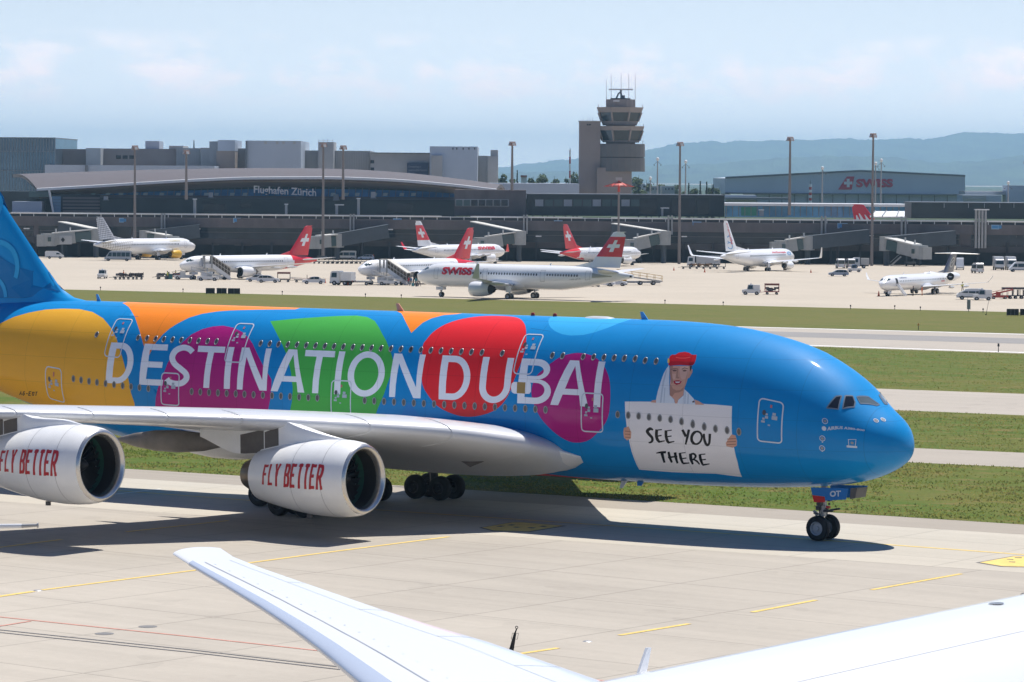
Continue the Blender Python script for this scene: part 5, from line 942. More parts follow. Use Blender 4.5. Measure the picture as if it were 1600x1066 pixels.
for i in range(26):
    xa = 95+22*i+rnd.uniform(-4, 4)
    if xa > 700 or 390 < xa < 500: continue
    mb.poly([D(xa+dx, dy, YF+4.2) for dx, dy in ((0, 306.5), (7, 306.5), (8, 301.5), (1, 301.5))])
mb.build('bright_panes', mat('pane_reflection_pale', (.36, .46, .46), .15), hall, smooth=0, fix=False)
mb = MB(); pbox(mb, 118, 712, 306.5, 311, YF+2, 6); mb.build('sill_band', mat('sill_brown', (.13, .115, .11), .7), hall, smooth=0)
mb = MB(); 
for k in range(5): pbox(mb, 98, 156, 308+5.2*k, 311.3+5.2*k, YF-2, .25)
mb.build('louvre_bank', M_LTG and mat('louvre_brown', (.16, .14, .135), .7), hall, smooth=0)
mb = MB()
for k in range(6): pbox(mb, 81, 95, 307+5*k, 311.6+5*k, YF-2.5, 1)
mb.build('stair_glass', mat('stair_glass_blue', (.09, .20, .33), .15), hall, smooth=0)
mb = MB(); mb.bar(D(76.5, 297, YF-3), D(84, 336, YF-3), .5, .5); mb.build('raking_column', M_RIMW, hall, smooth=0)
mb = MB(); pbox(mb, 156, 712, 311, 345, YF-1, 20, 0); pbox(mb, 81, 156, 304, 345, YF+1.5, 16, 0); pbox(mb, -20, 81, 299, 345, YF+6, 20, 0); mb.build('dark_storey', M_DKG, hall, smooth=0)
mb = MB(); pbox(mb, 19, 65, 315, 332, YF-3, 8); mb.build('pale_block', M_METB, hall, smooth=0)
mb = MB(); pbox(mb, 45, 80, 299, 308, YF-1, 6); mb.build('corner_window', M_GLG, hall, smooth=0)
for q_ in ((318, 352, 319, 331), (375, 392, 318, 324), (605, 645, 318, 331)):
    mb = MB(); pbox(mb, *q_, YF-1.3, .5); mb.build('dark_door', M_DKW, hall, smooth=0)
sg_ = MB()
def nm(u, v): return tuple(D(396.5+97.5*u, 305.2+5.3*u-1.7*0-15.4*v, YF+1.0))
text_on(sg_, 'Flughafen Zürich', nm, bold=.02); sgo = sg_.build('name_sign', mat('sign_letters_white', (.78, .78, .76), .4), None, smooth=0, fix=False)
sgo.parent = hall
mod = sgo.modifiers.new('thickness', 'SOLIDIFY'); mod.thickness = .35
t = thing('roof_unit', 'white ventilation stack left of the name sign', 'vent', (0, 0, 0))
def stack(px, y0, y1, label, w=4.0, arm=0):
    t = thing('vent_stack', label, 'vent', (0, 0, 0), 0, 'white stacks on the terminal roof'); mb = MB(); pbox(mb, px-w/2, px+w/2, y0, y1, TY(px)+8, 1.0); mb.build('pipe', M_LTG, t, smooth=0)
    mb = MB(); pbox(mb, px-w/2-1, px+w/2+1+arm, y0-1.4, y0, TY(px)+7.5, 1.6); mb.build('cap', M_RAIL, t, smooth=0)
bpy.data.objects.remove(t)
for a in ((304, 312, 335, 'white pipe stack under the second floor of the hall, left one'), (447, 320, 335, 'short white pipe stack right below the name sign', 3.5), (526, 321, 335, 'short white stack with a flat arm to the right', 4, 8), (560, 311, 336, 'tall white pipe stack right of the short one with an arm'), (1035, 326, 338, 'white roof stack with a flat arm near the tall mast', 3, 8), (1190, 329, 338, 'short white box stack beside the green glazing', 6)): stack(*a)
for px, y0, y1, w, lb in ((165, 307, 312, 6, 'small white box under the hall glazing, leftmost'), (329, 301, 308, 6, 'white box standing before the hall glass left of the name sign'), (525, 304, 312, 8, 'dark grey box with a round top below the hall glass'), (583, 300, 309, 7, 'white box standing before the hall glass right of the name sign')):
    t = thing('roof_unit', lb, 'vent', (0, 0, 0)); mb = MB(); pbox(mb, px-w/2, px+w/2, y0, y1, YF-3, 1.5); mb.build('housing', M_LTG if 'dark' not in lb else M_MULL, t, smooth=0)
    mb = MB(); pbox(mb, px-w/2-1, px+w/2+1, y1, y1+1.5, YF-3.4, 2.3); mb.build('base', M_MULL, t, smooth=0)
# ---- the long dock
dock = thing('terminal_dock', 'long brown concrete pier building with dark window bands and gates', 'building', (0, 0, 0))
cuts = list(range(-40, 1681, 40))
def dock_band(name, pya, pyb, m, off, dep, x0=-40, x1=1680, step=40, parent=None):
    """band along the pier; pya, pyb give the height at the left edge (the line follows the pier)"""
    za = D(0, pya, TY(0)).z; zb_ = D(0, pyb, TY(0)).z; mb = MB(); a = D(x0, 350, TY(x0)); c = D(x1, 350, TY(x1))
    v = [(a.x, a.y+off, zb_), (c.x, c.y+off, zb_), (c.x, c.y+off+dep, zb_), (a.x, a.y+off+dep, zb_)]
    mb.add(v+[(p[0], p[1], za) for p in v], [(3, 2, 1, 0), (4, 5, 6, 7), (0, 1, 5, 4), (1, 2, 6, 5), (2, 3, 7, 6), (3, 0, 4, 7)])
    return mb.build(name, m, parent or dock, smooth=0)
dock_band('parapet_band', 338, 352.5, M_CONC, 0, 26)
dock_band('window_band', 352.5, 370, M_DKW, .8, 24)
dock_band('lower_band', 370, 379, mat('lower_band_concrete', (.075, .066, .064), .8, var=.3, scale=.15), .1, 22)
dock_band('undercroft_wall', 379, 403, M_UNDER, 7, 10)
for x0, x1 in ((52, 60), (96, 118), (205, 235), (330, 340), (366, 392), (622, 634), (1085, 1130), (1165, 1250), (1500, 1518)): dock_band('wall_panel', 352.4, 380, M_CONC, .5, 10, x0, x1)
for x0, x1 in ((340, 366), (1127, 1166), (118, 205), (1540, 1640)): dock_band('window_strip', 356, 367, M_DKW, .35, 3, x0, x1)
mb = MB()
for i in range(90):
    x = -30+19*i; p = D(x, 345, TY(x)); mb.box((p.x, p.y-.03, (D(0, 338.4, TY(0)).z+D(0, 352.2, TY(0)).z)/2), (.10, .1, 2.35))
mb.build('panel_joints', M_MULL, dock, smooth=0)
mb = MB(); za_, zb2 = D(0, 353, TY(0)).z, D(0, 369.6, TY(0)).z
for i in range(150):
    x = -30+11.4*i; p = D(x, 360, TY(x)); mb.box((p.x, p.y+.74, (za_+zb2)/2), (.12, .16, za_-zb2))
mb.bar(Vector((D(-40, 360, TY(-40)).x, TY(-40)+.72, (za_+zb2)/2+.3)), Vector((D(1680, 360, TY(1680)).x, TY(1680)+.72, (za_+zb2)/2+.3)), .14, .12)
mb.build('window_mullions', mat('window_mullion_dim', (.10, .10, .105), .5), dock, smooth=0)
rnd = random.Random(21)
for i in range(46):
    x = rnd.uniform(60, 1600); w = rnd.uniform(4, 9); mb = MB(); pbox(mb, x, x+w, 355+x*.0045, 365+x*.005, TY(x)+.70, .06); mb.build('painted_lit_pane', (M_GLG, M_LTG, mat('pane_dim', (.09, .09, .095), .6))[(0, 2, 2, 0, 2)[i % 5]], dock, smooth=0)  # pane tones varied to stand in for lit and reflecting glass
mb = MB(); zr = D(0, 332, TY(0)).z
for x0, x1 in ((18, 690), (735, 910), (955, 1524), (1541, 1680)): mb.bar(Vector((D(x0, 340, TY(x0)).x, TY(x0)-.4, zr)), Vector((D(x1, 340, TY(x1)).x, TY(x1)-.4, zr)), .35, .28)
mb.bar(Vector((D(-20, 340, TY(0)).x, TY(0)+.6, zr-.2)), Vector((D(1680, 340, TY(1680)).x, TY(1680)+.6, zr-.2)), .2, .16)
for i in range(80):
    x = -10+21*i; p = D(x, 340, TY(x)); mb.box((p.x, p.y-.3, zr-.5), (.16, .2, .95))
mb.build('roof_rail', M_RAIL, dock, smooth=0)
dock_band('roof_gap', 333.5, 338, M_DK, 2.5, 20)
def pillar(px, pyt, pyb, w, m=M_STEEL):
    mb = MB(); pbox(mb, px-w/2, px+w/2, pyt, pyb, TY(px)-1.2, .9); mb.build('pillar', m, dock, smooth=0)
for x in (252.5, 257, 547.5, 552.5, 818.5, 823.5, 1044.5, 1050, 1284, 1290, 1409, 1415): pillar(x, 332+x*.0045, 361+x*.0055, 2.6)
for x in (1525, 1530, 1535, 1540): pillar(x, 328, 388, 3.2)
mb = MB(); pbox(mb, 1523, 1546, 327, 328.6, TY(1530)-1.5, 1.6); mb.build('pillar_cap', M_RAIL, dock, smooth=0)
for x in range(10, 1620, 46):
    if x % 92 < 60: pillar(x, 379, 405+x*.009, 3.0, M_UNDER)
# openings under the pier where the sunny apron beyond shows through
# upper storeys on the dock
t = thing('pier_storey', 'dark green upper storey with a band of windows below the control tower', 'building', (0, 0, 0))
mb = MB(); pbox(mb, 823, 1132, 304.5, 338, 976, 18); mb.build('wall', M_DKG, t, smooth=0)
mb = MB(); pbox(mb, 821, 1133, 303.5, 305, 975.5, 19); mb.build('roof_edge', M_MULL, t, smooth=0)
for i, x in enumerate(range(836, 990, 15)): mb = MB(); pbox(mb, x, x+13, 312, 322.5, 975.8, .4); mb.build('window', M_GLG if i % 3 else M_LTG, t, smooth=0)
for x0, x1 in ((1000, 1026), (1048, 1086), (1090, 1108)): mb = MB(); pbox(mb, x0, x1, 310, 335, 975.8, .4); mb.build('dark_panel', M_DKW, t, smooth=0)
t = thing('pier_storey', 'brown upper storey with a row of seven windows right of the curved roof', 'building', (0, 0, 0))
mb = MB(); pbox(mb, 710, 822, 297, 338, 974, 18); mb.build('wall', M_CONC, t, smooth=0)
mb = MB(); pbox(mb, 711.5, 795, 311.5, 322.5, 973.7, .35); mb.build('window_frame', M_LTG, t, smooth=0)
for i in range(7): mb = MB(); pbox(mb, 712.5+11.8*i, 722.6+11.8*i, 312.5, 321.8, 973.5, .3); mb.build('window', M_GLG if i < 2 else M_DKW, t, smooth=0)
t = thing('pier_storey', 'plain dark green upper storey at the right end of the pier', 'building', (0, 0, 0))
mb = MB(); pbox(mb, 1424, 1640, 317, 342, 948, 16); mb.build('wall', M_DKG, t, smooth=0)
mb = MB(); pbox(mb, 1423, 1640, 316.4, 317.5, 947.7, 17); mb.build('roof_edge', M_MULL, t, smooth=0)
for x in (1475, 1513, 1538, 1562, 1584): mb = MB(); pbox(mb, x, x+.7, 318, 325, 947.5, .3); mb.build('downpipe', M_LTG, t, smooth=0)
t = thing('glazed_pier', 'glazed pier with a long thin white roof below the hangar', 'building', (0, 0, 0))
mb = MB(); pbox(mb, 1130, 1425, 318.5, 322.5, 1040, 30); mb.build('roof', M_RIMW, t, smooth=0)
mb = MB(); pbox(mb, 1133, 1424, 322.5, 340, 1044, 20); mb.build('glass_wall', M_GLB, t, smooth=0)
mb = MB(); pbox(mb, 1158, 1182, 324, 337, 1043.7, .3); mb.build('green_glazing', mat('green_glazing', (.04, .22, .17), .2), t, smooth=0)
ribs(t, 'mullions', 1135, 1424, 322.5, 338, 1043.8, 30, M_MULL, .2)
t = thing('tent_roof', 'white ribbed tent roof beside the dark green storey', 'canopy', (0, 0, 0))
mb = MB(); a = [D(1368, 330, 1012), D(1424, 330, 1012), D(1424, 338.5, 998), D(1359, 338.5, 998)]; mb.prism(a, (0, .3, -.3)); mb.build('membrane', M_WHT, t, smooth=0)
mb = MB()
for q in (0, .3, .65, 1): mb.bar(a[0].lerp(a[1], q)+Vector((0, 0, .1)), a[3].lerp(a[2], q)+Vector((0, 0, .1)), .25, .25)
mb.build('rib', M_MULL, t, smooth=0)
# gate number signs
for i, (x0, x1, y0, y1, lb) in enumerate(((186, 199, 340.8, 347.8, 'above the yellow engined airliner'), (364.5, 376, 340.8, 348, 'above the window strip between the first two flood masts'), (614, 627.5, 341.5, 348.5, 'left of the white and red fin'), (865.5, 879, 344.5, 351, 'above the plain red fin'), (1081.5, 1096, 346.5, 353.5, 'right of the tall mast above the apron'), (1308.5, 1324.5, 349, 357, 'left of the tallest flood mast'), (1549, 1566, 351.5, 358.5, 'at the right end of the pier'))):
    t = thing('gate_sign', 'blue gate number sign '+lb, 'sign', (0, 0, 0), 0, 'gate signs along the pier'); Y = TY(x0)-.5
    mb = MB(); pbox(mb, x0, x1, y0, y1, Y, .3); mb.build('frame', M_SGNL, t, smooth=0)
    mb = MB(); pbox(mb, x0+1, x0+(x1-x0)*.62, y0+1.2, y1-1.2, Y-.1, .2); pbox(mb, x0+(x1-x0)*.66, x1-1, y0+1.2, y1-1.2, Y-.1, .2); mb.build('panel', M_SGN, t, smooth=0)
for x0, x1, y0, lb in ((37, 46, 356.5, 'beside the big blue fin'), (302, 313, 357, 'above the first covered walkway'), (603, 614, 358, 'above the dark bridge by the white red fin'), (837, 846, 368.5, 'near the plain red fin'), (1065, 1073.5, 369, 'right of the tall mast'), (1355, 1365, 367.5, 'crossing the tallest flood mast'), (1483, 1494, 368.5, 'left of the four steel columns')):
    t = thing('strip_lamp', 'white strip lamp on the pier wall '+lb, 'lamp', (0, 0, 0), 0, 'strip lamps along the pier'); mb = MB(); pbox(mb, x0, x1, y0, y0+1.6, TY(x0)-3.0, .4); mb.build('tube', M_WHT, t, smooth=0)
    mb = MB(); pbox(mb, (x0+x1)/2-.4, (x0+x1)/2+.4, y0+.3, y0+1.3, TY(x0)-2.6, 3.2); mb.build('bracket', M_MULL, t, smooth=0)
# ---- control tower
tw = thing('control_tower', 'brown concrete airport control tower with two glazed cabs and a radar bar', 'tower', (0, 0, 0))
Y0 = 1130
def ob(mb, px0, px1, py, py2, px2, px3, Yc, n=8, rot=pi/8, sq=1.0, m=0):
    """tapered octagonal drum: bottom spans px0..px1 at py, top px2..px3 at py2"""
    mb.mi(m); r = []
    for a, b_, y in ((px0, px1, py), (px2, px3, py2)):
        p0, p1 = D(a, y, Yc), D(b_, y, Yc); R = (p1.x-p0.x)/2/cos(pi/n if rot else 0); c = Vector(((p0.x+p1.x)/2, Yc, p0.z))
        r.append([c+Vector((R*cos(rot+2*pi*i/n), R*sq*sin(rot+2*pi*i/n), 0)) for i in range(n)])
    mb.loft(r)
mb = MB(); pbox(mb, 905, 938, 190, 306, Y0, 9); pbox(mb, 932.5, 987, 262, 306, Y0-2, 11); mb.build('shaft', M_BROWN, tw, smooth=0)
mb = MB(); pbox(mb, 904.5, 940, 188.8, 190.2, Y0-.3, 10); mb.build('shaft_cap', M_LTG, tw, smooth=0)
for y0, y1 in ((246.6, 268), (224.8, 245.2)): mb = MB(); ob(mb, 932.5, 1007.5, y1, y0, 932.5, 1007.5, Y0+4, 24, pi/24); mb.build('drum', mat('tower_drum_grey', (.15, .145, .14), .6, var=.08, scale=.3), tw, smooth=0)
mb = MB(); ob(mb, 934, 1006, 246.7, 245.1, 934, 1006, Y0+4, 24, pi/24); mb.build('drum_groove', M_DK, tw, smooth=0)
mb = MB(); ob(mb, 947, 992, 225, 156, 947, 992, Y0+4); mb.build('core', M_BROWN, tw, smooth=0)
M_TGL = mat('tower_glass', (.03, .045, .055), .06, metal=.2)
for yb, yw, yt, yf, xb0, xb1, xt0, xt1 in ((222.5, 219.5, 204, 197.2, 942, 998, 934, 1006.5), (196, 189.5, 176, 167.8, 942, 994.5, 932.6, 1005)):
    L_ = lambda y, a, b_: a+(b_-a)*(yb-y)/(yb-yf)
    mb = MB(); ob(mb, L_(yb, xb0, xt0), L_(yb, xb1, xt1), yb, yw, L_(yw, xb0, xt0), L_(yw, xb1, xt1), Y0+4); mb.build('cab_sill', M_BROWN, tw, smooth=0)
    mb = MB(); ob(mb, L_(yw, xb0, xt0)+.6, L_(yw, xb1, xt1)-.6, yw, yt, L_(yt, xb0, xt0)+.6, L_(yt, xb1, xt1)-.6, Y0+4); mb.build('cab_glass', M_TGL, tw, smooth=0)
    mb = MB(); ob(mb, L_(yt, xb0, xt0), L_(yt, xb1, xt1), yt, yf, xt0, xt1, Y0+4); mb.build('cab_fascia', M_BROWN, tw, smooth=0)
    mb = MB(); nn = 8
    for i in range(nn):
        a = pi/8+2*pi*i/nn
        def pt(y):
            p0, p1 = D(L_(y, xb0, xt0), y, Y0+4), D(L_(y, xb1, xt1), y, Y0+4); R = (p1.x-p0.x)/2/cos(pi/8); return Vector(((p0.x+p1.x)/2+R*cos(a), Y0+4+R*sin(a), p0.z))
        q0, q1 = pt(yw), pt(yt); mb.bar(q0, q1, .5, .5)
        a2 = a+2*pi/nn; a_ = a
    mb.build('cab_mullion', M_BROWN, tw, smooth=0)
mb = MB(); ob(mb, 947, 992.5, 167.8, 155.5, 947, 992.5, Y0+4, 12, pi/12); mb.build('plant_drum', M_BROWN, tw, smooth=0)
mb = MB(); ob(mb, 954, 985, 155.5, 153.6, 954, 985, Y0+4, 12, pi/12); mb.build('plant_cap', M_DK, tw, smooth=0)
mb = MB(); pbox(mb, 958, 968, 157, 158.8, Y0-1.2, .3); mb.build('lit_slots', M_RIMW, tw, smooth=0)
mb = MB(); mb.bar(D(951, 140, Y0+4), D(989, 140, Y0+4), .8, .45); mb.mi(1); mb.tube([D(963, 154, Y0+4), D(966, 147, Y0+4), D(970, 143.5, Y0+4), D(971, 140.5, Y0+4)], .28); mb.cyl(D(971, 154, Y0+4), D(970, 141, Y0+4), .35, .3); mb.box(D(974, 151.5, Y0+4), (1.0, 1, 1)); mb.build('radar', [M_RIMW, M_MULL], tw, smooth=0)
mb = MB()
for x, y in ((947.5, 125), (955, 116), (970.5, 114), (982.5, 115), (992.5, 114)): mb.cyl(D(x, 156, Y0+5), D(x, y, Y0+5), .09, .05, 5)
for x in (911, 918.5, 922, 926): mb.cyl(D(x, 190, Y0+3), D(x, 183, Y0+3), .06, .05, 5)
for x, y, y2 in ((935, 168, 163), (1004, 168, 163.5), (1005.5, 197, 194), (1004.5, 225, 219)): mb.cyl(D(x, y, Y0+3), D(x, y2, Y0+3), .1, .08, 5)
mb.build('aerials', M_STEEL, tw, smooth=0)
mb = MB(); pbox(mb, 917, 919.5, 194, 196, Y0-.1, .3); pbox(mb, 920.5, 923, 194, 196, Y0-.1, .3); mb.build('window', M_DKW, tw, smooth=0)
# ---- hangar with the red logo
hg = thing('hangar', 'wide grey aircraft hangar with a low gable and a red logo', 'hangar', (0, 0, 0)); YH = 1500
M_HNG = mat('hangar_grey', (.58, .64, .70), .6, var=.05, scale=.06); M_HNG2 = mat('hangar_lower_grey', (.46, .52, .57), .5, var=.12, scale=.1)
pf = [D(1133, 303, YH), D(1508, 303, YH), D(1508, 275.6, YH), D(1344, 267.8, YH), D(1133, 278.6, YH)]
mb = MB(); mb.prism(pf, (0, 90, 0)); mb.build('gable_wall', M_HNG, hg, smooth=0)
mb = MB()
for a, b_ in ((4, 3), (3, 2)): mb.bar(pf[a]+Vector((0, -.5, .2)), pf[b_]+Vector((0, -.5, .2)), .5, .8)
mb.build('roof_edge', M_MULL, hg, smooth=0)
mb = MB(); pbox(mb, 1180, 1503, 304, 322, YH+2, 80); mb.build('door_front', M_HNG2, hg, smooth=0); mb = MB(); pbox(mb, 1133, 1508, 302.2, 304.2, YH-1, 3); mb.build('door_rail', M_MULL, hg, smooth=0)
ribs(hg, 'door_posts', 1182, 1500, 304, 318, YH+1.9, 16, M_MULL, .3)
LP = lambda x, y: D(1180+x/3.807, 190+y/3.807, YH-.35)
mb = MB(); mb.prism([LP(493, 405), LP(574, 405), LP(590, 327), LP(545, 327)], (0, .15, 0)); lg = mb.build('logo_tail', M_LOGOR2, hg, smooth=0)
mb = MB(); c = Vector((553, 366)); a_, w_ = 25, 8.5
for q in ([(-w_, -a_), (w_, -a_), (w_, a_), (-w_, a_)], [(-a_, -w_), (-w_-.01, -w_), (-w_-.01, w_), (-a_, w_)], [(w_+.01, -w_), (a_, -w_), (a_, w_), (w_+.01, w_)]): mb.poly([LP(c.x+x, c.y+y)-Vector((0, .12, 0)) for x, y in q])
mb.build('logo_cross', M_WHT, hg, smooth=0, fix=False)
mb = MB(); text_on(mb, 'SWISS', lambda u, v: tuple(LP(600+220*u, 392-51*v)-Vector((0, .05, 0))), bold=.055); mb.build('logo_lettering', M_LOGOR2, hg, smooth=0, fix=False)
block('workshop', 'low pale blue workshop right of the hangar', [('wall', 1505, 1565, 305, 322, 1420, 20, M_METB), ('pale_wall', 1505, 1541, 305.5, 312, 1419, 3, M_LTG), ('roof', 1508, 1575, 299, 304.5, 1440, 20, M_LTG)], None)
block('workshop', 'pale glazed block at the right edge behind the pier', [('wall', 1577, 1640, 290, 322, 1430, 20, M_METB)], None)
block('low_hall', 'dark low sheds left of the hangar door front', [('wall', 1133, 1182, 305, 320, 1390, 20, M_HNG2), ('upper_roof', 1133, 1232, 309, 312, 1380, 12, M_MULL)], None)
# ---- flood light masts
M_MAST = mat('mast_brown_grey', (.22, .19, .175), .6); M_MASTH = mat('mast_head_rusty', (.36, .24, .20), .6)
def mast(px, pyt, pyb, label, head=10, Y=None, group='tall flood light masts', ground=False):
    Y = Y or TY(px)-20; t = thing('light_mast', label, 'mast', (0, 0, 0), 0, group); a = D(px, pyb, Y); b_ = D(px+(pyb-pyt)*.004, pyt+4, Y)
    if ground: a.z = gz(Y); a.x = D(px, pyb, Y).x
    b_.x = a.x+.0
    mb = MB(); mb.cyl(a, b_, .42, .26, 10); mb.build('pole', M_MAST, t, smooth=40)
    s = Y/FPX; mb = MB(); h = head*s
    for k in range(4):
        aa = k*pi/2+.5; c = b_+Vector((cos(aa)*h*.42, sin(aa)*h*.42, h*.08)); mb.box(c, (h*.12, h*.6, h*.55), aa, -.35)
    mb.box(b_+Vector((0, 0, -.1)), (h*.75, h*.75, .18)); mb.tube([b_+Vector((-h*.5, 0, h*.42)), b_+Vector((h*.5, 0, h*.42))], .08); mb.build('head', M_MASTH, t, smooth=0)
    for k in range(4): mb = MB(); aa = k*pi/2+.5; c = b_+Vector((cos(aa)*h*.5, sin(aa)*h*.5, h*.02)); mb.box(c, (h*.05, h*.45, h*.4), aa, -.35); mb.build('lamp', M_LTG, t, smooth=0)
for a in ((210.5, 228, 400, 'brown flood mast left of the first dotted fin gate'), (291, 235, 312, 'short looking flood mast rising from the hall roof'), (504.5, 224, 400, 'tall flood mast right of the name sign'), (536, 228, 312, 'flood mast behind the hall roof next to the one by the name sign'), (800, 222, 298, 'flood mast standing alone left of the tower'), (1061, 222.5, 415, 'tall flood mast in front of the dark green storey'), (1233.5, 214.5, 336, 'flood mast in front of the hangar left part'), (1362, 209, 420, 'tallest flood mast crossing the hangar logo'), (1603, 250, 420, 'flood mast half out of view at the right edge')): mast(*a)
def lamp_post(px, pyt, pyb, label, Y=1250):
    t = thing('lamp_post', label, 'lamp', (0, 0, 0), 0, 'small lamp posts behind the pier'); a = D(px, pyb, Y); b_ = D(px, pyt+2, Y); b_.x = a.x
    mb = MB(); mb.cyl(a, b_, .3, .2, 8); mb.build('pole', M_STEEL, t, smooth=40)
    mb = MB(); mb.ell(b_+Vector((0, 0, .5)), (.55, .55, .7), 10, 6); mb.build('globe', M_WHT, t, smooth=60)
    mb = MB()
    for sx in (-1, 1): mb.bar(b_+Vector((0, 0, -.3)), b_+Vector((sx*1.1, 0, -1.3)), .12, .12); mb.box(b_+Vector((sx*1.2, 0, -1.6)), (.3, .3, .5), 0, .4*sx)
    mb.build('arm', M_MULL, t, smooth=0)
for a in ((1027, 249, 306, 'lamp post halfway between tower and tall mast'), (1071, 253, 306, 'lamp post just right of the tall mast'), (1284.5, 263, 320, 'lamp post in front of the hangar left of the logo'), (1367.5, 256, 320, 'shorter lamp post right of the tallest mast'), (1376, 251, 338, 'taller lamp post on the logo letters'), (1575, 286, 320, 'lamp post at the right of the hangar'), (1016, 279, 306, 'small white lamp among the pale flat blocks')): lamp_post(*a)
def striped(px, pyt, pyb, w, label, Y, n):
    t = thing('striped_mast', label, 'mast', (0, 0, 0)); mb = MB(); a = D(px, pyb, Y); b_ = D(px, pyt, Y); b_.x = a.x
    for i in range(n): mb.mi(i % 2); mb.cyl(a.lerp(b_, i/n), a.lerp(b_, (i+1)/n), w, w, 8)
    mb.build('pole', [M_WHT, mat('mast_red', (.5, .06, .05), .5)], t, smooth=40); mb = MB(); mb.cyl(b_, b_+Vector((0, 0, w*3)), w*.35, .02, 6); mb.build('tip', M_MULL, t, smooth=0)
striped(890.3, 234, 289, .3, 'slim red and white striped mast left of the control tower', 1300, 5); striped(1266, 288, 318, .55, 'stout red and white striped mast before the hangar', 1350, 7)
t = thing('umbrella_aerial', 'red umbrella shaped aerial on a tall brown pole by the tower', 'aerial', (0, 0, 0)); Y = 900  # an aerial with a red umbrella frame, not a windsock
a = D(966, 415, Y); b_ = D(967, 300, Y); b_.x = a.x; top = D(966.5, 281, Y); top.x = a.x
mb = MB(); mb.cyl(a, b_, .3, .26, 8); mb.build('pole', M_MAST, t, smooth=40); mb = MB(); mb.cyl(b_, top, .34, .3, 8); mb.build('upper_pole', mat('aerial_red', (.5, .06, .035), .5), t, smooth=40)
mb = MB(); c = D(966.5, 291, Y); c.x = a.x
for i in range(12):
    q = 2*pi*i/12; e_ = c+Vector((3.9*cos(q), 3.9*sin(q), -.1)); mb.bar(c+Vector((0, 0, 1.1)), e_, .12, .12); mb.bar(e_, c+Vector((3.9*cos(q+pi/6), 3.9*sin(q+pi/6), -.1)), .12, .12)
mb.rev([(0, 2.6), (.9, .5)], c+Vector((0, 0, .2)), (0, 0, 1), 12); mb.build('umbrella', mat('aerial_red', (.5, .06, .035), .5), t, smooth=0)
mb = MB(); mb.box(top+Vector((0, 0, .2)), (1.6, 1.6, .8)); mb.build('cap', M_LTG, t, smooth=0)
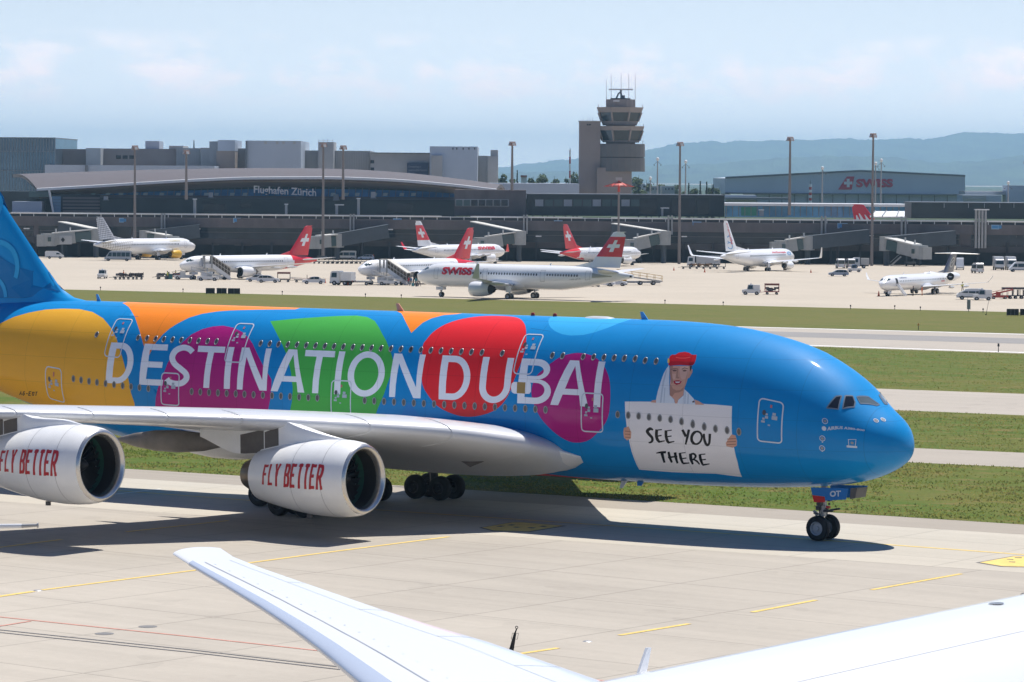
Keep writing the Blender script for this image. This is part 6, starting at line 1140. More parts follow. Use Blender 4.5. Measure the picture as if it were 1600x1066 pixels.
# ---- jet bridges
M_JB = mat('bridge_dark_blue_grey', (.055, .068, .082), .5, var=.15, scale=.4); M_JBL = mat('bridge_light_grey', (.36, .37, .36), .5, var=.1, scale=.5); M_JBG = mat('bridge_glass', (.06, .10, .10), .15); M_JBR = mat('bridge_roof_pale', (.62, .61, .57), .5)
def jet_bridge(label, rot, cab, link=None, legs=True, light=True, dY=-16, cw=3.2):
    """telescopic bridge: rot and cab are (px, py, offset from the wall) points of the tunnel axis"""
    t = thing('jet_bridge', label, 'jet bridge', (0, 0, 0), 0, 'jet bridges along the pier')
    P = D(rot[0], rot[1], TY(rot[0])+rot[2]); C_ = D(cab[0], cab[1], TY(cab[0])+cab[2]); zg = gz(P.y)
    mb = MB(); mb.cyl(P+Vector((0, 0, -1.9)), P+Vector((0, 0, 1.9)), 1.9, 1.9, 14); mb.build('rotunda', M_JBL if light else M_JB, t, smooth=40)
    mb = MB(); mb.cyl((P.x, P.y, zg), P+Vector((0, 0, -1.9)), .75, .75, 12); mb.build('column', M_JB, t, smooth=40)
    d = C_-P; u = d.normalized(); mb = MB(); mb.bar(P+u*1.5, P.lerp(C_, .55), 2.6, 2.7); mb.build('inner_tunnel', M_JBG if light else M_JB, t, smooth=0)
    mb = MB(); mb.bar(P.lerp(C_, .45), C_-u*1.2, 3.0, 3.1); mb.build('outer_tunnel', M_JBL if light else M_JB, t, smooth=0)
    mb = MB(); mb.bar(P+u*1.2+Vector((0, 0, 1.75)), C_-u*1.0+Vector((0, 0, 1.75)), 3.3, .3); mb.build('tunnel_roof', M_JBR if light else M_JBL, t, smooth=0)
    mb = MB(); mb.cyl(C_+Vector((0, 0, -1.7)), C_+Vector((0, 0, 1.7)), 2.2, 2.2, 12); mb.box(C_+u*2.0+Vector((0, 0, 0)), (2.4, 3.0, 3.2), atan2(u.y, u.x)); mb.build('cab', M_JBL, t, smooth=40)
    mb = MB(); s = u.cross(Vector((0, 0, 1))).normalized(); 
    for k in (-1, 1): mb.box(C_+s*k*2.0+Vector((0, 0, .2)), (.9, .9, 1.2), atan2(s.y, s.x))
    mb.build('cab_window', M_JBG, t, smooth=0)
    q = P.lerp(C_, .72); mb = MB()
    for k in (-1, 1): mb.bar((q.x+s.x*k*1.2, q.y+s.y*k*1.2, gz(q.y)+1.0), q+s*k*1.2+Vector((0, 0, 1.9)), .35, .35)
    mb.box((q.x, q.y, gz(q.y)+.9), (3.4, .8, .6), atan2(s.y, s.x)); mb.build('lift_frame', M_JB, t, smooth=0)
    mb = MB()
    for k in (-1, 1): mb.cyl((q.x+s.x*k*1.3-.2, q.y+s.y*k*1.3, gz(q.y)+.5), (q.x+s.x*k*1.3+.2, q.y+s.y*k*1.3, gz(q.y)+.5), .5, .5, 14)
    mb.build('drive_wheel', M_TYRE, t, smooth=40)
    for k in range(2): mb = MB(); mb.cyl(C_-u*(2+4*k)+Vector((0, 0, 1.7)), C_-u*(2+4*k)+Vector((0, 0, 2.9)), .22, .22, 8); mb.build('roof_post', M_LTG, t, smooth=0)
    if link:
        Lk = D(link[0], link[1], TY(link[0])+link[2]); mb = MB(); mb.bar(P, Lk, 3.2, 3.4); mb.build('fixed_walkway', M_JB, t, smooth=0)
        mb = MB(); mb.bar(P+Vector((0, 0, 1.85)), Lk+Vector((0, 0, 1.85)), 3.4, .25); mb.build('walkway_roof', M_JBR if len(link) > 3 else M_JB, t, smooth=0)
        mb = MB(); m_ = P.lerp(Lk, .5); mb.cyl((m_.x, m_.y, gz(m_.y)), m_+Vector((0, 0, -1.6)), .4, .4, 8); mb.build('walkway_leg', M_UNDER, t, smooth=0)
jet_bridge('pale jet bridge with a diamond emblem panel left of the yellow engined airliner', (150, 368, -8), (76, 375, -13), (97, 357, -2, 1)); EMB = bpy.data.objects[-1] if False else None
jet_bridge('jet bridge half hidden behind the yellow engined airliner', (228, 371, -7), (268, 379, -11), (312, 362, -3), light=True)
jet_bridge('jet bridge with a dark covered walkway left of the second flood mast gate', (527, 376, -9), (494, 379, -15), (605, 362, -3), light=True)
jet_bridge('jet bridge reaching over the nose of the white and red finned airliner', (811, 372, -9), (752, 381, -12), (740, 357, -2, 1))
jet_bridge('jet bridge behind the taxiing airliner tail', (1037, 372, -9), (985, 384, -12), (960, 360, -2, 1))
jet_bridge('jet bridge at the nose of the airliner with tall winglets', (1262, 380, -9), (1222, 386, -11), (1356, 370, -3), light=True)
jet_bridge('free jet bridge with a pale roof and outside stair', (1385, 381, -12), (1437, 394, -22), (1490, 372, -3), light=True)
t = thing('emblem_panel', 'white advertising panel with a dark diamond on the left jet bridge', 'panel', (0, 0, 0)); Q = D(100, 374.5, TY(90)-14.5)
mb = MB(); pbox(mb, 93, 112, 368.5, 382, TY(90)-14.7, .2); mb.build('board', M_LTG, t, smooth=0)
mb = MB(); mb.prism([D(95, 375, TY(90)-14.9), D(98.3, 371, TY(90)-14.9), D(101.5, 375, TY(90)-14.9), D(98.3, 379, TY(90)-14.9)], (0, .1, 0)); mb.build('diamond', M_DKW, t, smooth=0)
t = thing('apron_stair', 'steep metal stair under the free jet bridge', 'stairs', (0, 0, 0)); Y = TY(1410)-20
mb = MB(); a, b_ = D(1391, 420, Y), D(1408, 401, Y); a.z = gz(Y)
for k in (-.5, .5): mb.bar(a+Vector((0, k, 0)), b_+Vector((0, k, 0)), .12, .3)
for i in range(10): mb.box(a.lerp(b_, i/10)+Vector((0, 0, .1)), (.3, 1.0, .06))
mb.build('flight', M_STEEL, t, smooth=0); mb = MB()
for k in (-.5, .5): mb.bar(a+Vector((0, k, 1)), b_+Vector((0, k, 1)), .06, .06)
mb.build('handrail', M_STEEL, t, smooth=0)
# ================================================================== PARKED AND TAXIING AIRLINERS
M_AW = mat('airliner_white', (.88, .885, .89), .28, coat=.6); M_ARED = mat('airliner_red', (.74, .014, .028), .3, coat=.6); M_AGR = mat('airliner_belly_grey', (.55, .56, .57), .35, coat=.3); M_AWING = mat('airliner_wing_grey', (.62, .63, .64), .35, coat=.3)
M_AWIN = mat('airliner_window_dark', (.03, .035, .045), .15); M_ACK = mat('airliner_cockpit_glass', (.03, .06, .065), .08, coat=.5); M_ALINE = mat('airliner_door_line', (.34, .35, .37), .5); M_AYEL = mat('engine_yellow', (.72, .42, .01), .35, coat=.4); M_ABLU = mat('tail_swirl_blue', (.20, .40, .66), .4); M_AINT = mat('engine_inside_dark', (.02, .02, .022), .45); M_AHOT = mat('engine_exhaust_dark', (.06, .055, .05), .4, metal=.5); M_ANAVY = mat('tail_navy', (.03, .03, .055), .35, coat=.5); M_ATAILY = mat('tailplane_sunlit_cream', (.74, .73, .66), .35, coat=.4)
def dot_mat(name, a, b_, sc, lo=None):
    m = bpy.data.materials.new(name); m.use_nodes = True; t = m.node_tree; b = t.nodes['Principled BSDF']; tcn = nod(t, 'ShaderNodeTexCoord'); mp = nod(t, 'ShaderNodeMapping'); mp.inputs['Rotation'].default_value = (pi/2, radians(45), 0) if 0 else (0, radians(38), 0)
    sx = nod(t, 'ShaderNodeSeparateXYZ'); cb = nod(t, 'ShaderNodeCombineXYZ'); t.links.new(tcn.outputs['Object'], mp.inputs[0]); t.links.new(mp.outputs[0], sx.inputs[0]); t.links.new(sx.outputs[0], cb.inputs[0]); t.links.new(sx.outputs[2], cb.inputs[1]); cb.inputs[2].default_value = .3
    ck = nod(t, 'ShaderNodeTexChecker'); ck.inputs['Scale'].default_value = sc; ck.inputs['Color1'].default_value = a+(1,); ck.inputs['Color2'].default_value = b_+(1,); t.links.new(cb.outputs[0], ck.inputs[0]); t.links.new(ck.outputs[0], b.inputs['Base Color']); b.inputs['Roughness'].default_value = .35
    return m
M_DOT = dot_mat('tail_checker_grey', (.26, .27, .30), (.70, .71, .73), 2.6); M_DOT2 = dot_mat('fuselage_checker_grey', (.58, .57, .55), (.86, .865, .87), 1.9)
NT = tab((0, -.15), (.04, -.02), (.12, .07), (.3, .17), (.5, .28), (.75, .40), (1.1, .475), (1.7, .5)); NB = tab((0, -.15), (.04, -.24), (.2, -.34), (.5, -.43), (1.0, -.485), (1.6, -.5)); NW = tab((0, .0), (.04, .12), (.12, .2), (.3, .30), (.6, .39), (1, .455), (1.7, .5))
CT = tab((0, .20), (1, .36), (2.2, .475), (3.4, .5)); CB = tab((0, .06), (1, -.12), (2, -.32), (3.4, -.5)); CW = tab((0, .05), (.5, .14), (1.5, .32), (2.5, .45), (3.4, .5))
class Body:
    def __init__(s, L, dw, dh, zc): s.L, s.dw, s.dh, s.zc = L, dw, dh, zc
    def pt(s, x, a, off=0.0):
        n, t = x/s.dh, (s.L-x)/s.dh; top = min(NT(n), CT(t)); bot = max(NB(n), CB(t)); w = min(NW(n), CW(t)); zm = max(-.15*(1-min(1, n/1.2)), (CT(t)+CB(t))/2)
        c, k = cos(radians(a)), sin(radians(a)); y = (w*s.dw+off)*c; z = zm*s.dh+((top-zm)*s.dh+off if k > 0 else (zm-bot)*s.dh+off)*k
        return Vector((x, y, s.zc+z))
def sgrid(mb, fn, n=4, m=4):
    vs = [fn(i/n, j/m) for j in range(m+1) for i in range(n+1)]; mb.add(vs, [(j*(n+1)+i, j*(n+1)+i+1, (j+1)*(n+1)+i+1, (j+1)*(n+1)+i) for j in range(m) for i in range(n)])
def cut_text(s, bold, shear, n=6):
    k = ('cut', s, bold, shear)
    if k in _TX: return _TX[k]
    vs, fs = text_mesh(s, bold, shear); b = bmesh.new(); V = [b.verts.new((x, y, 0)) for x, y in vs]
    for f in fs:
        try: b.faces.new([V[i] for i in f])
        except ValueError: pass
    for i in range(1, n): bmesh.ops.bisect_plane(b, geom=b.verts[:]+b.edges[:]+b.faces[:], plane_co=(0, i/n, 0), plane_no=(0, 1, 0))
    b.verts.index_update(); r = ([(v.co.x, v.co.y) for v in b.verts], [tuple(v.index for v in f.verts) for f in b.faces]); b.free(); _TX[k] = r; return r
def airliner(name, label, L, dw, dh, zc, H, span, nose, head, side, wing=(.30, 6.2, 1.5, 27), eng=(5.75, 1.15, 3.6, 1.75, .33), winglet=2.2, fin=None, fin_cols=None, ttail=False, rear_eng=False, engm=None, bodym=None, gear=(5.0, .47, 3.8), wz=-.30, group=None, winm=True, doors=(), cock=(.40, .78, 30, 62), scarf=None, wl_m=None, stab=None, stabm=None, intake=True, wpitch=.55, wingm=None):
    """nose: world ground point under the nose; head: unit vector the nose points to; side: +1 when starboard is seen, -1 port"""
    T_ = -head; R = thing(name, label, 'airliner', nose, atan2(T_.y, T_.x), group); B = Body(L, dw, dh, zc)
    xs = [0.001*L]+[dh*q for q in (.02, .05, .1, .17, .26, .38, .52, .7, .9, 1.15, 1.45, 1.8)]; x = dh*1.8
    while x < L-dh*3.4-.5: x += .5; xs.append(x)
    xs += [L-dh*3.4*(1-i/26) for i in range(1, 27)]
    mb = MB(); rings = [[B.pt(x, -90+360*j/32) for j in range(32)] for x in xs]; mb.loft(rings)
    mats = [M_AW] + (bodym[0] if bodym else [])
    f = mb.build('fuselage', mats, R, smooth=60)
    if bodym:
        for p in f.data.polygons: p.material_index = bodym[1](p.center.x/L, (p.center.z-zc)/dh, p.center.x, p.center.z)
    wa = 14
    if winm:
        x0, x1 = winm if isinstance(winm, tuple) else (dh*1.95, L-dh*3.0); g = None; x = x0
        while x < x1:
            if not any(abs(x-d) < .75 for d in doors):
                if g is None:
                    mb = MB(); sgrid(mb, lambda u, v: B.pt(x0-.12+.24*u, (wa-5+10*v) if side > 0 else 180-(wa-5+10*v), .018), 1, 3); g = mb.build('cabin_window', M_AWIN, R, smooth=0, fix=False)
                else: k = g.copy(); COL.objects.link(k); k.parent = R; k.location = (x-x0, 0, 0)
            x += wpitch
    for d in doors:
        mb = MB(); A_ = lambda a: a if side > 0 else 180-a
        for (xa, xb, a0, a1) in ((d-.45, d-.40, -18, 38), (d+.40, d+.45, -18, 38), (d-.45, d+.45, 36.5, 38), (d-.45, d+.45, -18, -16)): sgrid(mb, lambda u, v: B.pt(xa+(xb-xa)*u, A_(a0+(a1-a0)*v), .015), 1, 8)
        mb.build('door', M_ALINE, R, smooth=0, fix=False)
    c0, c1, a0, a1 = cock
    for k, (xa, xb, aa, ab) in enumerate(((c0, c0+(c1-c0)*.42, a0+14, a1+18), (c0+(c1-c0)*.45, c0+(c1-c0)*.72, a0+6, a1+4), (c0+(c1-c0)*.75, c1, a0+8, a1-8))):
        for sd in (1, -1):
            mb = MB(); sgrid(mb, lambda u, v: B.pt((xa+(xb-xa)*u)*dh, (aa+(ab-aa)*v*(1 if k < 2 else 1-.5*u)) if sd > 0 else 180-(aa+(ab-aa)*v*(1 if k < 2 else 1-.5*u)), .02), 3, 4); mb.build('cockpit_window', M_ACK, R, smooth=0, fix=False)
    # belly fairing and wings
    wx, cr, ct, sw = wing; x0 = wx*L; zw = zc+wz*dh; tn = math.tan(radians(sw)); hs = span/2
    if not rear_eng or True:
        mb = MB(); rr = []
        for i in range(15):
            q = i/14; xx = x0-1.2+(cr+3.2)*q; w = sin(pi*q)**.5; rr.append([(xx, dw*.5*(.55+.55*w)*cos(a), zc-.26*dh+(.12*dh+.22*dh*w)*sin(a)) for a in [2*pi*j/16 for j in range(16)]])
        mb.loft(rr); mb.build('wing_fairing', M_AW, R, smooth=60)
    for sg in (1, -1):
        mb = MB(); rings = []
        for l in (0.25*dw, .5*dw, hs*.36, hs*.62, hs*.85, hs):
            q = (l-.25*dw)/(hs-.25*dw); c = cr*(1-q)**1.25+ct*(1-(1-q)**1.25) if q < .36 else cr*.64**1.25+(ct-cr*.64**1.25)*(q-.36)/.64; 
            if q < .36: c = cr+(cr*.64**1.25-cr)*q/.36
            s0 = x0+(l-.25*dw)*tn; z = zw+(l-.25*dw)*.088+ .9*q*q*0; r = []
            for i in range(11):
                u = (1-cos(pi*i/10))/2; r.append((s0+c*u, sg*l, z+foil(c, u, .115-.03*q)*1.15-.04*c*u))
            rings.append(r+[(p[0], p[1], z-(p[2]-z)*.7-.06*c*((p[0]-s0)/c)) for p in r[-2:0:-1]])
        mb.loft(rings); wo_ = mb.build('wing', wingm or M_AWING, R, smooth=45); tipz = zw+(hs-.25*dw)*.088; tx = x0+(hs-.25*dw)*tn
        if winglet:
            mb = MB(); rr = []
            for q, dy, dz, c in ((0, 0, 0, ct), (.25, .22, .35, ct*.85), (.6, .5, winglet*.55, ct*.6), (1, .75, winglet, ct*.36)):
                s0 = tx+q*(ct*.95); rr.append([(s0+c*u, sg*(hs+dy+t_*.05*(1-abs(2*u-1))), tipz+dz) for u, t_ in ((0, 0), (.3, 1), (.7, 1), (1, 0), (.7, -1), (.3, -1))])
            mb.loft(rr); mb.build('winglet', wl_m or M_AW, wo_, smooth=30)
        for l in (hs*.42, hs*.62):
            mb = MB(); q = (l-.25*dw)/(hs-.25*dw); mb.rev([(0, .02), (.5, .18), (1.6, .28), (2.6, .18), (3.2, .02)], (x0+(l-.25*dw)*tn+cr*.36, sg*l, zw+(l-.25*dw)*.088-.42), (1, 0, 0), 10, .7, 1); mb.build('flap_fairing', M_AWING, wo_, smooth=50)
    # engines
    ey, er, el, ez, ex = eng
    for sg in (1, -1):
        E_ = bpy.data.objects.new('engine', None); COL.objects.link(E_); E_.parent = R; E_.location = (ex*L, sg*ey, ez)
        mb = MB(); mb.rev([(0, er*.86), (el*.02, er*.92), (el*.10, er*.98), (el*.3, er), (el*.55, er*.96), (el*.8, er*.84), (el, er*.70), (el*.97, er*.64)], (0, 0, 0), (1, 0, 0), 28); mb.build('nacelle', engm or M_AW, E_, smooth=60)
        mb = MB(); mb.rev([(.01, er*.865), (el*.03, er*.80), (el*.12, er*.76), (el*.26, er*.78), (el*.27, .02)], (0, 0, 0), (1, 0, 0), 24); mb.build('intake', M_AINT, E_, smooth=40)
        mb = MB(); mb.rev([(el*.9, er*.60), (el*1.05, er*.55), (el*1.18, er*.40), (el*1.17, er*.36)], (0, 0, 0), (1, 0, 0), 18); mb.rev([(el*1.05, er*.30), (el*1.36, .02)], (0, 0, 0), (1, 0, 0), 14); mb.rev([(el*.96, er*.62), (el*1.0, er*.58)], (0, 0, 0), (1, 0, 0), 16); mb.build('exhaust', M_AHOT, E_, smooth=50)
        mb = MB()
        if rear_eng: mb.box((el*.5, -sg*ey*.45, -.05), (el*.7, ey*.9, .25))
        else:
            zt = zw+(ey-.25*dw)*.088-ez; mb.prism([(el*.2, -.16, er*.96), (el*.75, -.16, zt+.15), (el*1.35, -.16, zt-.1), (el*1.3, -.16, er*.5), (el*.8, -.16, er*.75)], (0, .32, 0))
        mb.build('pylon', M_AWING, E_, smooth=0)
    # fin: (root LE x, root z, root chord, tip LE x, tip chord), heights
    fx0, fz0, fc0, fx1, fc1 = fin; lv = sorted(set([0, .02]+[q/10 for q in range(1, 11)]+([c[0] for c in fin_cols] if fin_cols else [])+([.975])))
    def fs(q): return fx0+(fx1-fx0)*q, fz0+(H-fz0)*q, (fc0+(fc1-fc0)*q)*(1 if q < .97 else .8)
    def fpt(u, q, sd, off=.0):
        s0, z, c = fs(q); return Vector((s0+c*u+(fc1*.2 if q > .98 else 0), sd*(foil(c, min(1, max(0, u)), .10)+off), z))
    mb = MB(); rings = []
    for q in lv:
        r = [fpt((1-cos(pi*i/12))/2, q, 1) for i in range(13)]; rings.append(r+[Vector((p.x, -p.y, p.z)) for p in r[-2:0:-1]])
    mb.loft(rings); fo = mb.build('tail_fin', [M_AW]+[c[1] for c in (fin_cols or [])], R, smooth=40)
    if fin_cols:
        for p in fo.data.polygons:
            q = (p.center.z-fz0)/(H-fz0); mi = 0
            for i, c in enumerate(fin_cols):
                if q >= c[0]-1e-4: mi = i+1
            p.material_index = mi
    if scarf is None: scarf = .9
    mb = MB(); s0, z0_, c0_ = fs(0); mb.prism([(s0-3.2*scarf, -.09, fz0+.12), (s0+fc0*.3, -.09, fz0), (s0+fc0*.3+.9, -.09, fz0+1.9*scarf), (fs(.16)[0]+.15, -.09, fs(.16)[1])], (0, .18, 0)); mb.build('dorsal_fin', fin_cols[0][1] if fin_cols and fin_cols[0][0] <= 0 else M_AW, R, smooth=0)
    sy, sc0, sc1, sx, sz = stab
    for sg in (1, -1):
        mb = MB(); rr = []
        for l, q in ((.12, 0), (sy*.5, .5), (sy, 1)):
            c = sc0+(sc1-sc0)*q; s0 = sx+l*.62; z = sz+(l*.1 if not ttail else l*-.03); r = [(s0+c*(1-cos(pi*i/8))/2, sg*l, z+foil(c, (1-cos(pi*i/8))/2, .10)) for i in range(9)]; rr.append(r+[(p[0], p[1], 2*z-p[2]) for p in r[-2:0:-1]])
        mb.loft(rr); mb.build('tailplane', stabm or M_AWING, R, smooth=40)
    # gear
    gx, gm, gt = gear; rw = .38 if dh < 3.2 else .42
    def whl(par, x, y, r, w): 
        mb = MB(); mb.rev([(-w/2, r*.5), (-w/2, r*.88), (-w*.3, r), (w*.3, r), (w/2, r*.88), (w/2, r*.5)], (0, 0, 0), (0, 1, 0), 16); mb.mi(1)
        for sg in (1, -1): mb.rev([(sg*w*.45, r*.52), (sg*w*.40, .01)], (0, 0, 0), (0, 1, 0), 12)
        mb.build('wheel', [M_TYRE, M_RIM], par, smooth=40, loc=(x, y, r))
    g = bpy.data.objects.new('nose_gear', None); COL.objects.link(g); g.parent = R; g.location = (gx, 0, 0)
    for y in (.22, -.22): whl(g, 0, y, rw, .24)
    mb = MB(); mb.cyl((0, 0, rw), (.1, 0, zc-dh*.42), .09, .12, 8); mb.cyl((0, -.24, rw), (0, .24, rw), .06); mb.box((-.1, 0, rw+.6), (.2, .4, .25)); mb.build('strut', M_STRUT, g, smooth=30)
    mb = MB()
    for sd in (1, -1): mb.box((-.1, sd*.42, zc-dh*.5-.25), (1.5, .04, .55))
    mb.build('gear_door', M_AW, g, smooth=0)
    for sg in (1, -1):
        g = bpy.data.objects.new('main_gear', None); COL.objects.link(g); g.parent = R; g.location = (gm*L, sg*gt, 0); rm = rw*1.35
        for y in (.42, -.42): whl(g, 0, y, rm, .40)
        mb = MB(); mb.cyl((0, 0, rm), (0, -sg*.15, zw+.1), .14, .17, 8); mb.cyl((0, -.45, rm), (0, .45, rm), .09); mb.bar((0, 0, 1.2), (0, -sg*1.4, zw+.1), .1, .1); mb.build('strut', M_STRUT, g, smooth=30); mb = MB(); mb.box((0, sg*.32, (zw+rm)/2+.25), (1.1, .05, 1.1)); mb.build('gear_door', M_AW, g, smooth=0)
    mb = MB(); 
    for q in (.28, .62): mb.prism([(L*q, -.03, zc+dh*.49), (L*q+.4, -.03, zc+dh*.49), (L*q+.45, -.03, zc+dh*.49+.4), (L*q+.25, -.03, zc+dh*.49+.4)], (0, .06, 0))
    mb.build('blade_antennas', M_AW, R, smooth=0)
    R['_b'] = 1; del R['_b']
    return R, B, fpt, fo
def fuse_text(R, B, s, x0, x1, a0, a1, side, m, bold=.05, shear=0.0, flip=False, name='lettering'):
    vs, fs = cut_text(s, bold, shear); mb = MB()
    fn = lambda u, v: B.pt(x1+(x0-x1)*u if side > 0 else x0+(x1-x0)*u, (a0+(a1-a0)*v) if side > 0 else 180-(a0+(a1-a0)*v), .03)
    mb.add([fn(u, v) for u, v in vs], fs); mb.build(name, m, R, smooth=0, fix=False)
def cross(fo, fpt, u0, q0, hq, hu, m=None, wq=.30):
    """white cross on both faces of a fin; centre u0, q0, half height hq, half width hu"""
    mb = MB()
    for sd in (1, -1):
        for ua, ub, qa, qb in ((-wq*hu, wq*hu, -hq, hq), (-hu, -wq*hu-.001, -wq*hq, wq*hq), (wq*hu+.001, hu, -wq*hq, wq*hq)):
            def fn(u, v):
                q = q0+qa+(qb-qa)*v; q_ = q-q0
                return fpt(u0+(ua+(ub-ua)*u)+cross.sk*q_, q, sd, .03)
            sgrid(mb, fn, 4, 4)
    mb.build('cross', m or M_AW, fo, smooth=0, fix=False)
cross.sk = 0.0
def at_nose(px, Y): p = D(px, 400, Y); return Vector((p.x, Y, gz(Y)))
def hd(sx, sy, deg): return Vector((sx*cos(radians(deg)), sy*sin(radians(deg)), 0))
NARROW = dict(L=37.57, dw=3.95, dh=4.14, zc=3.82)
# taxiing long narrow-body with SWISS titles (seen from port, nose left and away)
ngp = G(690, 463.8); h = hd(-1, 1, 35)
R, B, fp, fo = airliner('taxiing_airliner', 'white airliner taxiing closest to the grass with red titles and white tipped red fin', 44.5, 3.95, 4.14, 3.82, 11.76, 34.2, ngp+h*5.1, h, -1, wing=(.345, 6.6, 1.6, 27.5), eng=(5.75, 1.30, 3.9, 1.75, .352), winglet=2.4, fin=(35.6, 5.75, 6.3, 40.6, 2.5), fin_cols=[(.30, M_ARED), (.86, M_AW)], gear=(5.1, .496, 3.8), doors=(5.2, 15.6, 27.5, 36.4), stab=(6.2, 4.1, 1.4, 37.6, 4.9), wl_m=M_AWING, winm=(7.6, 34.6))
fuse_text(R, B, 'SWISS', 6.5, 12.9, 2, 42, -1, M_ARED, bold=.05)
cross.sk = -.0; cross(fo, fp, .52, .60, .165, .29)
fuse_text(R, B, 'HB-JPA', 33.0, 35.2, -14, -6, -1, M_ALINE, bold=.01)
mb = MB(); mb.rev([(0, .30), (.35, .26), (.36, .02)], (44.0, 0, 4.36), (1, 0, 0), 12); mb.build('apu_exhaust', M_AINT, R, smooth=40)
mb = MB(); sgrid(mb, lambda u, v: B.pt(37.2+3.6*u, 180-(-6+30*v*(1-.75*u)), .012), 6, 4); mb.build('stabiliser_plate', mat('bare_metal_plate', (.42, .40, .34), .4, metal=.4), R, smooth=0, fix=False)
# red tailed regional jets with stairs at the nose
def regional(nm, lb, nose, h, side, grp=None, L=36.25):
    def bm(x, z, X, Z): return 1 if X > 27.6+(z+.1)*-3.2 and (z > -.35 or X > 27.0) and X > 28.9-2.2*max(0, -z-.1)*3 else 0
    R, B, fp, fo = airliner(nm, lb, L, 3.05, 3.35, 3.25, 10.96, 33.0, nose, h, side, wing=(.355, 5.8, 1.3, 26), eng=(4.7, 1.12, 3.6, 1.62, .33), winglet=0, fin=(28.3, 4.7, 5.6, 33.2, 2.0), fin_cols=[(0, M_ARED)], gear=(3.6, .50, 2.97), doors=(4.4, 26.9), stab=(6.3, 3.7, 1.3, 31.2, 3.75), bodym=([M_ARED], lambda x, z, X, Z: 1 if X > 29.2-1.2*z and X > 28.2 else (1 if z < -.28 and 25.5+((z+.5)*9) < X < 29.4+((z+.5)*4) else 0)), cock=(.36, .80, 26, 56), scarf=.7)
    cross(fo, fp, .56, .52, .20, .30); return R, B
ngp = G(303, 437.2); h = hd(-1, -1, 43)
R2, B2 = regional('regional_jet', 'red finned white jet boarding by stairs at left, nose pointing left', ngp+h*3.6, h, -1, 'red finned regional jets')
fuse_text(R2, B2, 'IO', 8.0, 9.3, 4, 22, -1, M_ALINE, bold=.03)
ngp = G(579.6, 445); h = hd(-1, -1, 51)
R3, B3 = regional('regional_jet', 'red finned white jet boarding by stairs behind the taxiing red titled airliner', ngp+h*3.6, h, -1, 'red finned regional jets')
h = hd(1, 1, 54); R6, B6 = regional('regional_jet', 'red finned white jet parked nose in behind the taxiing airliner tail', at_nose(1000, 915), h, 1, 'red finned regional jets')
# white/red finned jet at the gate
h = hd(1, 1, 53)
R, B, fp, fo = airliner('gate_airliner', 'white airliner at the gate with white tipped red fin and red titles near its nose', 38.7, 3.5, 3.7, 3.45, 11.5, 33.5, at_nose(787, 925), h, 1, wing=(.32, 6.0, 1.5, 25), eng=(5.3, 1.25, 3.8, 1.75, .30), winglet=1.9, fin=(30.4, 5.0, 6.0, 35.4, 2.3), fin_cols=[(.24, M_ARED), (.83, M_AW)], gear=(3.7, .49, 3.2), doors=(4.7, 30.5), stab=(6.2, 3.9, 1.4, 32.6, 4.3), wl_m=M_ARED, scarf=1.1)
fuse_text(R, B, 'SWISS', 5.9, 13.2, 12, 40, 1, M_ARED, bold=.05); cross(fo, fp, .54, .52, .18, .30)
# yellow engined airliner
h = hd(1, 1, 50); mg = G(215, 404.6); 
R, B, fp, fo = airliner('gate_airliner', 'white airliner with yellow engines and grey checkered fin at the left gate', 37.57, 3.95, 4.14, 3.82, 11.76, 34.0, at_nose(304, 957), h, 1, wing=(.30, 6.2, 1.5, 27), eng=(5.75, 1.15, 3.5, 1.7, .305), winglet=0, fin=(29.6, 5.75, 6.0, 34.4, 2.4), fin_cols=[(0, M_DOT)], gear=(5.0, .47, 3.8), doors=(5.2, 30.5), stab=(6.2, 4.1, 1.4, 31.4, 4.9), engm=M_AYEL, bodym=([M_DOT2], lambda x, z, X, Z: 1 if X > 25.5-3.5*z*1.0 and z < .42 and X < 35 else 0))
fuse_text(R, B, 'vueling', 7.0, 11.2, 30, 48, 1, mat('title_grey_yellow', (.62, .52, .22), .5), bold=.02)
# airliner with tall winglets and red titles down its fin
h = hd(1, 1, 60); mg = G(1172, 423.6)
R, B, fp, fo = airliner('gate_airliner', 'white airliner with tall upturned winglets and red writing down its white fin', 39.5, 3.76, 4.01, 3.45, 12.5, 34.4, at_nose(1238, min(mg.y+16, 935)), h, 1, wing=(.30, 6.4, 1.5, 26), eng=(4.9, 1.05, 3.6, 1.5, .285), winglet=2.5, fin=(30.6, 5.2, 6.2, 36.2, 2.1), gear=(4.1, .50, 2.9), doors=(4.6, 33), stab=(7.0, 4.2, 1.3, 33.2, 4.5), scarf=1.8, wingm=M_AW)
fuse_text(R, B, 'AirEuropa', 7.2, 14.8, 24, 42, 1, M_ARED, bold=.02)
mb = MB(); vs, fs_ = cut_text('AirEuropa', .02, 0)
for sd in (1, -1): mb.add([fp(.18+.30*v+.10*u, .93-.72*u+.02*v, sd, .035) if sd > 0 else fp(.48-.30*v+.10*u, .93-.72*u, sd, .035) for u, v in vs], fs_)
mb.build('fin_lettering', M_ARED, fo, smooth=0, fix=False)
mb = MB()
for sd in (1, -1):
    for (cu, cq, ru, rq, w) in ((.55, .38, .26, .13, .07), (.62, .18, .24, .12, .06)):
        for i in range(20):
            a, b_ = 2*pi*i/24+.6, 2*pi*(i+1)/24+.6; mb.add([fp(cu+ru*cos(a), cq+rq*sin(a), sd, .03), fp(cu+ru*cos(b_), cq+rq*sin(b_), sd, .03), fp(cu+(ru-w)*cos(b_), cq+(rq-w*.5)*sin(b_), sd, .03), fp(cu+(ru-w)*cos(a), cq+(rq-w*.5)*sin(a), sd, .03)], [(0, 1, 2, 3)])
mb.build('fin_swirl', M_ABLU, fo, smooth=0, fix=False)
mb = MB()
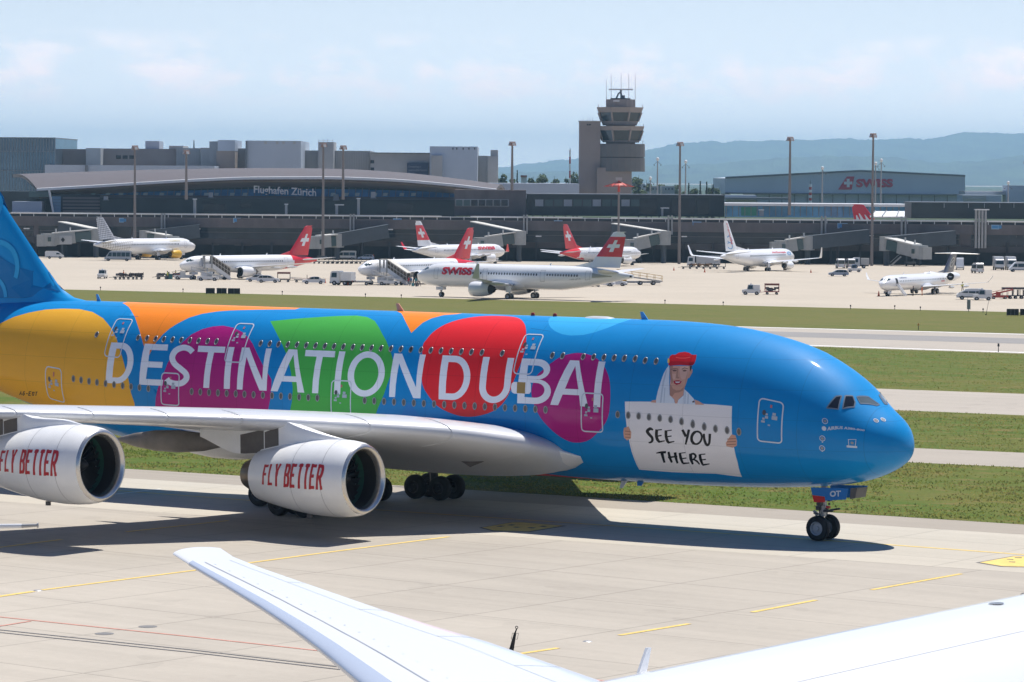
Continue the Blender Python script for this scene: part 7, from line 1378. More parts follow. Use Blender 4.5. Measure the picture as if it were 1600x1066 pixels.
for i in range(7): a = 2*pi*i/7; cx, ca = 5.3+.9*cos(a), 24+11*sin(a); mb.add([B.pt(cx+.38*cos(2*pi*k/10), ca+5*sin(2*pi*k/10), .03) for k in range(10)], [tuple(range(10))])
mb.build('nose_emblem', M_ABLU, R, smooth=0, fix=False)
# T-tailed jet on the right
ngp = G(1387, 463); h = hd(-1, -1, 61)
R, B, fp, fo = airliner('regional_jet', 'white T tailed regional jet with its stair door open at the right', 36.2, 2.69, 2.8, 2.35, 7.3, 23.6, ngp+h*3.1, h, -1, wing=(.44, 4.6, 1.1, 26), eng=(2.15, .82, 3.3, 3.05, .765), winglet=1.3, fin=(29.2, 3.7, 5.2, 33.2, 3.0), fin_cols=[(0, M_ANAVY), (.93, M_AW)], gear=(3.1, .565, 2.05), rear_eng=True, ttail=True, doors=(4.3,), stab=(4.3, 3.0, 1.3, 33.0, 7.25), stabm=M_ATAILY, wz=-.36, winm=(5.6, 27.5), cock=(.34, .80, 30, 62), scarf=.8, wpitch=.8)
mb = MB(); mb.ell((21.5, 0, 3.78), (1.3, .45, .22), 14, 6); mb.build('dome_fairing', M_AW, R, smooth=60)
fuse_text(R, B, 'Lufthansa', 6.0, 9.2, 34, 48, -1, mat('title_navy', (.08, .09, .16), .5), bold=.01)
mb = MB()
for i in range(3):
    for k in (0,): sgrid(mb, lambda u, v: B.pt(25.2+.55*i+.4*u, 180-(-8+9*v), .02), 1, 2)
mb.build('small_flags', M_ARED, R, smooth=0, fix=False)
mb = MB()
for sd in (1, -1):
    for i in range(20):
        a, b_ = 2*pi*i/20, 2*pi*(i+1)/20; f_ = lambda r, t: fp(.52+r*cos(t), .52+r*1.05*sin(t), sd, .02); mb.add([f_(.26, a), f_(.26, b_), f_(.20, b_), f_(.20, a)], [(0, 1, 2, 3)])
    mb.add([fp(.38, .47, sd, .02), fp(.50, .47, sd, .02), fp(.66, .63, sd, .02), fp(.60, .64, sd, .02)], [(0, 1, 2, 3)])
mb.build('fin_emblem', mat('emblem_pale', (.5, .5, .46), .4), fo, smooth=0, fix=False)
mb = MB(); p0 = B.pt(4.3, 180-10, .05)                 # open air stair
for k in (-.38, .38): mb.bar((4.3+k, -1.35, 2.2), (4.3+k, -3.0, .12), .07, .28)
for i in range(7): q = i/7; mb.box((4.3, -1.4-1.55*q, 1.95-1.8*q), (.72, .3, .05))
mb.build('stair_door', M_AW, R, smooth=0)
mb = MB(); sgrid(mb, lambda u, v: B.pt(3.92+.76*u, 180-(-22+60*v), .02), 2, 6); mb.build('door_opening', M_DK, R, smooth=0, fix=False)
# fin showing above the pier roof
h = hd(1, 0, 0)
R, B, fp, fo = airliner('distant_airliner', 'airliner behind the pier showing only its red fin with white swirls', 59.0, 5.64, 5.64, 4.9, 16.3, 54, Vector((D(1340, 330, 1000).x+56, 1000, gz(1000))), h, 1, wing=(.33, 9.5, 2.4, 30), eng=(9.4, 1.5, 5, 2.3, .34), winglet=1.0, fin=(47.6, 7.6, 8.6, 54.4, 3.4), fin_cols=[(.2, M_ARED)], gear=(6.6, .5, 5.3), doors=(), stab=(9.5, 6, 2.2, 50.5, 6.2), winm=False)
mb = MB()
for sd in (1, -1):
    for u0, q0, u1 in ((.25, .52, .33), (.5, .56, .62), (.72, .50, .80)): mb.add([fp(u0, .38, sd, .04), fp(u0+.2, .38, sd, .04), fp(u1+.06, q0+.14, sd, .04), fp(u1, q0+.14, sd, .04)], [(0, 1, 2, 3)])
mb.build('fin_swirl', M_AW, fo, smooth=0, fix=False)
# ================================================================== VEHICLES, PEOPLE AND EQUIPMENT ON THE APRON
M_VW = mat('vehicle_white', (.70, .71, .72), .3, coat=.4); M_VS = mat('vehicle_silver', (.42, .44, .47), .3, metal=.3, coat=.4); M_VG = mat('vehicle_window', (.03, .05, .055), .1); M_VD = mat('vehicle_dark_trim', (.03, .03, .032), .6); M_VL = mat('vehicle_lamp', (.6, .58, .5), .2); M_VRL = mat('vehicle_tail_lamp', (.4, .02, .02), .3); M_CRED = mat('cart_red', (.38, .045, .03), .5, var=.2, scale=2); M_CDK = mat('cart_dark', (.06, .06, .065), .6); M_CAN = mat('canvas_brown_red', (.17, .06, .045), .7); M_CONE = mat('cone_orange', (.65, .12, .03), .5); M_BAG = mat('luggage_mixed', (.10, .09, .10), .6, var=.6, scale=4); M_TEAL = mat('crate_teal', (.05, .22, .24), .5); M_YELR = mat('railing_yellow', (.60, .36, .06), .5); M_STAIRG = mat('stair_canopy_glass', (.10, .085, .07), .2); M_STAIRF = mat('stair_canopy_frame', (.50, .47, .42), .5)
def wheels4(t, xs, w, r, wd=.22):
    for x in xs:
        for y in (-w, w):
            mb = MB(); mb.rev([(-wd/2, r*.5), (-wd/2, r*.92), (-wd*.35, r), (wd*.35, r), (wd/2, r*.92), (wd/2, r*.5)], (0, 0, 0), (0, 1, 0), 16); mb.mi(1)
            for sg in (1, -1): mb.rev([(sg*wd*.46, r*.55), (sg*wd*.42, .01)], (0, 0, 0), (0, 1, 0), 12)
            mb.build('wheel', [M_TYRE, M_RIM], t, smooth=40, loc=(x, y, r))
def shell(prof, w, top_in=.12, ztop=None):
    """side profile (x, z) swept across the width with the sides leaning in above the waist"""
    mb = MB(); zt = max(p[1] for p in prof); zw = min(p[1] for p in prof)+(zt-min(p[1] for p in prof))*.45
    f = lambda z: top_in*max(0, (z-zw)/(zt-zw))
    mb.loft([[(x, s*(w/2*q-f(z)*q), z) for x, z in prof] for s, q in ((-1, .94), (-1, 1), (1, 1), (1, .94))]); return mb
def side_glass(t, quads, w, zt, zw, top_in):
    f = lambda z: top_in*max(0, (z-zw)/(zt-zw))
    for sd in (1, -1):
        for q in quads: mb = MB(); mb.poly([(x, sd*(w/2-f(z)+.012), z) for x, z in q]); mb.build('window', M_VG, t, smooth=0, fix=False)
def vehicle(kindn, label, px, py, deg, body=M_VW, group=None, scale=1.0):
    """deg: heading in the ground plane, 0 = to the right, 90 = away from the viewer"""
    p = G(px, py); t = thing(kindn, label, kindn.split('_')[-1], p, radians(deg), group); t.scale = (scale,)*3; return t
def end_lamps(t, xf, xr, w, z):
    for y in (-w, w):
        mb = MB(); mb.box((xf, y, z), (.06, .28, .16)); mb.build('headlight', M_VL, t, smooth=0); mb = MB(); mb.box((xr, y, z+.1), (.05, .16, .28)); mb.build('tail_light', M_VRL, t, smooth=0)
def car(label, px, py, deg, body=M_VW, group='cars on the apron', estate=True):
    t = vehicle('apron_car', label, px, py, deg, body, group); xr = -2.25
    prof = [(2.25, .35), (2.28, .62), (2.1, .82), (1.2, .98), (.45, 1.42), (0, 1.5), (-1.4, 1.5) if estate else (-.9, 1.46), (-1.85, 1.42) if estate else (-1.6, 1.05), (-2.2, .95), (-2.25, .5), (-2.2, .32)]
    shell(prof, 1.78, .22).build('body', body, t, smooth=25)
    side_glass(t, [[(1.0, 1.0), (.45, 1.36), (0, 1.42), (0, 1.0)], [(-.08, 1.0), (-.08, 1.42), (-1.0, 1.42), (-1.0, 1.0)]]+([[(-1.08, 1.0), (-1.08, 1.42), (-1.6, 1.40), (-1.9, 1.0)]] if estate else []), 1.78, 1.5, .85, .22)
    mb = MB(); mb.poly([(1.22, -.74, 1.0), (1.22, .74, 1.0), (.5, .62, 1.41), (.5, -.62, 1.41)]); mb.build('windscreen', M_VG, t, smooth=0, fix=False); mb = MB(); mb.poly([(-1.93, -.64, 1.38), (-1.93, .64, 1.38), (-2.19, .72, .98), (-2.19, -.72, .98)]); mb.build('rear_window', M_VG, t, smooth=0, fix=False)
    wheels4(t, (1.4, -1.35), .80, .33); end_lamps(t, 2.24, -2.24, .65, .66); return t
def van(label, px, py, deg, body=M_VW, group='vans on the apron', L=5.6, H=2.5, glazed=True, nm='apron_van'):
    t = vehicle(nm, label, px, py, deg, body, group); h = L/2
    prof = [(h, .4), (h+.02, .8), (h-.35, 1.15), (h-1.25, H-.35), (h-1.6, H-.06), (h-2.2, H), (-h+.25, H), (-h, H-.2), (-h, .4)]
    shell(prof, 2.0, .12).build('body', body, t, smooth=25)
    q = [[(h-.75, 1.25), (h-1.3, H-.5), (h-1.95, H-.45), (h-1.95, 1.2)]]
    if glazed:
        n = max(2, int((L-2.3)/1.15)); a = h-2.1; st = (a+h-.2)/n
        q += [[(a-st*i, 1.2), (a-st*i, H-.45), (a-st*(i+1)+.12, H-.45), (a-st*(i+1)+.12, 1.2)] for i in range(n)]
    side_glass(t, q, 2.0, H, .4+.45*(H-.4), .12)
    mb = MB(); mb.poly([(h-.40, -.85, 1.2), (h-.40, .85, 1.2), (h-1.22, .78, H-.42), (h-1.22, -.78, H-.42)]); mb.build('windscreen', M_VG, t, smooth=0, fix=False)
    mb = MB(); mb.poly([(-h-.02, -.78, H-.4), (-h-.02, .78, H-.4), (-h-.02, .82, 1.2), (-h-.02, -.82, 1.2)]); mb.build('rear_window', M_VG, t, smooth=0, fix=False)
    wheels4(t, (h-.95, -h+1.2), .88, .36); end_lamps(t, h+.0, -h, .75, .8)
    mb = MB(); mb.box((0, 0, .5), (L-.9, 2.03, .16)); mb.build('sill_trim', M_VD, t, smooth=0); return t
def truck(label, px, py, deg, group='trucks on the apron', boxm=M_VW, L=7.0, H=3.4):
    t = vehicle('apron_truck', label, px, py, deg, M_VW, group); h = L/2
    prof = [(h, .5), (h, 1.5), (h-.15, 2.6), (h-.5, 2.8), (h-1.9, 2.8), (h-1.9, .5)]
    shell(prof, 2.3, .1).build('cab', M_VW, t, smooth=25); mb = MB(); mb.box((-1.05, 0, (H+.95)/2), (L-2.4, 2.4, H-.95)); mb.build('box', boxm, t, smooth=0)
    mb = MB(); mb.poly([(h+.01, -1, 1.5), (h+.01, 1, 1.5), (h-.13, .95, 2.45), (h-.13, -.95, 2.45)]); mb.build('windscreen', M_VG, t, smooth=0, fix=False); side_glass(t, [[(h-.3, 1.55), (h-.4, 2.45), (h-1.4, 2.45), (h-1.4, 1.55)]], 2.3, 2.8, 1.5, .1)
    mb = MB(); mb.box((0, 0, .72), (L-.4, .9, .3)); mb.box((h+.02, 0, .55), (.12, 2.3, .35)); mb.build('chassis', M_VD, t, smooth=0); wheels4(t, (h-.9, -h+1.5), 1.0, .46, .3); end_lamps(t, h+.06, -h, .85, .8); return t
def tug(label, px, py, deg, cabm=M_VW, load=True, group='service tugs'):
    t = vehicle('service_tug', label, px, py, deg, M_VW, group)
    mb = MB(); mb.prism([(1.6, -.75, .35), (1.65, -.75, .95), (.7, -.75, 1.05), (.6, -.75, .98), (-1.6, -.75, .98), (-1.6, -.75, .35)], (0, 1.5, 0)); mb.build('body', M_VW, t, smooth=0)
    mb = MB(); shellm = shell([(.75, 1.0), (.55, 1.85), (-.35, 1.85), (-.4, 1.0)], 1.4, .1); shellm.build('cab', cabm, t, smooth=0); side_glass(t, [[(.62, 1.1), (.48, 1.72), (-.25, 1.72), (-.28, 1.1)]], 1.4, 1.85, 1.4, .1); mb.poly([(.745, -.6, 1.1), (.745, .6, 1.1), (.60, .54, 1.72), (.60, -.54, 1.72)]); mb.build('windscreen', M_VG, t, smooth=0, fix=False)
    wheels4(t, (1.05, -1.0), .68, .33); end_lamps(t, 1.66, -1.62, .5, .65)
    if load: mb = MB(); mb.box((-1.0, 0, 1.4), (1.1, 1.3, .85)); mb.cyl((.1, 0, 1.85), (.1, 0, 2.1), .12, .1, 8); mb.build('power_unit', M_VW, t, smooth=0)
    return t
def cart(label, px, py, deg, col=M_CDK, roof=None, load=None, group='baggage carts', L=2.6):
    t = vehicle('baggage_cart', label, px, py, deg, col, group)
    mb = MB(); mb.box((0, 0, .55), (L, 1.45, .14)); mb.bar((L/2, 0, .5), (L/2+.9, 0, .4), .08, .08); mb.box((-L/2+.04, 0, 1.05), (.06, 1.4, .95)); mb.build('deck', col, t, smooth=0)
    if roof: mb = MB(); mb.box((0, 0, 1.85), (L, 1.5, .34)); mb.build('roof', roof, t, smooth=0); mb = MB(); [mb.cyl((x, y, .6), (x, y, 1.7), .04, .04, 6) for x in (-L/2+.05, L/2-.05) for y in (-.68, .68)]; mb.build('posts', col, t, smooth=0)
    wheels4(t, (L/2-.45, -L/2+.45), .6, .24, .16)
    if load:
        b_ = thing('luggage', 'pile of dark bags on the '+label.split(' cart')[0][:60]+' cart' if False else 'dark bags on '+' '.join(label.split()[:11]), 'luggage', t.location+Vector((0, 0, .62)), radians(deg), 'luggage loads'); rnd = random.Random(px)
        mb = MB(); [mb.box((rnd.uniform(-.9, .9), rnd.uniform(-.4, .4), rnd.uniform(.18, .6)), (rnd.uniform(.5, .8), rnd.uniform(.35, .6), rnd.uniform(.3, .4)), rnd.uniform(0, 1)) for _ in range(8)]; mb.build('bags', load, b_, smooth=0)
    return t
def cone(label, px, py, s=1.0):
    p = G(px, py); t = thing('traffic_cone', label, 'cone', p, 0, 'orange cones'); t.scale = (s,)*3; mb = MB(); mb.cyl((0, 0, .04), (0, 0, .85), .2, .04, 10); mb.build('body', M_CONE, t, smooth=40); mb = MB(); mb.box((0, 0, .02), (.5, .5, .05)); mb.build('base', M_CONE, t, smooth=0); mb = MB(); mb.cyl((0, 0, .42), (0, 0, .6), .125, .085, 10, False); mb.build('band', M_WHT, t, smooth=40)
# people -------------------------------------------------------------
M_SKIN = mat('person_skin', (.42, .26, .19), .6); M_HAIR = mat('person_hair', (.05, .035, .025), .7)
def person_mesh(key, top, legs, pose):
    arm, stride = pose; me = bpy.data.meshes.new('person'); J = [(0, 0, .98), (0, 0, 1.2), (0, 0, 1.42), (.0, 0, 1.52), (.02, 0, 1.60), (.03, 0, 1.74), (0, .19, 1.42), (arm*.6, .25, 1.14), (arm*1.5+.04, .22, .90), (0, -.19, 1.42), (-arm*.5, -.25, 1.14), (-arm*.4+.05, -.24, .88), (0, .10, .93), (stride*.5+.03, .11, .50), (stride, .11, .08), (stride+.14, .12, .04), (0, -.10, .93), (-stride*.4+.03, -.11, .50), (-stride, -.11, .08), (-stride+.14, -.12, .04), (arm*1.7+.08, .21, .80), (-arm*.4+.08, -.23, .78)]
    E = [(0, 1), (1, 2), (2, 3), (3, 4), (4, 5), (2, 6), (6, 7), (7, 8), (2, 9), (9, 10), (10, 11), (0, 12), (12, 13), (13, 14), (14, 15), (0, 16), (16, 17), (17, 18), (18, 19), (8, 20), (11, 21)]
    Rr = [.155, .15, .165, .06, .085, .10, .075, .055, .04, .075, .055, .04, .10, .068, .05, .045, .10, .068, .05, .045, .038, .038]
    me.from_pydata(J, E, []); o = bpy.data.objects.new('person', me); COL.objects.link(o); md = o.modifiers.new('s', 'SKIN'); me.skin_vertices[0].data[0].use_root = True
    for i, r in enumerate(Rr): me.skin_vertices[0].data[i].radius = (r, r*(1.25 if i in (0, 1, 2) else 1))
    sb = o.modifiers.new('d', 'SUBSURF'); sb.levels = 1; dg = bpy.context.evaluated_depsgraph_get(); dg.update(); m2 = bpy.data.meshes.new_from_object(o.evaluated_get(dg)); bpy.data.objects.remove(o)
    for m in (M_SKIN, top, legs, M_VD): m2.materials.append(m)
    for p in m2.polygons:
        z, y = p.center.z, abs(p.center.y); p.material_index = 3 if z < .1 else 2 if z < .98 and not (y > .17 and z > .7) else 0 if z > 1.5 or (y > .17 and z < .92) else 1; p.use_smooth = True
    return m2
_PM = {}
def person(label, px, py, deg, top, legs, pose=(.05, .12), group=None, s=1.0):
    k = (top.name, legs.name, pose)
    if k not in _PM: _PM[k] = person_mesh(k, top, legs, pose)
    p = G(px, py); o = bpy.data.objects.new('person', _PM[k]); COL.objects.link(o); o.location = p; o.rotation_euler = (0, 0, radians(deg)); o.scale = (s,)*3; tag(o, label, 'person', group)
    mb = MB(); mb.ell((.01, 0, 1.70), (.115, .10, .11), 10, 6); mb.build('hair', M_HAIR, o, smooth=60); return o
M_HV = mat('hi_vis_yellow', (.60, .62, .06), .6); M_HVO = mat('hi_vis_orange', (.70, .16, .03), .6); M_TN = mat('trousers_navy', (.03, .035, .06), .7); M_TB = mat('trousers_black', (.02, .02, .022), .7); M_JR = mat('jacket_red', (.40, .03, .05), .7); M_JB2 = mat('jacket_blue', (.08, .16, .32), .7); M_JD = mat('jacket_dark', (.04, .04, .05), .7); M_JW = mat('shirt_white', (.6, .6, .6), .7); M_JT = mat('jacket_teal', (.05, .25, .28), .7)
# boarding stairs ----------------------------------------------------
def boarding_stairs(label, top, foot, depth_dir, group='covered boarding stairs'):
    """covered passenger stair: top = platform (world point at door sill), foot = ground point"""
    t = thing('boarding_stairs', label, 'stairs', foot, 0, group); a = top-foot; hx = Vector((a.x, a.y, 0)); u = hx.normalized(); v = Vector((-u.y, u.x, 0)); P = lambda d, w, z: tuple(u*d+v*w+Vector((0, 0, z))); Lh = hx.length; z1 = a.z
    mb = MB()
    for w in (-.85, .85): mb.prism([P(0, w, .1), P(.3, w, .75), P(Lh-.2, w, z1+.55), P(Lh+1.9, w, z1+.55), P(Lh+1.9, w, z1-.2), P(Lh, w, z1-.3), P(.5, w, .05)], v*.08)
    n = 16
    for i in range(n): mb.box(P(.3+Lh*i/n, 0, .15+z1*i/n), (.32, 1.7, .06), atan2(u.y, u.x))
    mb.box(P(Lh+.95, 0, z1-.05), (2.0, 1.7, .12), atan2(u.y, u.x)); mb.build('flight', M_VW, t, smooth=0)
    mb = MB()
    for w in (-.86, .88):
        for i in range(7): q = i/6; mb.bar(P(.3+(Lh-.3)*q, w, .75+(z1-.2)*q), P(.3+(Lh-.3)*q, w, 2.35+(z1-.2)*q), .09, .09)
        for zz in (.8, 1.55, 2.35): mb.bar(P(.2, w, zz), P(Lh, w, zz+z1-.25), .09, .09)
    mb.build('canopy_frame', M_STAIRF, t, smooth=0)
    mb = MB()
    for w in (-.82, .82): mb.poly([P(.3, w, .8), P(Lh, w, z1+.55), P(Lh, w, z1+2.1), P(.3, w, 2.3)])
    mb.build('canopy_glass', M_STAIRG, t, smooth=0, fix=False)
    mb = MB(); mb.prism([P(.1, -.95, 2.4), P(.2, -.95, 2.55), P(Lh, -.95, z1+2.3), P(Lh+2.0, -.95, z1+2.3), P(Lh+2.0, -.95, z1+2.15), P(Lh, -.95, z1+2.12)], v*1.9); mb.build('canopy_roof', mat('stair_canopy_roof', (.60, .57, .50), .5), t, smooth=0)
    mb = MB()
    for w in (-.95, .87):
        for d in (Lh+.1, Lh+1.6): mb.box(P(d, w+.04, z1+.95), (.35, .1, 2.6), atan2(u.y, u.x))
    mb.build('platform_side', M_JBL, t, smooth=0)
    mb = MB(); mb.bar(P(.4, 0, .55), P(Lh+2.2, 0, .55), 1.5, .35)
    for d in (Lh*.55, Lh+.9): mb.bar(P(d, -.6, .6), P(d, -.6, z1*min(1, d/Lh)-.3), .15, .15); mb.bar(P(d, .6, .6), P(d, .6, z1*min(1, d/Lh)-.3), .15, .15)
    mb.build('chassis', M_VS, t, smooth=0)
    mb = MB(); c = P(Lh+1.4, 0, 1.05); mb.box(c, (1.6, 1.7, .9), atan2(u.y, u.x)); mb.build('driver_cab', M_VW, t, smooth=0)
    for d in (1.4, Lh+.6):
        for w in (-.8, .8): mb = MB(); mb.cyl(u*d+v*(w-.12)+Vector((0, 0, .36)), u*d+v*(w+.12)+Vector((0, 0, .36)), .36, .36, 14); mb.build('wheel', M_TYRE, t, smooth=40)
    return t
def local(o, p): return Matrix.Translation(o.location) @ Matrix.Rotation(o.rotation_euler.z, 4, 'Z') @ Vector(p)
for Rj, pf, lb in ((R2, (361, 437.5), 'covered boarding stairs against the left red finned jet'), (R3, (640, 446), 'covered boarding stairs with passengers at the jet behind the taxiing airliner')):
    ft = G(*pf); d = local(Rj, (4.4, -1.65, 2.75)); dd = Vector((d.x-ft.x, d.y-ft.y, 0)).normalized(); d -= dd*2.0; ft.z = gz(ft.y); boarding_stairs(lb, d, ft, None)
PAX = 'passengers boarding at the covered stairs'
for a in ((638.5, 446.3, 170, M_JR, M_TN, 'passenger in red jacket stepping onto the covered stairs'), (642.5, 446.6, 150, M_JB2, M_TB, 'passenger in blue jacket queueing behind the red jacket'), (646, 446.9, 175, M_JD, M_TB, 'passenger in dark jacket midway in the boarding queue'), (649.5, 447, 160, M_JT, M_TN, 'passenger in teal jacket in the boarding queue'), (653, 447.3, 180, M_JW, M_TB, 'passenger in white shirt near the end of the boarding queue'), (656, 447.5, 165, M_JD, M_TN, 'last passenger in the queue in dark jacket and navy trousers')): person(a[5], a[0], a[1], a[2], a[3], a[4], (.08, .18), PAX)
for px, py, lb in ((645, 447.9, 'teal suitcase'), (651, 448.2, 'dark suitcase')):
    t = thing('suitcase', lb+' standing beside the boarding queue', 'suitcase', G(px, py), .4); mb = MB(); mb.box((0, 0, .38), (.45, .25, .62)); mb.build('shell', M_TEAL if 'teal' in lb else M_JD, t, smooth=0); mb = MB(); mb.bar((0, -.1, .68), (0, -.1, 1.0), .03, .03); mb.bar((0, .1, .68), (0, .1, 1.0), .03, .03); mb.bar((0, -.1, 1.0), (0, .1, 1.0), .03, .03); mb.build('handle', M_VD, t, smooth=0)
WK = 'ground crew in high visibility clothing'
for a in ((261.5, 437, 0, M_HV, M_TN, 'ground worker in yellow vest among the carts at left'), (274.5, 436, 200, M_HV, M_TN, 'ground worker in yellow vest by the belt loader nose'), (1427, 462.5, 190, M_JD, M_TB, 'crew member in dark clothes under the T tailed jet'), (1440.5, 462, 20, M_HVO, M_HVO, 'crew member all in orange under the T tailed jet'), (1504, 455, 120, M_HV, M_TN, 'ground worker in yellow vest under the engine of the T tailed jet'), (583, 406.5, 90, M_HVO, M_TN, 'worker in orange vest beside the car in the shade'), (193.2, 436, 180, M_HVO, M_TN, 'worker in orange vest sitting among the dark carts')): person(a[5], a[0], a[1], a[2], a[3], a[4], (.1, .1), WK)
# vehicles, left to right ---------------------------------------------
van('white minibus with long side windows in front of the yellow engined airliner', 184.5, 408, 180, M_VS, L=7.0, H=2.75, nm='apron_minibus', group=None)
tug('small white tug standing alone on the open concrete at left', 160, 435.5, 265)
for i, (px, c, lb) in enumerate(((187, M_CDK, 'dark cart heading the little train at left'), (194, M_CDK, 'dark cart behind the first in the left train'), (207, M_CDK, 'dark open cart third in the left train'), (214.5, M_CDK, 'dark open cart last in the left train'))): cart(lb, px, 437, 185, c, None, M_BAG)
cart('dark cart in front of the nose of the left stair jet', 254, 436.5, 170, M_CDK, None, M_BAG)
t = thing('crate', 'teal crate on the ground by the left stair jet', 'crate', G(264, 436.5), .1); mb = MB(); mb.box((0, 0, .55), (1.5, 1.2, 1.0)); mb.build('body', M_TEAL, t, smooth=0); mb = MB(); mb.box((0, 0, 1.08), (1.54, 1.24, .08)); mb.build('lid', M_VD, t, smooth=0)
cart('cart with a red load left of the left stair jet nose', 273, 436.5, 175, M_CRED, None, M_CRED)
def belt_loader(label, px, py, deg, col=M_VW, rail=M_CDK):
    t = vehicle('belt_loader', label, px, py, deg, col, 'belt loaders'); mb = MB(); mb.box((0, 0, .65), (4.2, 1.7, .55)); mb.build('body', col, t, smooth=0); mb = MB(); mb.bar((-2.6, .35, .95), (3.4, .35, 2.3), .85, .28); mb.build('conveyor', rail, t, smooth=0); mb = MB(); mb.box((-.3, -.5, 1.35), (1.1, .7, .9)); mb.build('seat_box', col, t, smooth=0); mb = MB()
    for k in (0, .8): mb.bar((-2.6, k-.05, 1.5), (3.4, k-.05, 2.85), .05, .05); [mb.bar((-2.4+1.9*i, k-.05, 1.0+.43*i), (-2.4+1.9*i, k-.05, 1.55+.43*i), .05, .05) for i in range(4)]
    mb.build('rail', rail if col is M_VW else M_CRED, t, smooth=0); wheels4(t, (1.4, -1.4), .78, .36); return t
belt_loader('white belt loader under the nose of the left stair jet', 288, 437, 5); belt_loader('white low loader in front of the left covered stairs', 325, 439, 178, M_VW, M_VS); belt_loader('white low loader in front of the covered stairs with passengers', 608, 446, 178, M_VW, M_VS)
car('white estate car right of the left jet engine, nose to the right', 419, 442, 0, M_VW); car('white car partly hidden behind the white estate', 402, 440.5, 180, M_VW, estate=False)
cart('tall cart with a dark red roof beside the white estate', 443.5, 441, 180, M_CDK, M_CAN)
cart('empty open cart left of the lone white hatchback', 470, 441.5, 180, M_CDK)
car('lone white hatchback between the two stair jets', 490, 444, 187, M_VW, estate=False)
cone('orange cone right of the lone white hatchback', 508, 442.5); cone('orange cone at the white service truck', 543.5, 446, 1.3); cone('orange cone in front of the T tailed jet', 1373, 463.5, 1.2); cone('orange cone on the empty concrete before the winglet airliner', 1101, 426, 1.1); cone('orange cone left of the winglet airliner', 1053, 423); cone('orange cone at the right of the winglet airliner nose', 1267, 426.5)
truck('short white service truck left of the second stair jet nose', 536, 446, 160, None, L=4.6, H=2.6)
t = vehicle('tow_bar', 'long grey tow bar trolley under the second stair jet nose', 560, 446, 178, group=None); mb = MB(); mb.box((0, 0, .75), (5.0, 1.4, .35)); mb.build('deck', M_LTG, t, smooth=0); wheels4(t, (1.6, -1.6), .6, .35)
for i in range(10): cart('dark flat cart in the long parked row behind the left jets, number %d from the left' % (i+1) if False else 'low dark cart in the long parked row behind the left jets', 501+7.4*i, 412.2, 180, M_CDK, None, None, 'long row of low dark carts', 4.2)
van('white van standing in the shade under the pier left of centre', 541, 406, 178, M_VW); car('white car in the shade behind the second stair jet', 572, 406.5, 178, M_VW); van('white pickup van in the shade under the left jet bridge', 85, 404.5, 5, M_VW, L=5.0, H=2.1, glazed=False)
for i, (px, lb) in enumerate(((601, 'white car under the pier left of the white red fin'), (655, 'white car under the pier right of the white red fin'))): car(lb, px, 405, 175, M_VW)
car('white hatchback half hidden behind the taxiing airliner tail', 943, 447.5, 350, M_VW, estate=False); car('white estate right behind the taxiing airliner tail', 962, 447, 350, M_VW, estate=True)
for i, (px, lb) in enumerate(((919, 'low dark cart nearest the taxiing airliner wheels'), (928, 'low dark cart next to the half hidden hatchback'))): cart(lb, px, 448.5, 180, M_CDK)
t = vehicle('loading_platform', 'grey platform truck with yellow railings behind the taxiing airliner tail', 1000, 445.5, 185, group=None)
mb = MB(); mb.bar((4.6, 0, 2.0), (-4.4, 0, .75), 2.0, .25); mb.box((0, 0, .6), (8, 1.8, .35)); mb.build('ramp', M_STEEL, t, smooth=0); mb = MB()
for k in (-1, 1): mb.bar((4.6, k, 3.1), (-4.4, k, 1.85), .08, .08); mb.bar((4.6, k, 2.6), (-4.4, k, 1.3), .06, .06); [mb.bar((4.6-1.5*i, k, 2.0-.2*i), (4.6-1.5*i, k, 3.1-.21*i), .07, .07) for i in range(7)]
mb.build('railing', M_YELR, t, smooth=0); mb = MB(); mb.box((3.6, 0, 1.1), (1.6, 1.9, 1.0)); mb.build('cab', M_YELR, t, smooth=0); wheels4(t, (3, 0, -2.6), .95, .42)
for i in range(6): cart(('brown loaded cart at the left end of the row under the winglet airliner', 'second cart of the row under the winglet airliner', 'cart with boxes in the middle of the row under the winglet', 'fourth cart of the row under the winglet', 'fifth cart of the row by the winglet airliner body', 'last cart of the row beside the winglet airliner body')[i], 1073+10.5*i, 420.5, 180, M_CDK, None, mat('cardboard_brown', (.30, .18, .09), .7) if i in (1, 2, 3) else None)
truck('pale truck behind the row of carts under the winglet', 1100, 418, 178, None, M_VS, 8.5, 3.0)
tug('white tug with box body on the open concrete right of the taxiing airliner', 1174, 461, 172, M_VS); bpy.data.objects[-1]
cart('small cart with dark red canopy right of the white tug', 1206, 460.5, 180, M_CRED, M_CAN, M_BAG)
car('silver estate car driving left in front of the free jet bridge', 1310, 432, 180, M_VS)
tug('little blue tug beyond the silver estate', 1335, 425.5, 180, M_JB2, False)
van('white van seen from behind under the pier, left of two', 1313, 419.5, 90, M_VW); van('white van seen from behind under the pier, right of two', 1329, 419.5, 90, M_VW)
truck('pale box trailer beside the two white vans', 1345, 419.5, 178, None, M_LTG, 4.4, 2.6)
van('pale blue white bus facing the apron left of the dark T tail', 1500, 421.5, 262, M_VS, L=8, H=3.0, nm='apron_bus', group=None)
truck('white truck facing the apron right of the dark T tail', 1560, 422, 268, 'trucks on the apron'); truck('second white truck facing the apron at the right', 1579, 422, 268, 'trucks on the apron'); van('white van at the right edge near the pier', 1594, 425, 182, M_VW)
van('white minivan parked under the wing of the T tailed jet', 1516, 468.5, 175, M_VW, L=4.8, H=1.95); tug('white tug with a silver box beside the white minivan', 1535, 469.5, 178, M_VS)
belt_loader('red belt loader behind the wing tip of the T tailed jet', 1561, 467.5, 2, M_CRED, M_CRED).scale = (.72,)*3
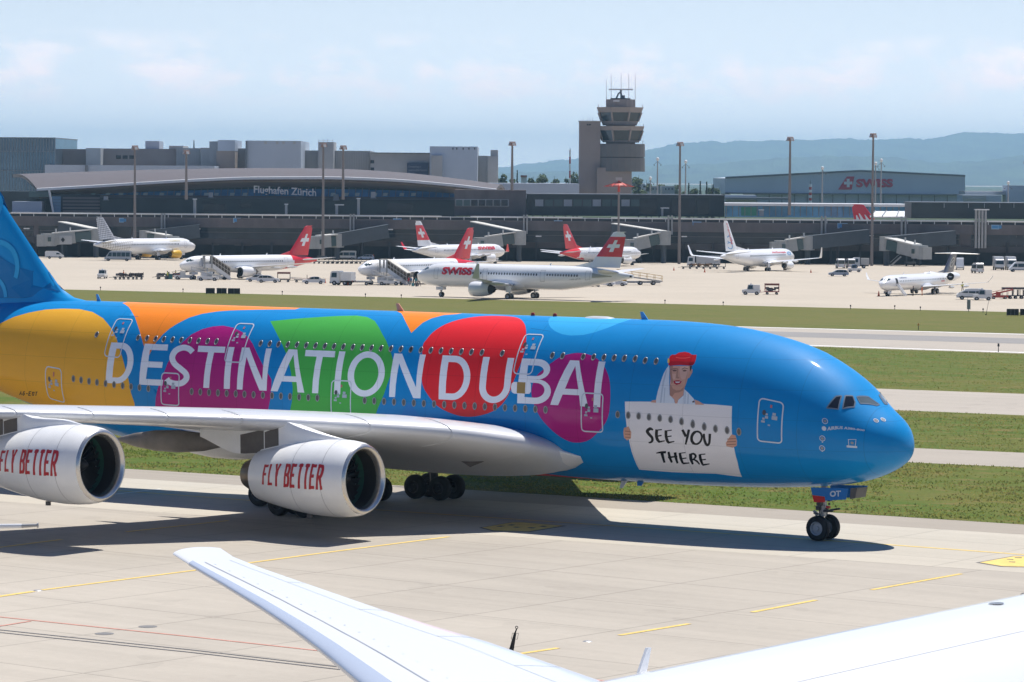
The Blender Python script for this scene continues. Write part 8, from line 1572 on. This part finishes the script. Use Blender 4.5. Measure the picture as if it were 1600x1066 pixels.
for i, px in enumerate((1574, 1582, 1591, 1601)): cart(('open dark cart next to the red belt loader', 'dark cart second right of the red belt loader', 'dark cart third right of the red belt loader', 'dark cart cut by the right edge')[i], px, 467, 180, M_CDK, M_CDK, None, L=1.9)
van('white cleaning van far behind the T tail', 1527, 427, 100, M_VW, L=4.4)
# boards and boxes on the grass -----------------------------------------
M_BRD = mat('board_black', (.02, .021, .022), .6)
def board(label, px0, px1, pyt, pyb, n):
    p = G((px0+px1)/2, pyb); k = p.y/FPX; w = (px1-px0)*k; h = (pyb-pyt)*k; t = thing('airfield_sign', label, 'sign', p, 0, 'black airfield sign boxes'); mb = MB(); mb.box((0, 0, h*.55), (w, .5, h*.85)); mb.build('box', M_BRD, t, smooth=0); mb = MB()
    for i in range(n+1): mb.box((-w/2+w*i/n, -.28, h*.55), (.08, .06, h*.87))
    mb.build('rib', mat('board_grey', (.16, .16, .16), .6), t, smooth=0); mb = MB()
    for i in range(n+1): mb.cyl((-w/2*.9+w*.9*i/n, 0, 0), (-w/2*.9+w*.9*i/n, 0, h*.2), .05, .05, 6)
    mb.build('foot', M_STEEL, t, smooth=0)
board('black sign box on the grass edge, left of three', 322, 335.5, 450, 460, 1); board('black sign box on the grass edge, middle of three', 339, 354, 450, 460, 2); board('black sign box on the grass edge, right and widest of three', 356.5, 375, 450.3, 460.5, 2); board('black sign box with three fields at the right edge', 1573, 1591, 482.5, 494, 3); board('black sign box cut by the right edge', 1594, 1612, 482.5, 494, 2)
t = thing('equipment_cabinet', 'grey equipment cabinet on a post at the apron edge', 'cabinet', G(1513.5, 487)); mb = MB(); mb.box((0, 0, 1.1), (.5, .4, 1.5)); mb.build('case', M_STEEL, t, smooth=0); mb = MB(); mb.cyl((0, 0, 0), (0, 0, .4), .06); mb.cyl((-.15, 0, 1.85), (-.15, 0, 2.4), .03); mb.build('post', M_STEEL, t, smooth=0)
t = thing('marker_pole', 'thin leaning marker pole at the right apron edge', 'pole', G(1540.5, 492.5)); mb = MB(); mb.cyl((0, 0, 0), (.45, 0, 2.4), .035, .02, 6); mb.build('rod', M_VD, t, smooth=0); mb = MB(); mb.cyl((0, 0, 0), (0, 0, .15), .12, .1, 8); mb.build('foot', M_VD, t, smooth=0)
M_ORL = mat('edge_light_orange', (.6, .28, .04), .4)
def edge_light(label, px, py, h, m=M_VD, g='small airfield edge lights'):
    t = thing('edge_light', label, 'light', G(px, py), 0, g); mb = MB(); mb.cyl((0, 0, 0), (0, 0, h*.7), .05, .04, 6); mb.build('stem', M_VD, t, smooth=0); mb = MB(); mb.cyl((0, 0, h*.65), (0, 0, h), .13, .09, 8); mb.build('head', m, t, smooth=0)
for px, py in ((157, 454), (286, 457), (441, 461), (571, 465), (627, 466.5), (1039, 475), (1130, 478), (1329, 483.5), (1398, 484), (1438, 486), (1536, 489)): edge_light('small dark edge light on the grass edge of the apron', px, py, .7)
edge_light('orange light at the far runway edge', 1435, 516, .9, M_ORL, None); edge_light('dark knob light at the near runway edge', 1560, 550.5, 1.0, M_VD, None)
# ================================================================== FOREGROUND AIRCRAFT AND APRON DETAILS
location_box('location_box', [(753, 825), (772, 829.6), (826, 831), (880, 822.2), (815, 816.6), (800, 816.8)], [[(774, 823.2), (782, 824), (790, 822.8), (782, 822.2)], [(792, 821.4), (800, 822), (806, 820.8), (799, 820.2)], [(800, 824.6), (808, 825.4), (814, 824.6), (806, 824)], [(822, 825.6), (832, 826.4), (838, 825.2), (829, 824.6)], [(842, 823.4), (850, 824), (856, 823), (848, 822.6)]])
location_box('location_box', [(1531, 879.5), (1567, 885.4), (1640, 887), (1662, 880), (1640, 870), (1584, 870)], [[(1573, 875), (1583, 875.7), (1584, 874.6), (1574, 874.2)], [(1585, 872.6), (1596, 873), (1597, 871.8), (1586, 871.6)], [(1576, 879), (1586, 879.6), (1587, 878.4), (1577, 878.2)]])
M_MANH = mat('manhole_iron', (.17, .165, .16), .6, var=.2, scale=4)
for px, py, lb in ((163, 990.5, 'round iron drain cover left of the red line'), (231, 979.5, 'round iron drain cover right of the other one')):
    p = G(px, py); mb = MB(); mb.cyl((0, 0, .0), (0, 0, .012), .38, .38, 24); o = mb.build('drain_cover', M_MANH, None, smooth=0); o.location = p; tag(o, lb, 'drain cover')
for px, py, lb in ((59, 923, 'flush taxiway light set in the long yellow line'), (918, 1002.5, 'flush taxiway light between two yellow dashes')):
    p = G(px, py); mb = MB(); mb.cyl((0, 0, 0), (0, 0, .03), .2, .14, 14); o = mb.build('flush_light', M_STEEL, None, smooth=0); o.location = p; tag(o, lb, 'light')
FWHITE = mat('near_airliner_white', (.80, .81, .82), .32, coat=.6); M_FSL = mat('near_slat_sky_tint', (.56, .62, .72), .24, coat=.6, metal=.1)  # the slat's blue is reflected sky put into its colour
ax = Vector((.5736, .8192, 0)).normalized(); lat = Vector((-ax.y, ax.x, 0)); P0 = Vector((2.5, 68.0, 0))
nose = P0-ax*20.0
FA = thing('near_airliner', 'large white airliner parked in front, only its wing and crown in view', 'airliner', nose, atan2(ax.y, ax.x))
# local frame: x aft, y to the wing in view, z up
FB = Body(62.0, 6.1, 6.1, 5.3)
xs = [.05]+[6.1*q for q in (.02, .05, .1, .17, .26, .38, .52, .7, .9, 1.15, 1.45, 1.8)]+[11.5+i for i in range(30)]+[62-6.1*3.4*(1-i/24) for i in range(1, 25)]
mb = MB(); mb.loft([[FB.pt(x, -90+360*j/64) for j in range(64)] for x in xs]); mb.build('fuselage', FWHITE, FA, smooth=60)
zw_ = lambda l: 4.15+3.1*(max(l, 0)/30.0)**1.25
Wm = Matrix.Translation(nose) @ Matrix.Rotation(atan2(ax.y, ax.x), 4, 'Z'); Wi = Wm.inverted()
def wl(px, py, dz=0.0):
    l = 20.0
    for _ in range(30):
        d = ray(px, py); p = CAMP+d*((zw_(l)+dz-CAM_H)/d.z); q = Wi @ p; l = q.y
    return q
LEP = [wl(*p) for p in ((270, 866), (300, 885), (349, 914), (411, 952), (465, 989), (510, 1024), (560, 1067))]
TEP = [wl(*p) for p in ((328, 845.5), (368, 872.6), (389, 881), (499, 919), (600, 954), (700, 985), (800, 1014), (940, 1066))]
def ext(P, lmin):
    P = sorted(P, key=lambda q: q.y); a, b_ = P[0], P[2]; k = (b_.x-a.x)/(b_.y-a.y); x = [(lmin, a.x+(lmin-a.y)*k)]+[(q.y, q.x) for q in P]; return lambda l: next((x[i][1]+(x[i+1][1]-x[i][1])*(l-x[i][0])/(x[i+1][0]-x[i][0]) for i in range(len(x)-1) if x[i][0] <= l <= x[i+1][0]), x[-1][1]+(l-x[-1][0])*(x[-1][1]-x[-2][1])/(x[-1][0]-x[-2][0]))
LEF, TEF = ext(LEP, 1.5), ext(TEP, 1.5); LT = min(max(q.y for q in LEP), 60)
def fring(l, sg, x1=1.0, grow=0.0, n=18):
    a, b_ = LEF(l), TEF(l); c = b_-a; z = zw_(l); up, lo = [], []
    for i in range(n+1):
        u = x1*(1-cos(pi*i/n))/2 if x1 == 1 else x1*(1-cos(pi*i/n/2)); h = foil(c, u, .10); zc = -.10*c*.0*u+.012*c*4*u*(1-u)
        up.append((a+c*u-grow*.5, sg*l, z+zc+h*.95+grow)); lo.append((a+c*u-grow*.5, sg*l, z+zc-h-grow))
    return up[::-1]+lo[1:]
LS = [1.5, 4, 8, 11, 14, 17, 19, 21, 23, 25, 26.5, 28, LT-.9, LT-.3, LT] ; LS = sorted(set(min(l, LT) for l in LS))
M_SEAMF = mat('wing_seam_grey', (.40, .42, .46), .6)
for sg in (1, -1):
    mb = MB(); mb.loft([fring(l, sg) for l in LS]); w = mb.build('wing', FWHITE, FA, smooth=50)
    if sg == 1:
        mb = MB(); mb.loft([fring(l, sg, .085, .018, 10) for l in [4+(LT-5.2)*i/20 for i in range(21)]]); mb.build('slat', M_FSL, w, smooth=50)
        def on_w(l, u, off): 
            a, b_ = LEF(l), TEF(l); c = b_-a; return (a+c*u, sg*l, zw_(l)+.012*c*4*u*(1-u)+foil(c, u, .10)*.95+off)
        mb = MB(); NS = 30
        for u0, wd_ in ((.205, .05), (.72, .035)):
            for i in range(NS):
                l0, l1 = 4+(LT-5.6)*i/NS, 4+(LT-5.6)*(i+1)/NS; c0, c1 = TEF(l0)-LEF(l0), TEF(l1)-LEF(l1)
                mb.add([on_w(l0, u0, .014), on_w(l0, u0+wd_/c0, .014), on_w(l1, u0+wd_/c1, .014), on_w(l1, u0, .014)], [(0, 1, 2, 3)])
        for l in (7, 10.5, 14, 17.5, 21, 24.5):
            c0 = TEF(l)-LEF(l); us = [.72+.275*i/6 for i in range(7)]
            for ua, ub in zip(us[:-1], us[1:]): mb.add([on_w(l, ua, .014), on_w(l, ub, .014), on_w(l+.035, ub, .014), on_w(l+.035, ua, .014)], [(0, 1, 2, 3)])
        mb.build('panel_seam', M_SEAMF, w, smooth=0, fix=False)
        mb = MB()
        for i in range(26):
            l = 6+(LT-8)*i/25; p = Vector(on_w(l, .30, .012)); mb.add([p+Vector((.032*cos(k*pi/4), .032*sin(k*pi/4), .004)) for k in range(8)], [tuple(range(8))])
        mb.build('rivet_caps', M_SEAMF, w, smooth=0, fix=False)
for a_ in (64, 118):
    mb = MB()
    for i in range(40): xa, xb = 12+i*.95, 12+(i+1)*.95; mb.add([FB.pt(xa, a_, .008), FB.pt(xb, a_, .008), FB.pt(xb, a_+.35, .008), FB.pt(xa, a_+.35, .008)], [(0, 1, 2, 3)])
    mb.build('skin_joint', mat('skin_joint_grey', (.62, .63, .64), .5), FA, smooth=0, fix=False)
def crown(x, dy=0.0): return Vector(FB.pt(x, 90+dy))
def f_at(px, py):
    """station on the fuselage crown seen at that pixel"""
    best = min((abs((Wm @ FB.pt(x, 90-a)-CAMP).dot(RT)/(Wm @ FB.pt(x, 90-a)-CAMP).dot(FW)*FPX+800-px)+abs(533-(Wm @ FB.pt(x, 90-a)-CAMP).dot(UPV)/(Wm @ FB.pt(x, 90-a)-CAMP).dot(FW)*FPX-py), x, a) for x in [12+.25*i for i in range(130)] for a in range(-60, 61, 3)); return best[1], 90-best[2]
x_, a_ = f_at(1003, 1057); p = FB.pt(x_, a_)
mb = MB(); mb.prism([p+Vector((-.18, -.03, -.05)), p+Vector((.16, -.03, -.05)), p+Vector((.36, -.03, .55)), p+Vector((.22, -.03, .56))], (0, .06, 0)); mb.build('blade_antenna', FWHITE, FA, smooth=0)
x_, a_ = f_at(1556, 943); mb = MB(); n_ = 16; mb.add([FB.pt(x_+.22*cos(2*pi*i/n_), a_+3.2*sin(2*pi*i/n_), .02) for i in range(n_)], [tuple(range(n_))]); mb.build('crown_light', mat('crown_light_dark', (.16, .15, .145), .2), FA, smooth=0, fix=False)
mb = MB(); x2, a2 = f_at(1603, 932); mb.ell(FB.pt(x2, a2), (.25, .12, .1)); mb.build('crown_beacon', M_DARKG, FA, smooth=60)
# black pole with a ring eye behind the wing
d = ray(799, 1016); Yp = 98.0; b0 = CAMP+d*(Yp/d.y); base = Vector((b0.x-.35, Yp, 0)); tip = D(807.3, 980.5, Yp)
t = thing('apron_pole', 'black tapered pole with a ring top and two wire loops', 'pole', (0, 0, 0))
mid = D(805, 989, Yp); lowp = b0
mb = MB(); mb.cyl(base, lowp, .085, .07, 10); mb.cyl(lowp, mid, .07, .035, 10); mb.cyl(mid, tip-Vector((0, 0, .04)), .022, .018, 8); mb.build('shaft', M_BRD, t, smooth=40)
mb = MB(); ct_ = tip; mb.tube([ct_+Vector((.035*cos(2*pi*i/12), 0, .035*sin(2*pi*i/12))) for i in range(13)], .012, 5); mb.build('ring_eye', M_BRD, t, smooth=0)
mb = MB()
for sx in (-1, 1): c = D(804.2, 994, Yp); mb.tube([c+Vector((sx*.02, 0, .08)), c+Vector((sx*.085+.02, 0, .08)), c+Vector((sx*.085-.01, 0, -.09)), c+Vector((sx*.02, 0, -.09))], .006, 5)
mb.build('wire_loop', M_BRD, t, smooth=0)
# boom on an added post, standing in for a parked aircraft's tip
t = thing('aircraft_tip_boom', 'white boom with a grey end standing in for a parked aircraft tip at the left edge', 'boom', (0, 0, 0)); Yb = 128
a, b_ = D(-170, 824.5, Yb), D(34, 822, Yb); c = D(58, 820.8, Yb); mb = MB(); mb.cyl(a, b_, .12, .085, 12); mb.build('arm', M_VW, t, smooth=40); mb = MB(); mb.cyl(b_, c, .08, .06, 10); mb.cyl(c, c+Vector((.05, 0, 0)), .1, .1, 8); mb.build('end_fitting', M_STEEL, t, smooth=40); mb = MB(); mb.cyl((a.x, a.y, 0), a+Vector((0, 0, .3)), .2, .16, 10); mb.build('post', M_STEEL, t, smooth=40)
# ------------------------------------------------------------------ grass tufts on the near verge
random.seed(11)
def blade_mat():
    m = mat('grass_blade', (.29, .225, .085), .8, var=.2, scale=.22, stretch=(.5, 1, 1), col2=(.13, .20, .03)); t = m.node_tree; b = t.nodes['Principled BSDF']; o = [n for n in t.nodes if n.type == 'OUTPUT_MATERIAL'][0]
    tr = nod(t, 'ShaderNodeBsdfTranslucent'); mx = nod(t, 'ShaderNodeMixShader'); mx.inputs[0].default_value = .6; t.links.new(b.inputs['Base Color'].links[0].from_socket, tr.inputs[0]); t.links.new(b.outputs[0], mx.inputs[1]); t.links.new(tr.outputs[0], mx.inputs[2]); t.links.new(mx.outputs[0], o.inputs[0]); return m
def verge(name, ea, eb, n, x0, x1, h0, h1, m):
    mb = MB(); f = lambda e, x: e[0].y+(e[1].y-e[0].y)*(x-e[0].x)/(e[1].x-e[0].x)
    for i in range(n):
        x = random.uniform(x0, x1); q = random.random(); y = f(ea, x)+(f(eb, x)-f(ea, x))*q
        if noise.noise((x*.15, y*.3, 2.0)) < random.uniform(-.5, .3): continue
        z = gz(y); h = random.uniform(h0, h1); w = random.uniform(.03, .07); dx = random.uniform(-.12, .12); dy = random.uniform(-.1, .1)
        mb.add([(x-w, y, z), (x+w, y, z), (x+dx, y+dy, z+h)], [(0, 1, 2)])
    return kind(mb.build(name, m, smooth=0, fix=False), 'stuff')
verge('grass_blades', E_GN, E_SN, 80000, -60, 62, .05, .14, blade_mat())
verge('grass_blades', E_SF, E_TN, 24000, 15, 66, .05, .13, MATS['grass_blade'])
verge('grass_blades', E_TF, E_RN, 20000, 28, 90, .05, .13, MATS['grass_blade'])
# ------------------------------------------------------------------ air between here and the hills
hz = bpy.data.materials.new('haze_air'); hz.use_nodes = True; t_ = hz.node_tree
for n in list(t_.nodes):
    if n.type == 'BSDF_PRINCIPLED': t_.nodes.remove(n)
pv_ = nod(t_, 'ShaderNodeVolumePrincipled'); pv_.inputs['Color'].default_value = (.47, .77, 1.0, 1); pv_.inputs['Density'].default_value = HAZE_D; pv_.inputs['Anisotropy'].default_value = .2
t_.links.new(pv_.outputs[0], [n for n in t_.nodes if n.type == 'OUTPUT_MATERIAL'][0].inputs['Volume'])
mb = MB(); mb.box((0, 13000, 175), (27000, 31000, 370)); ho = mb.build('haze', hz, None, smooth=0); kind(ho, 'stuff')
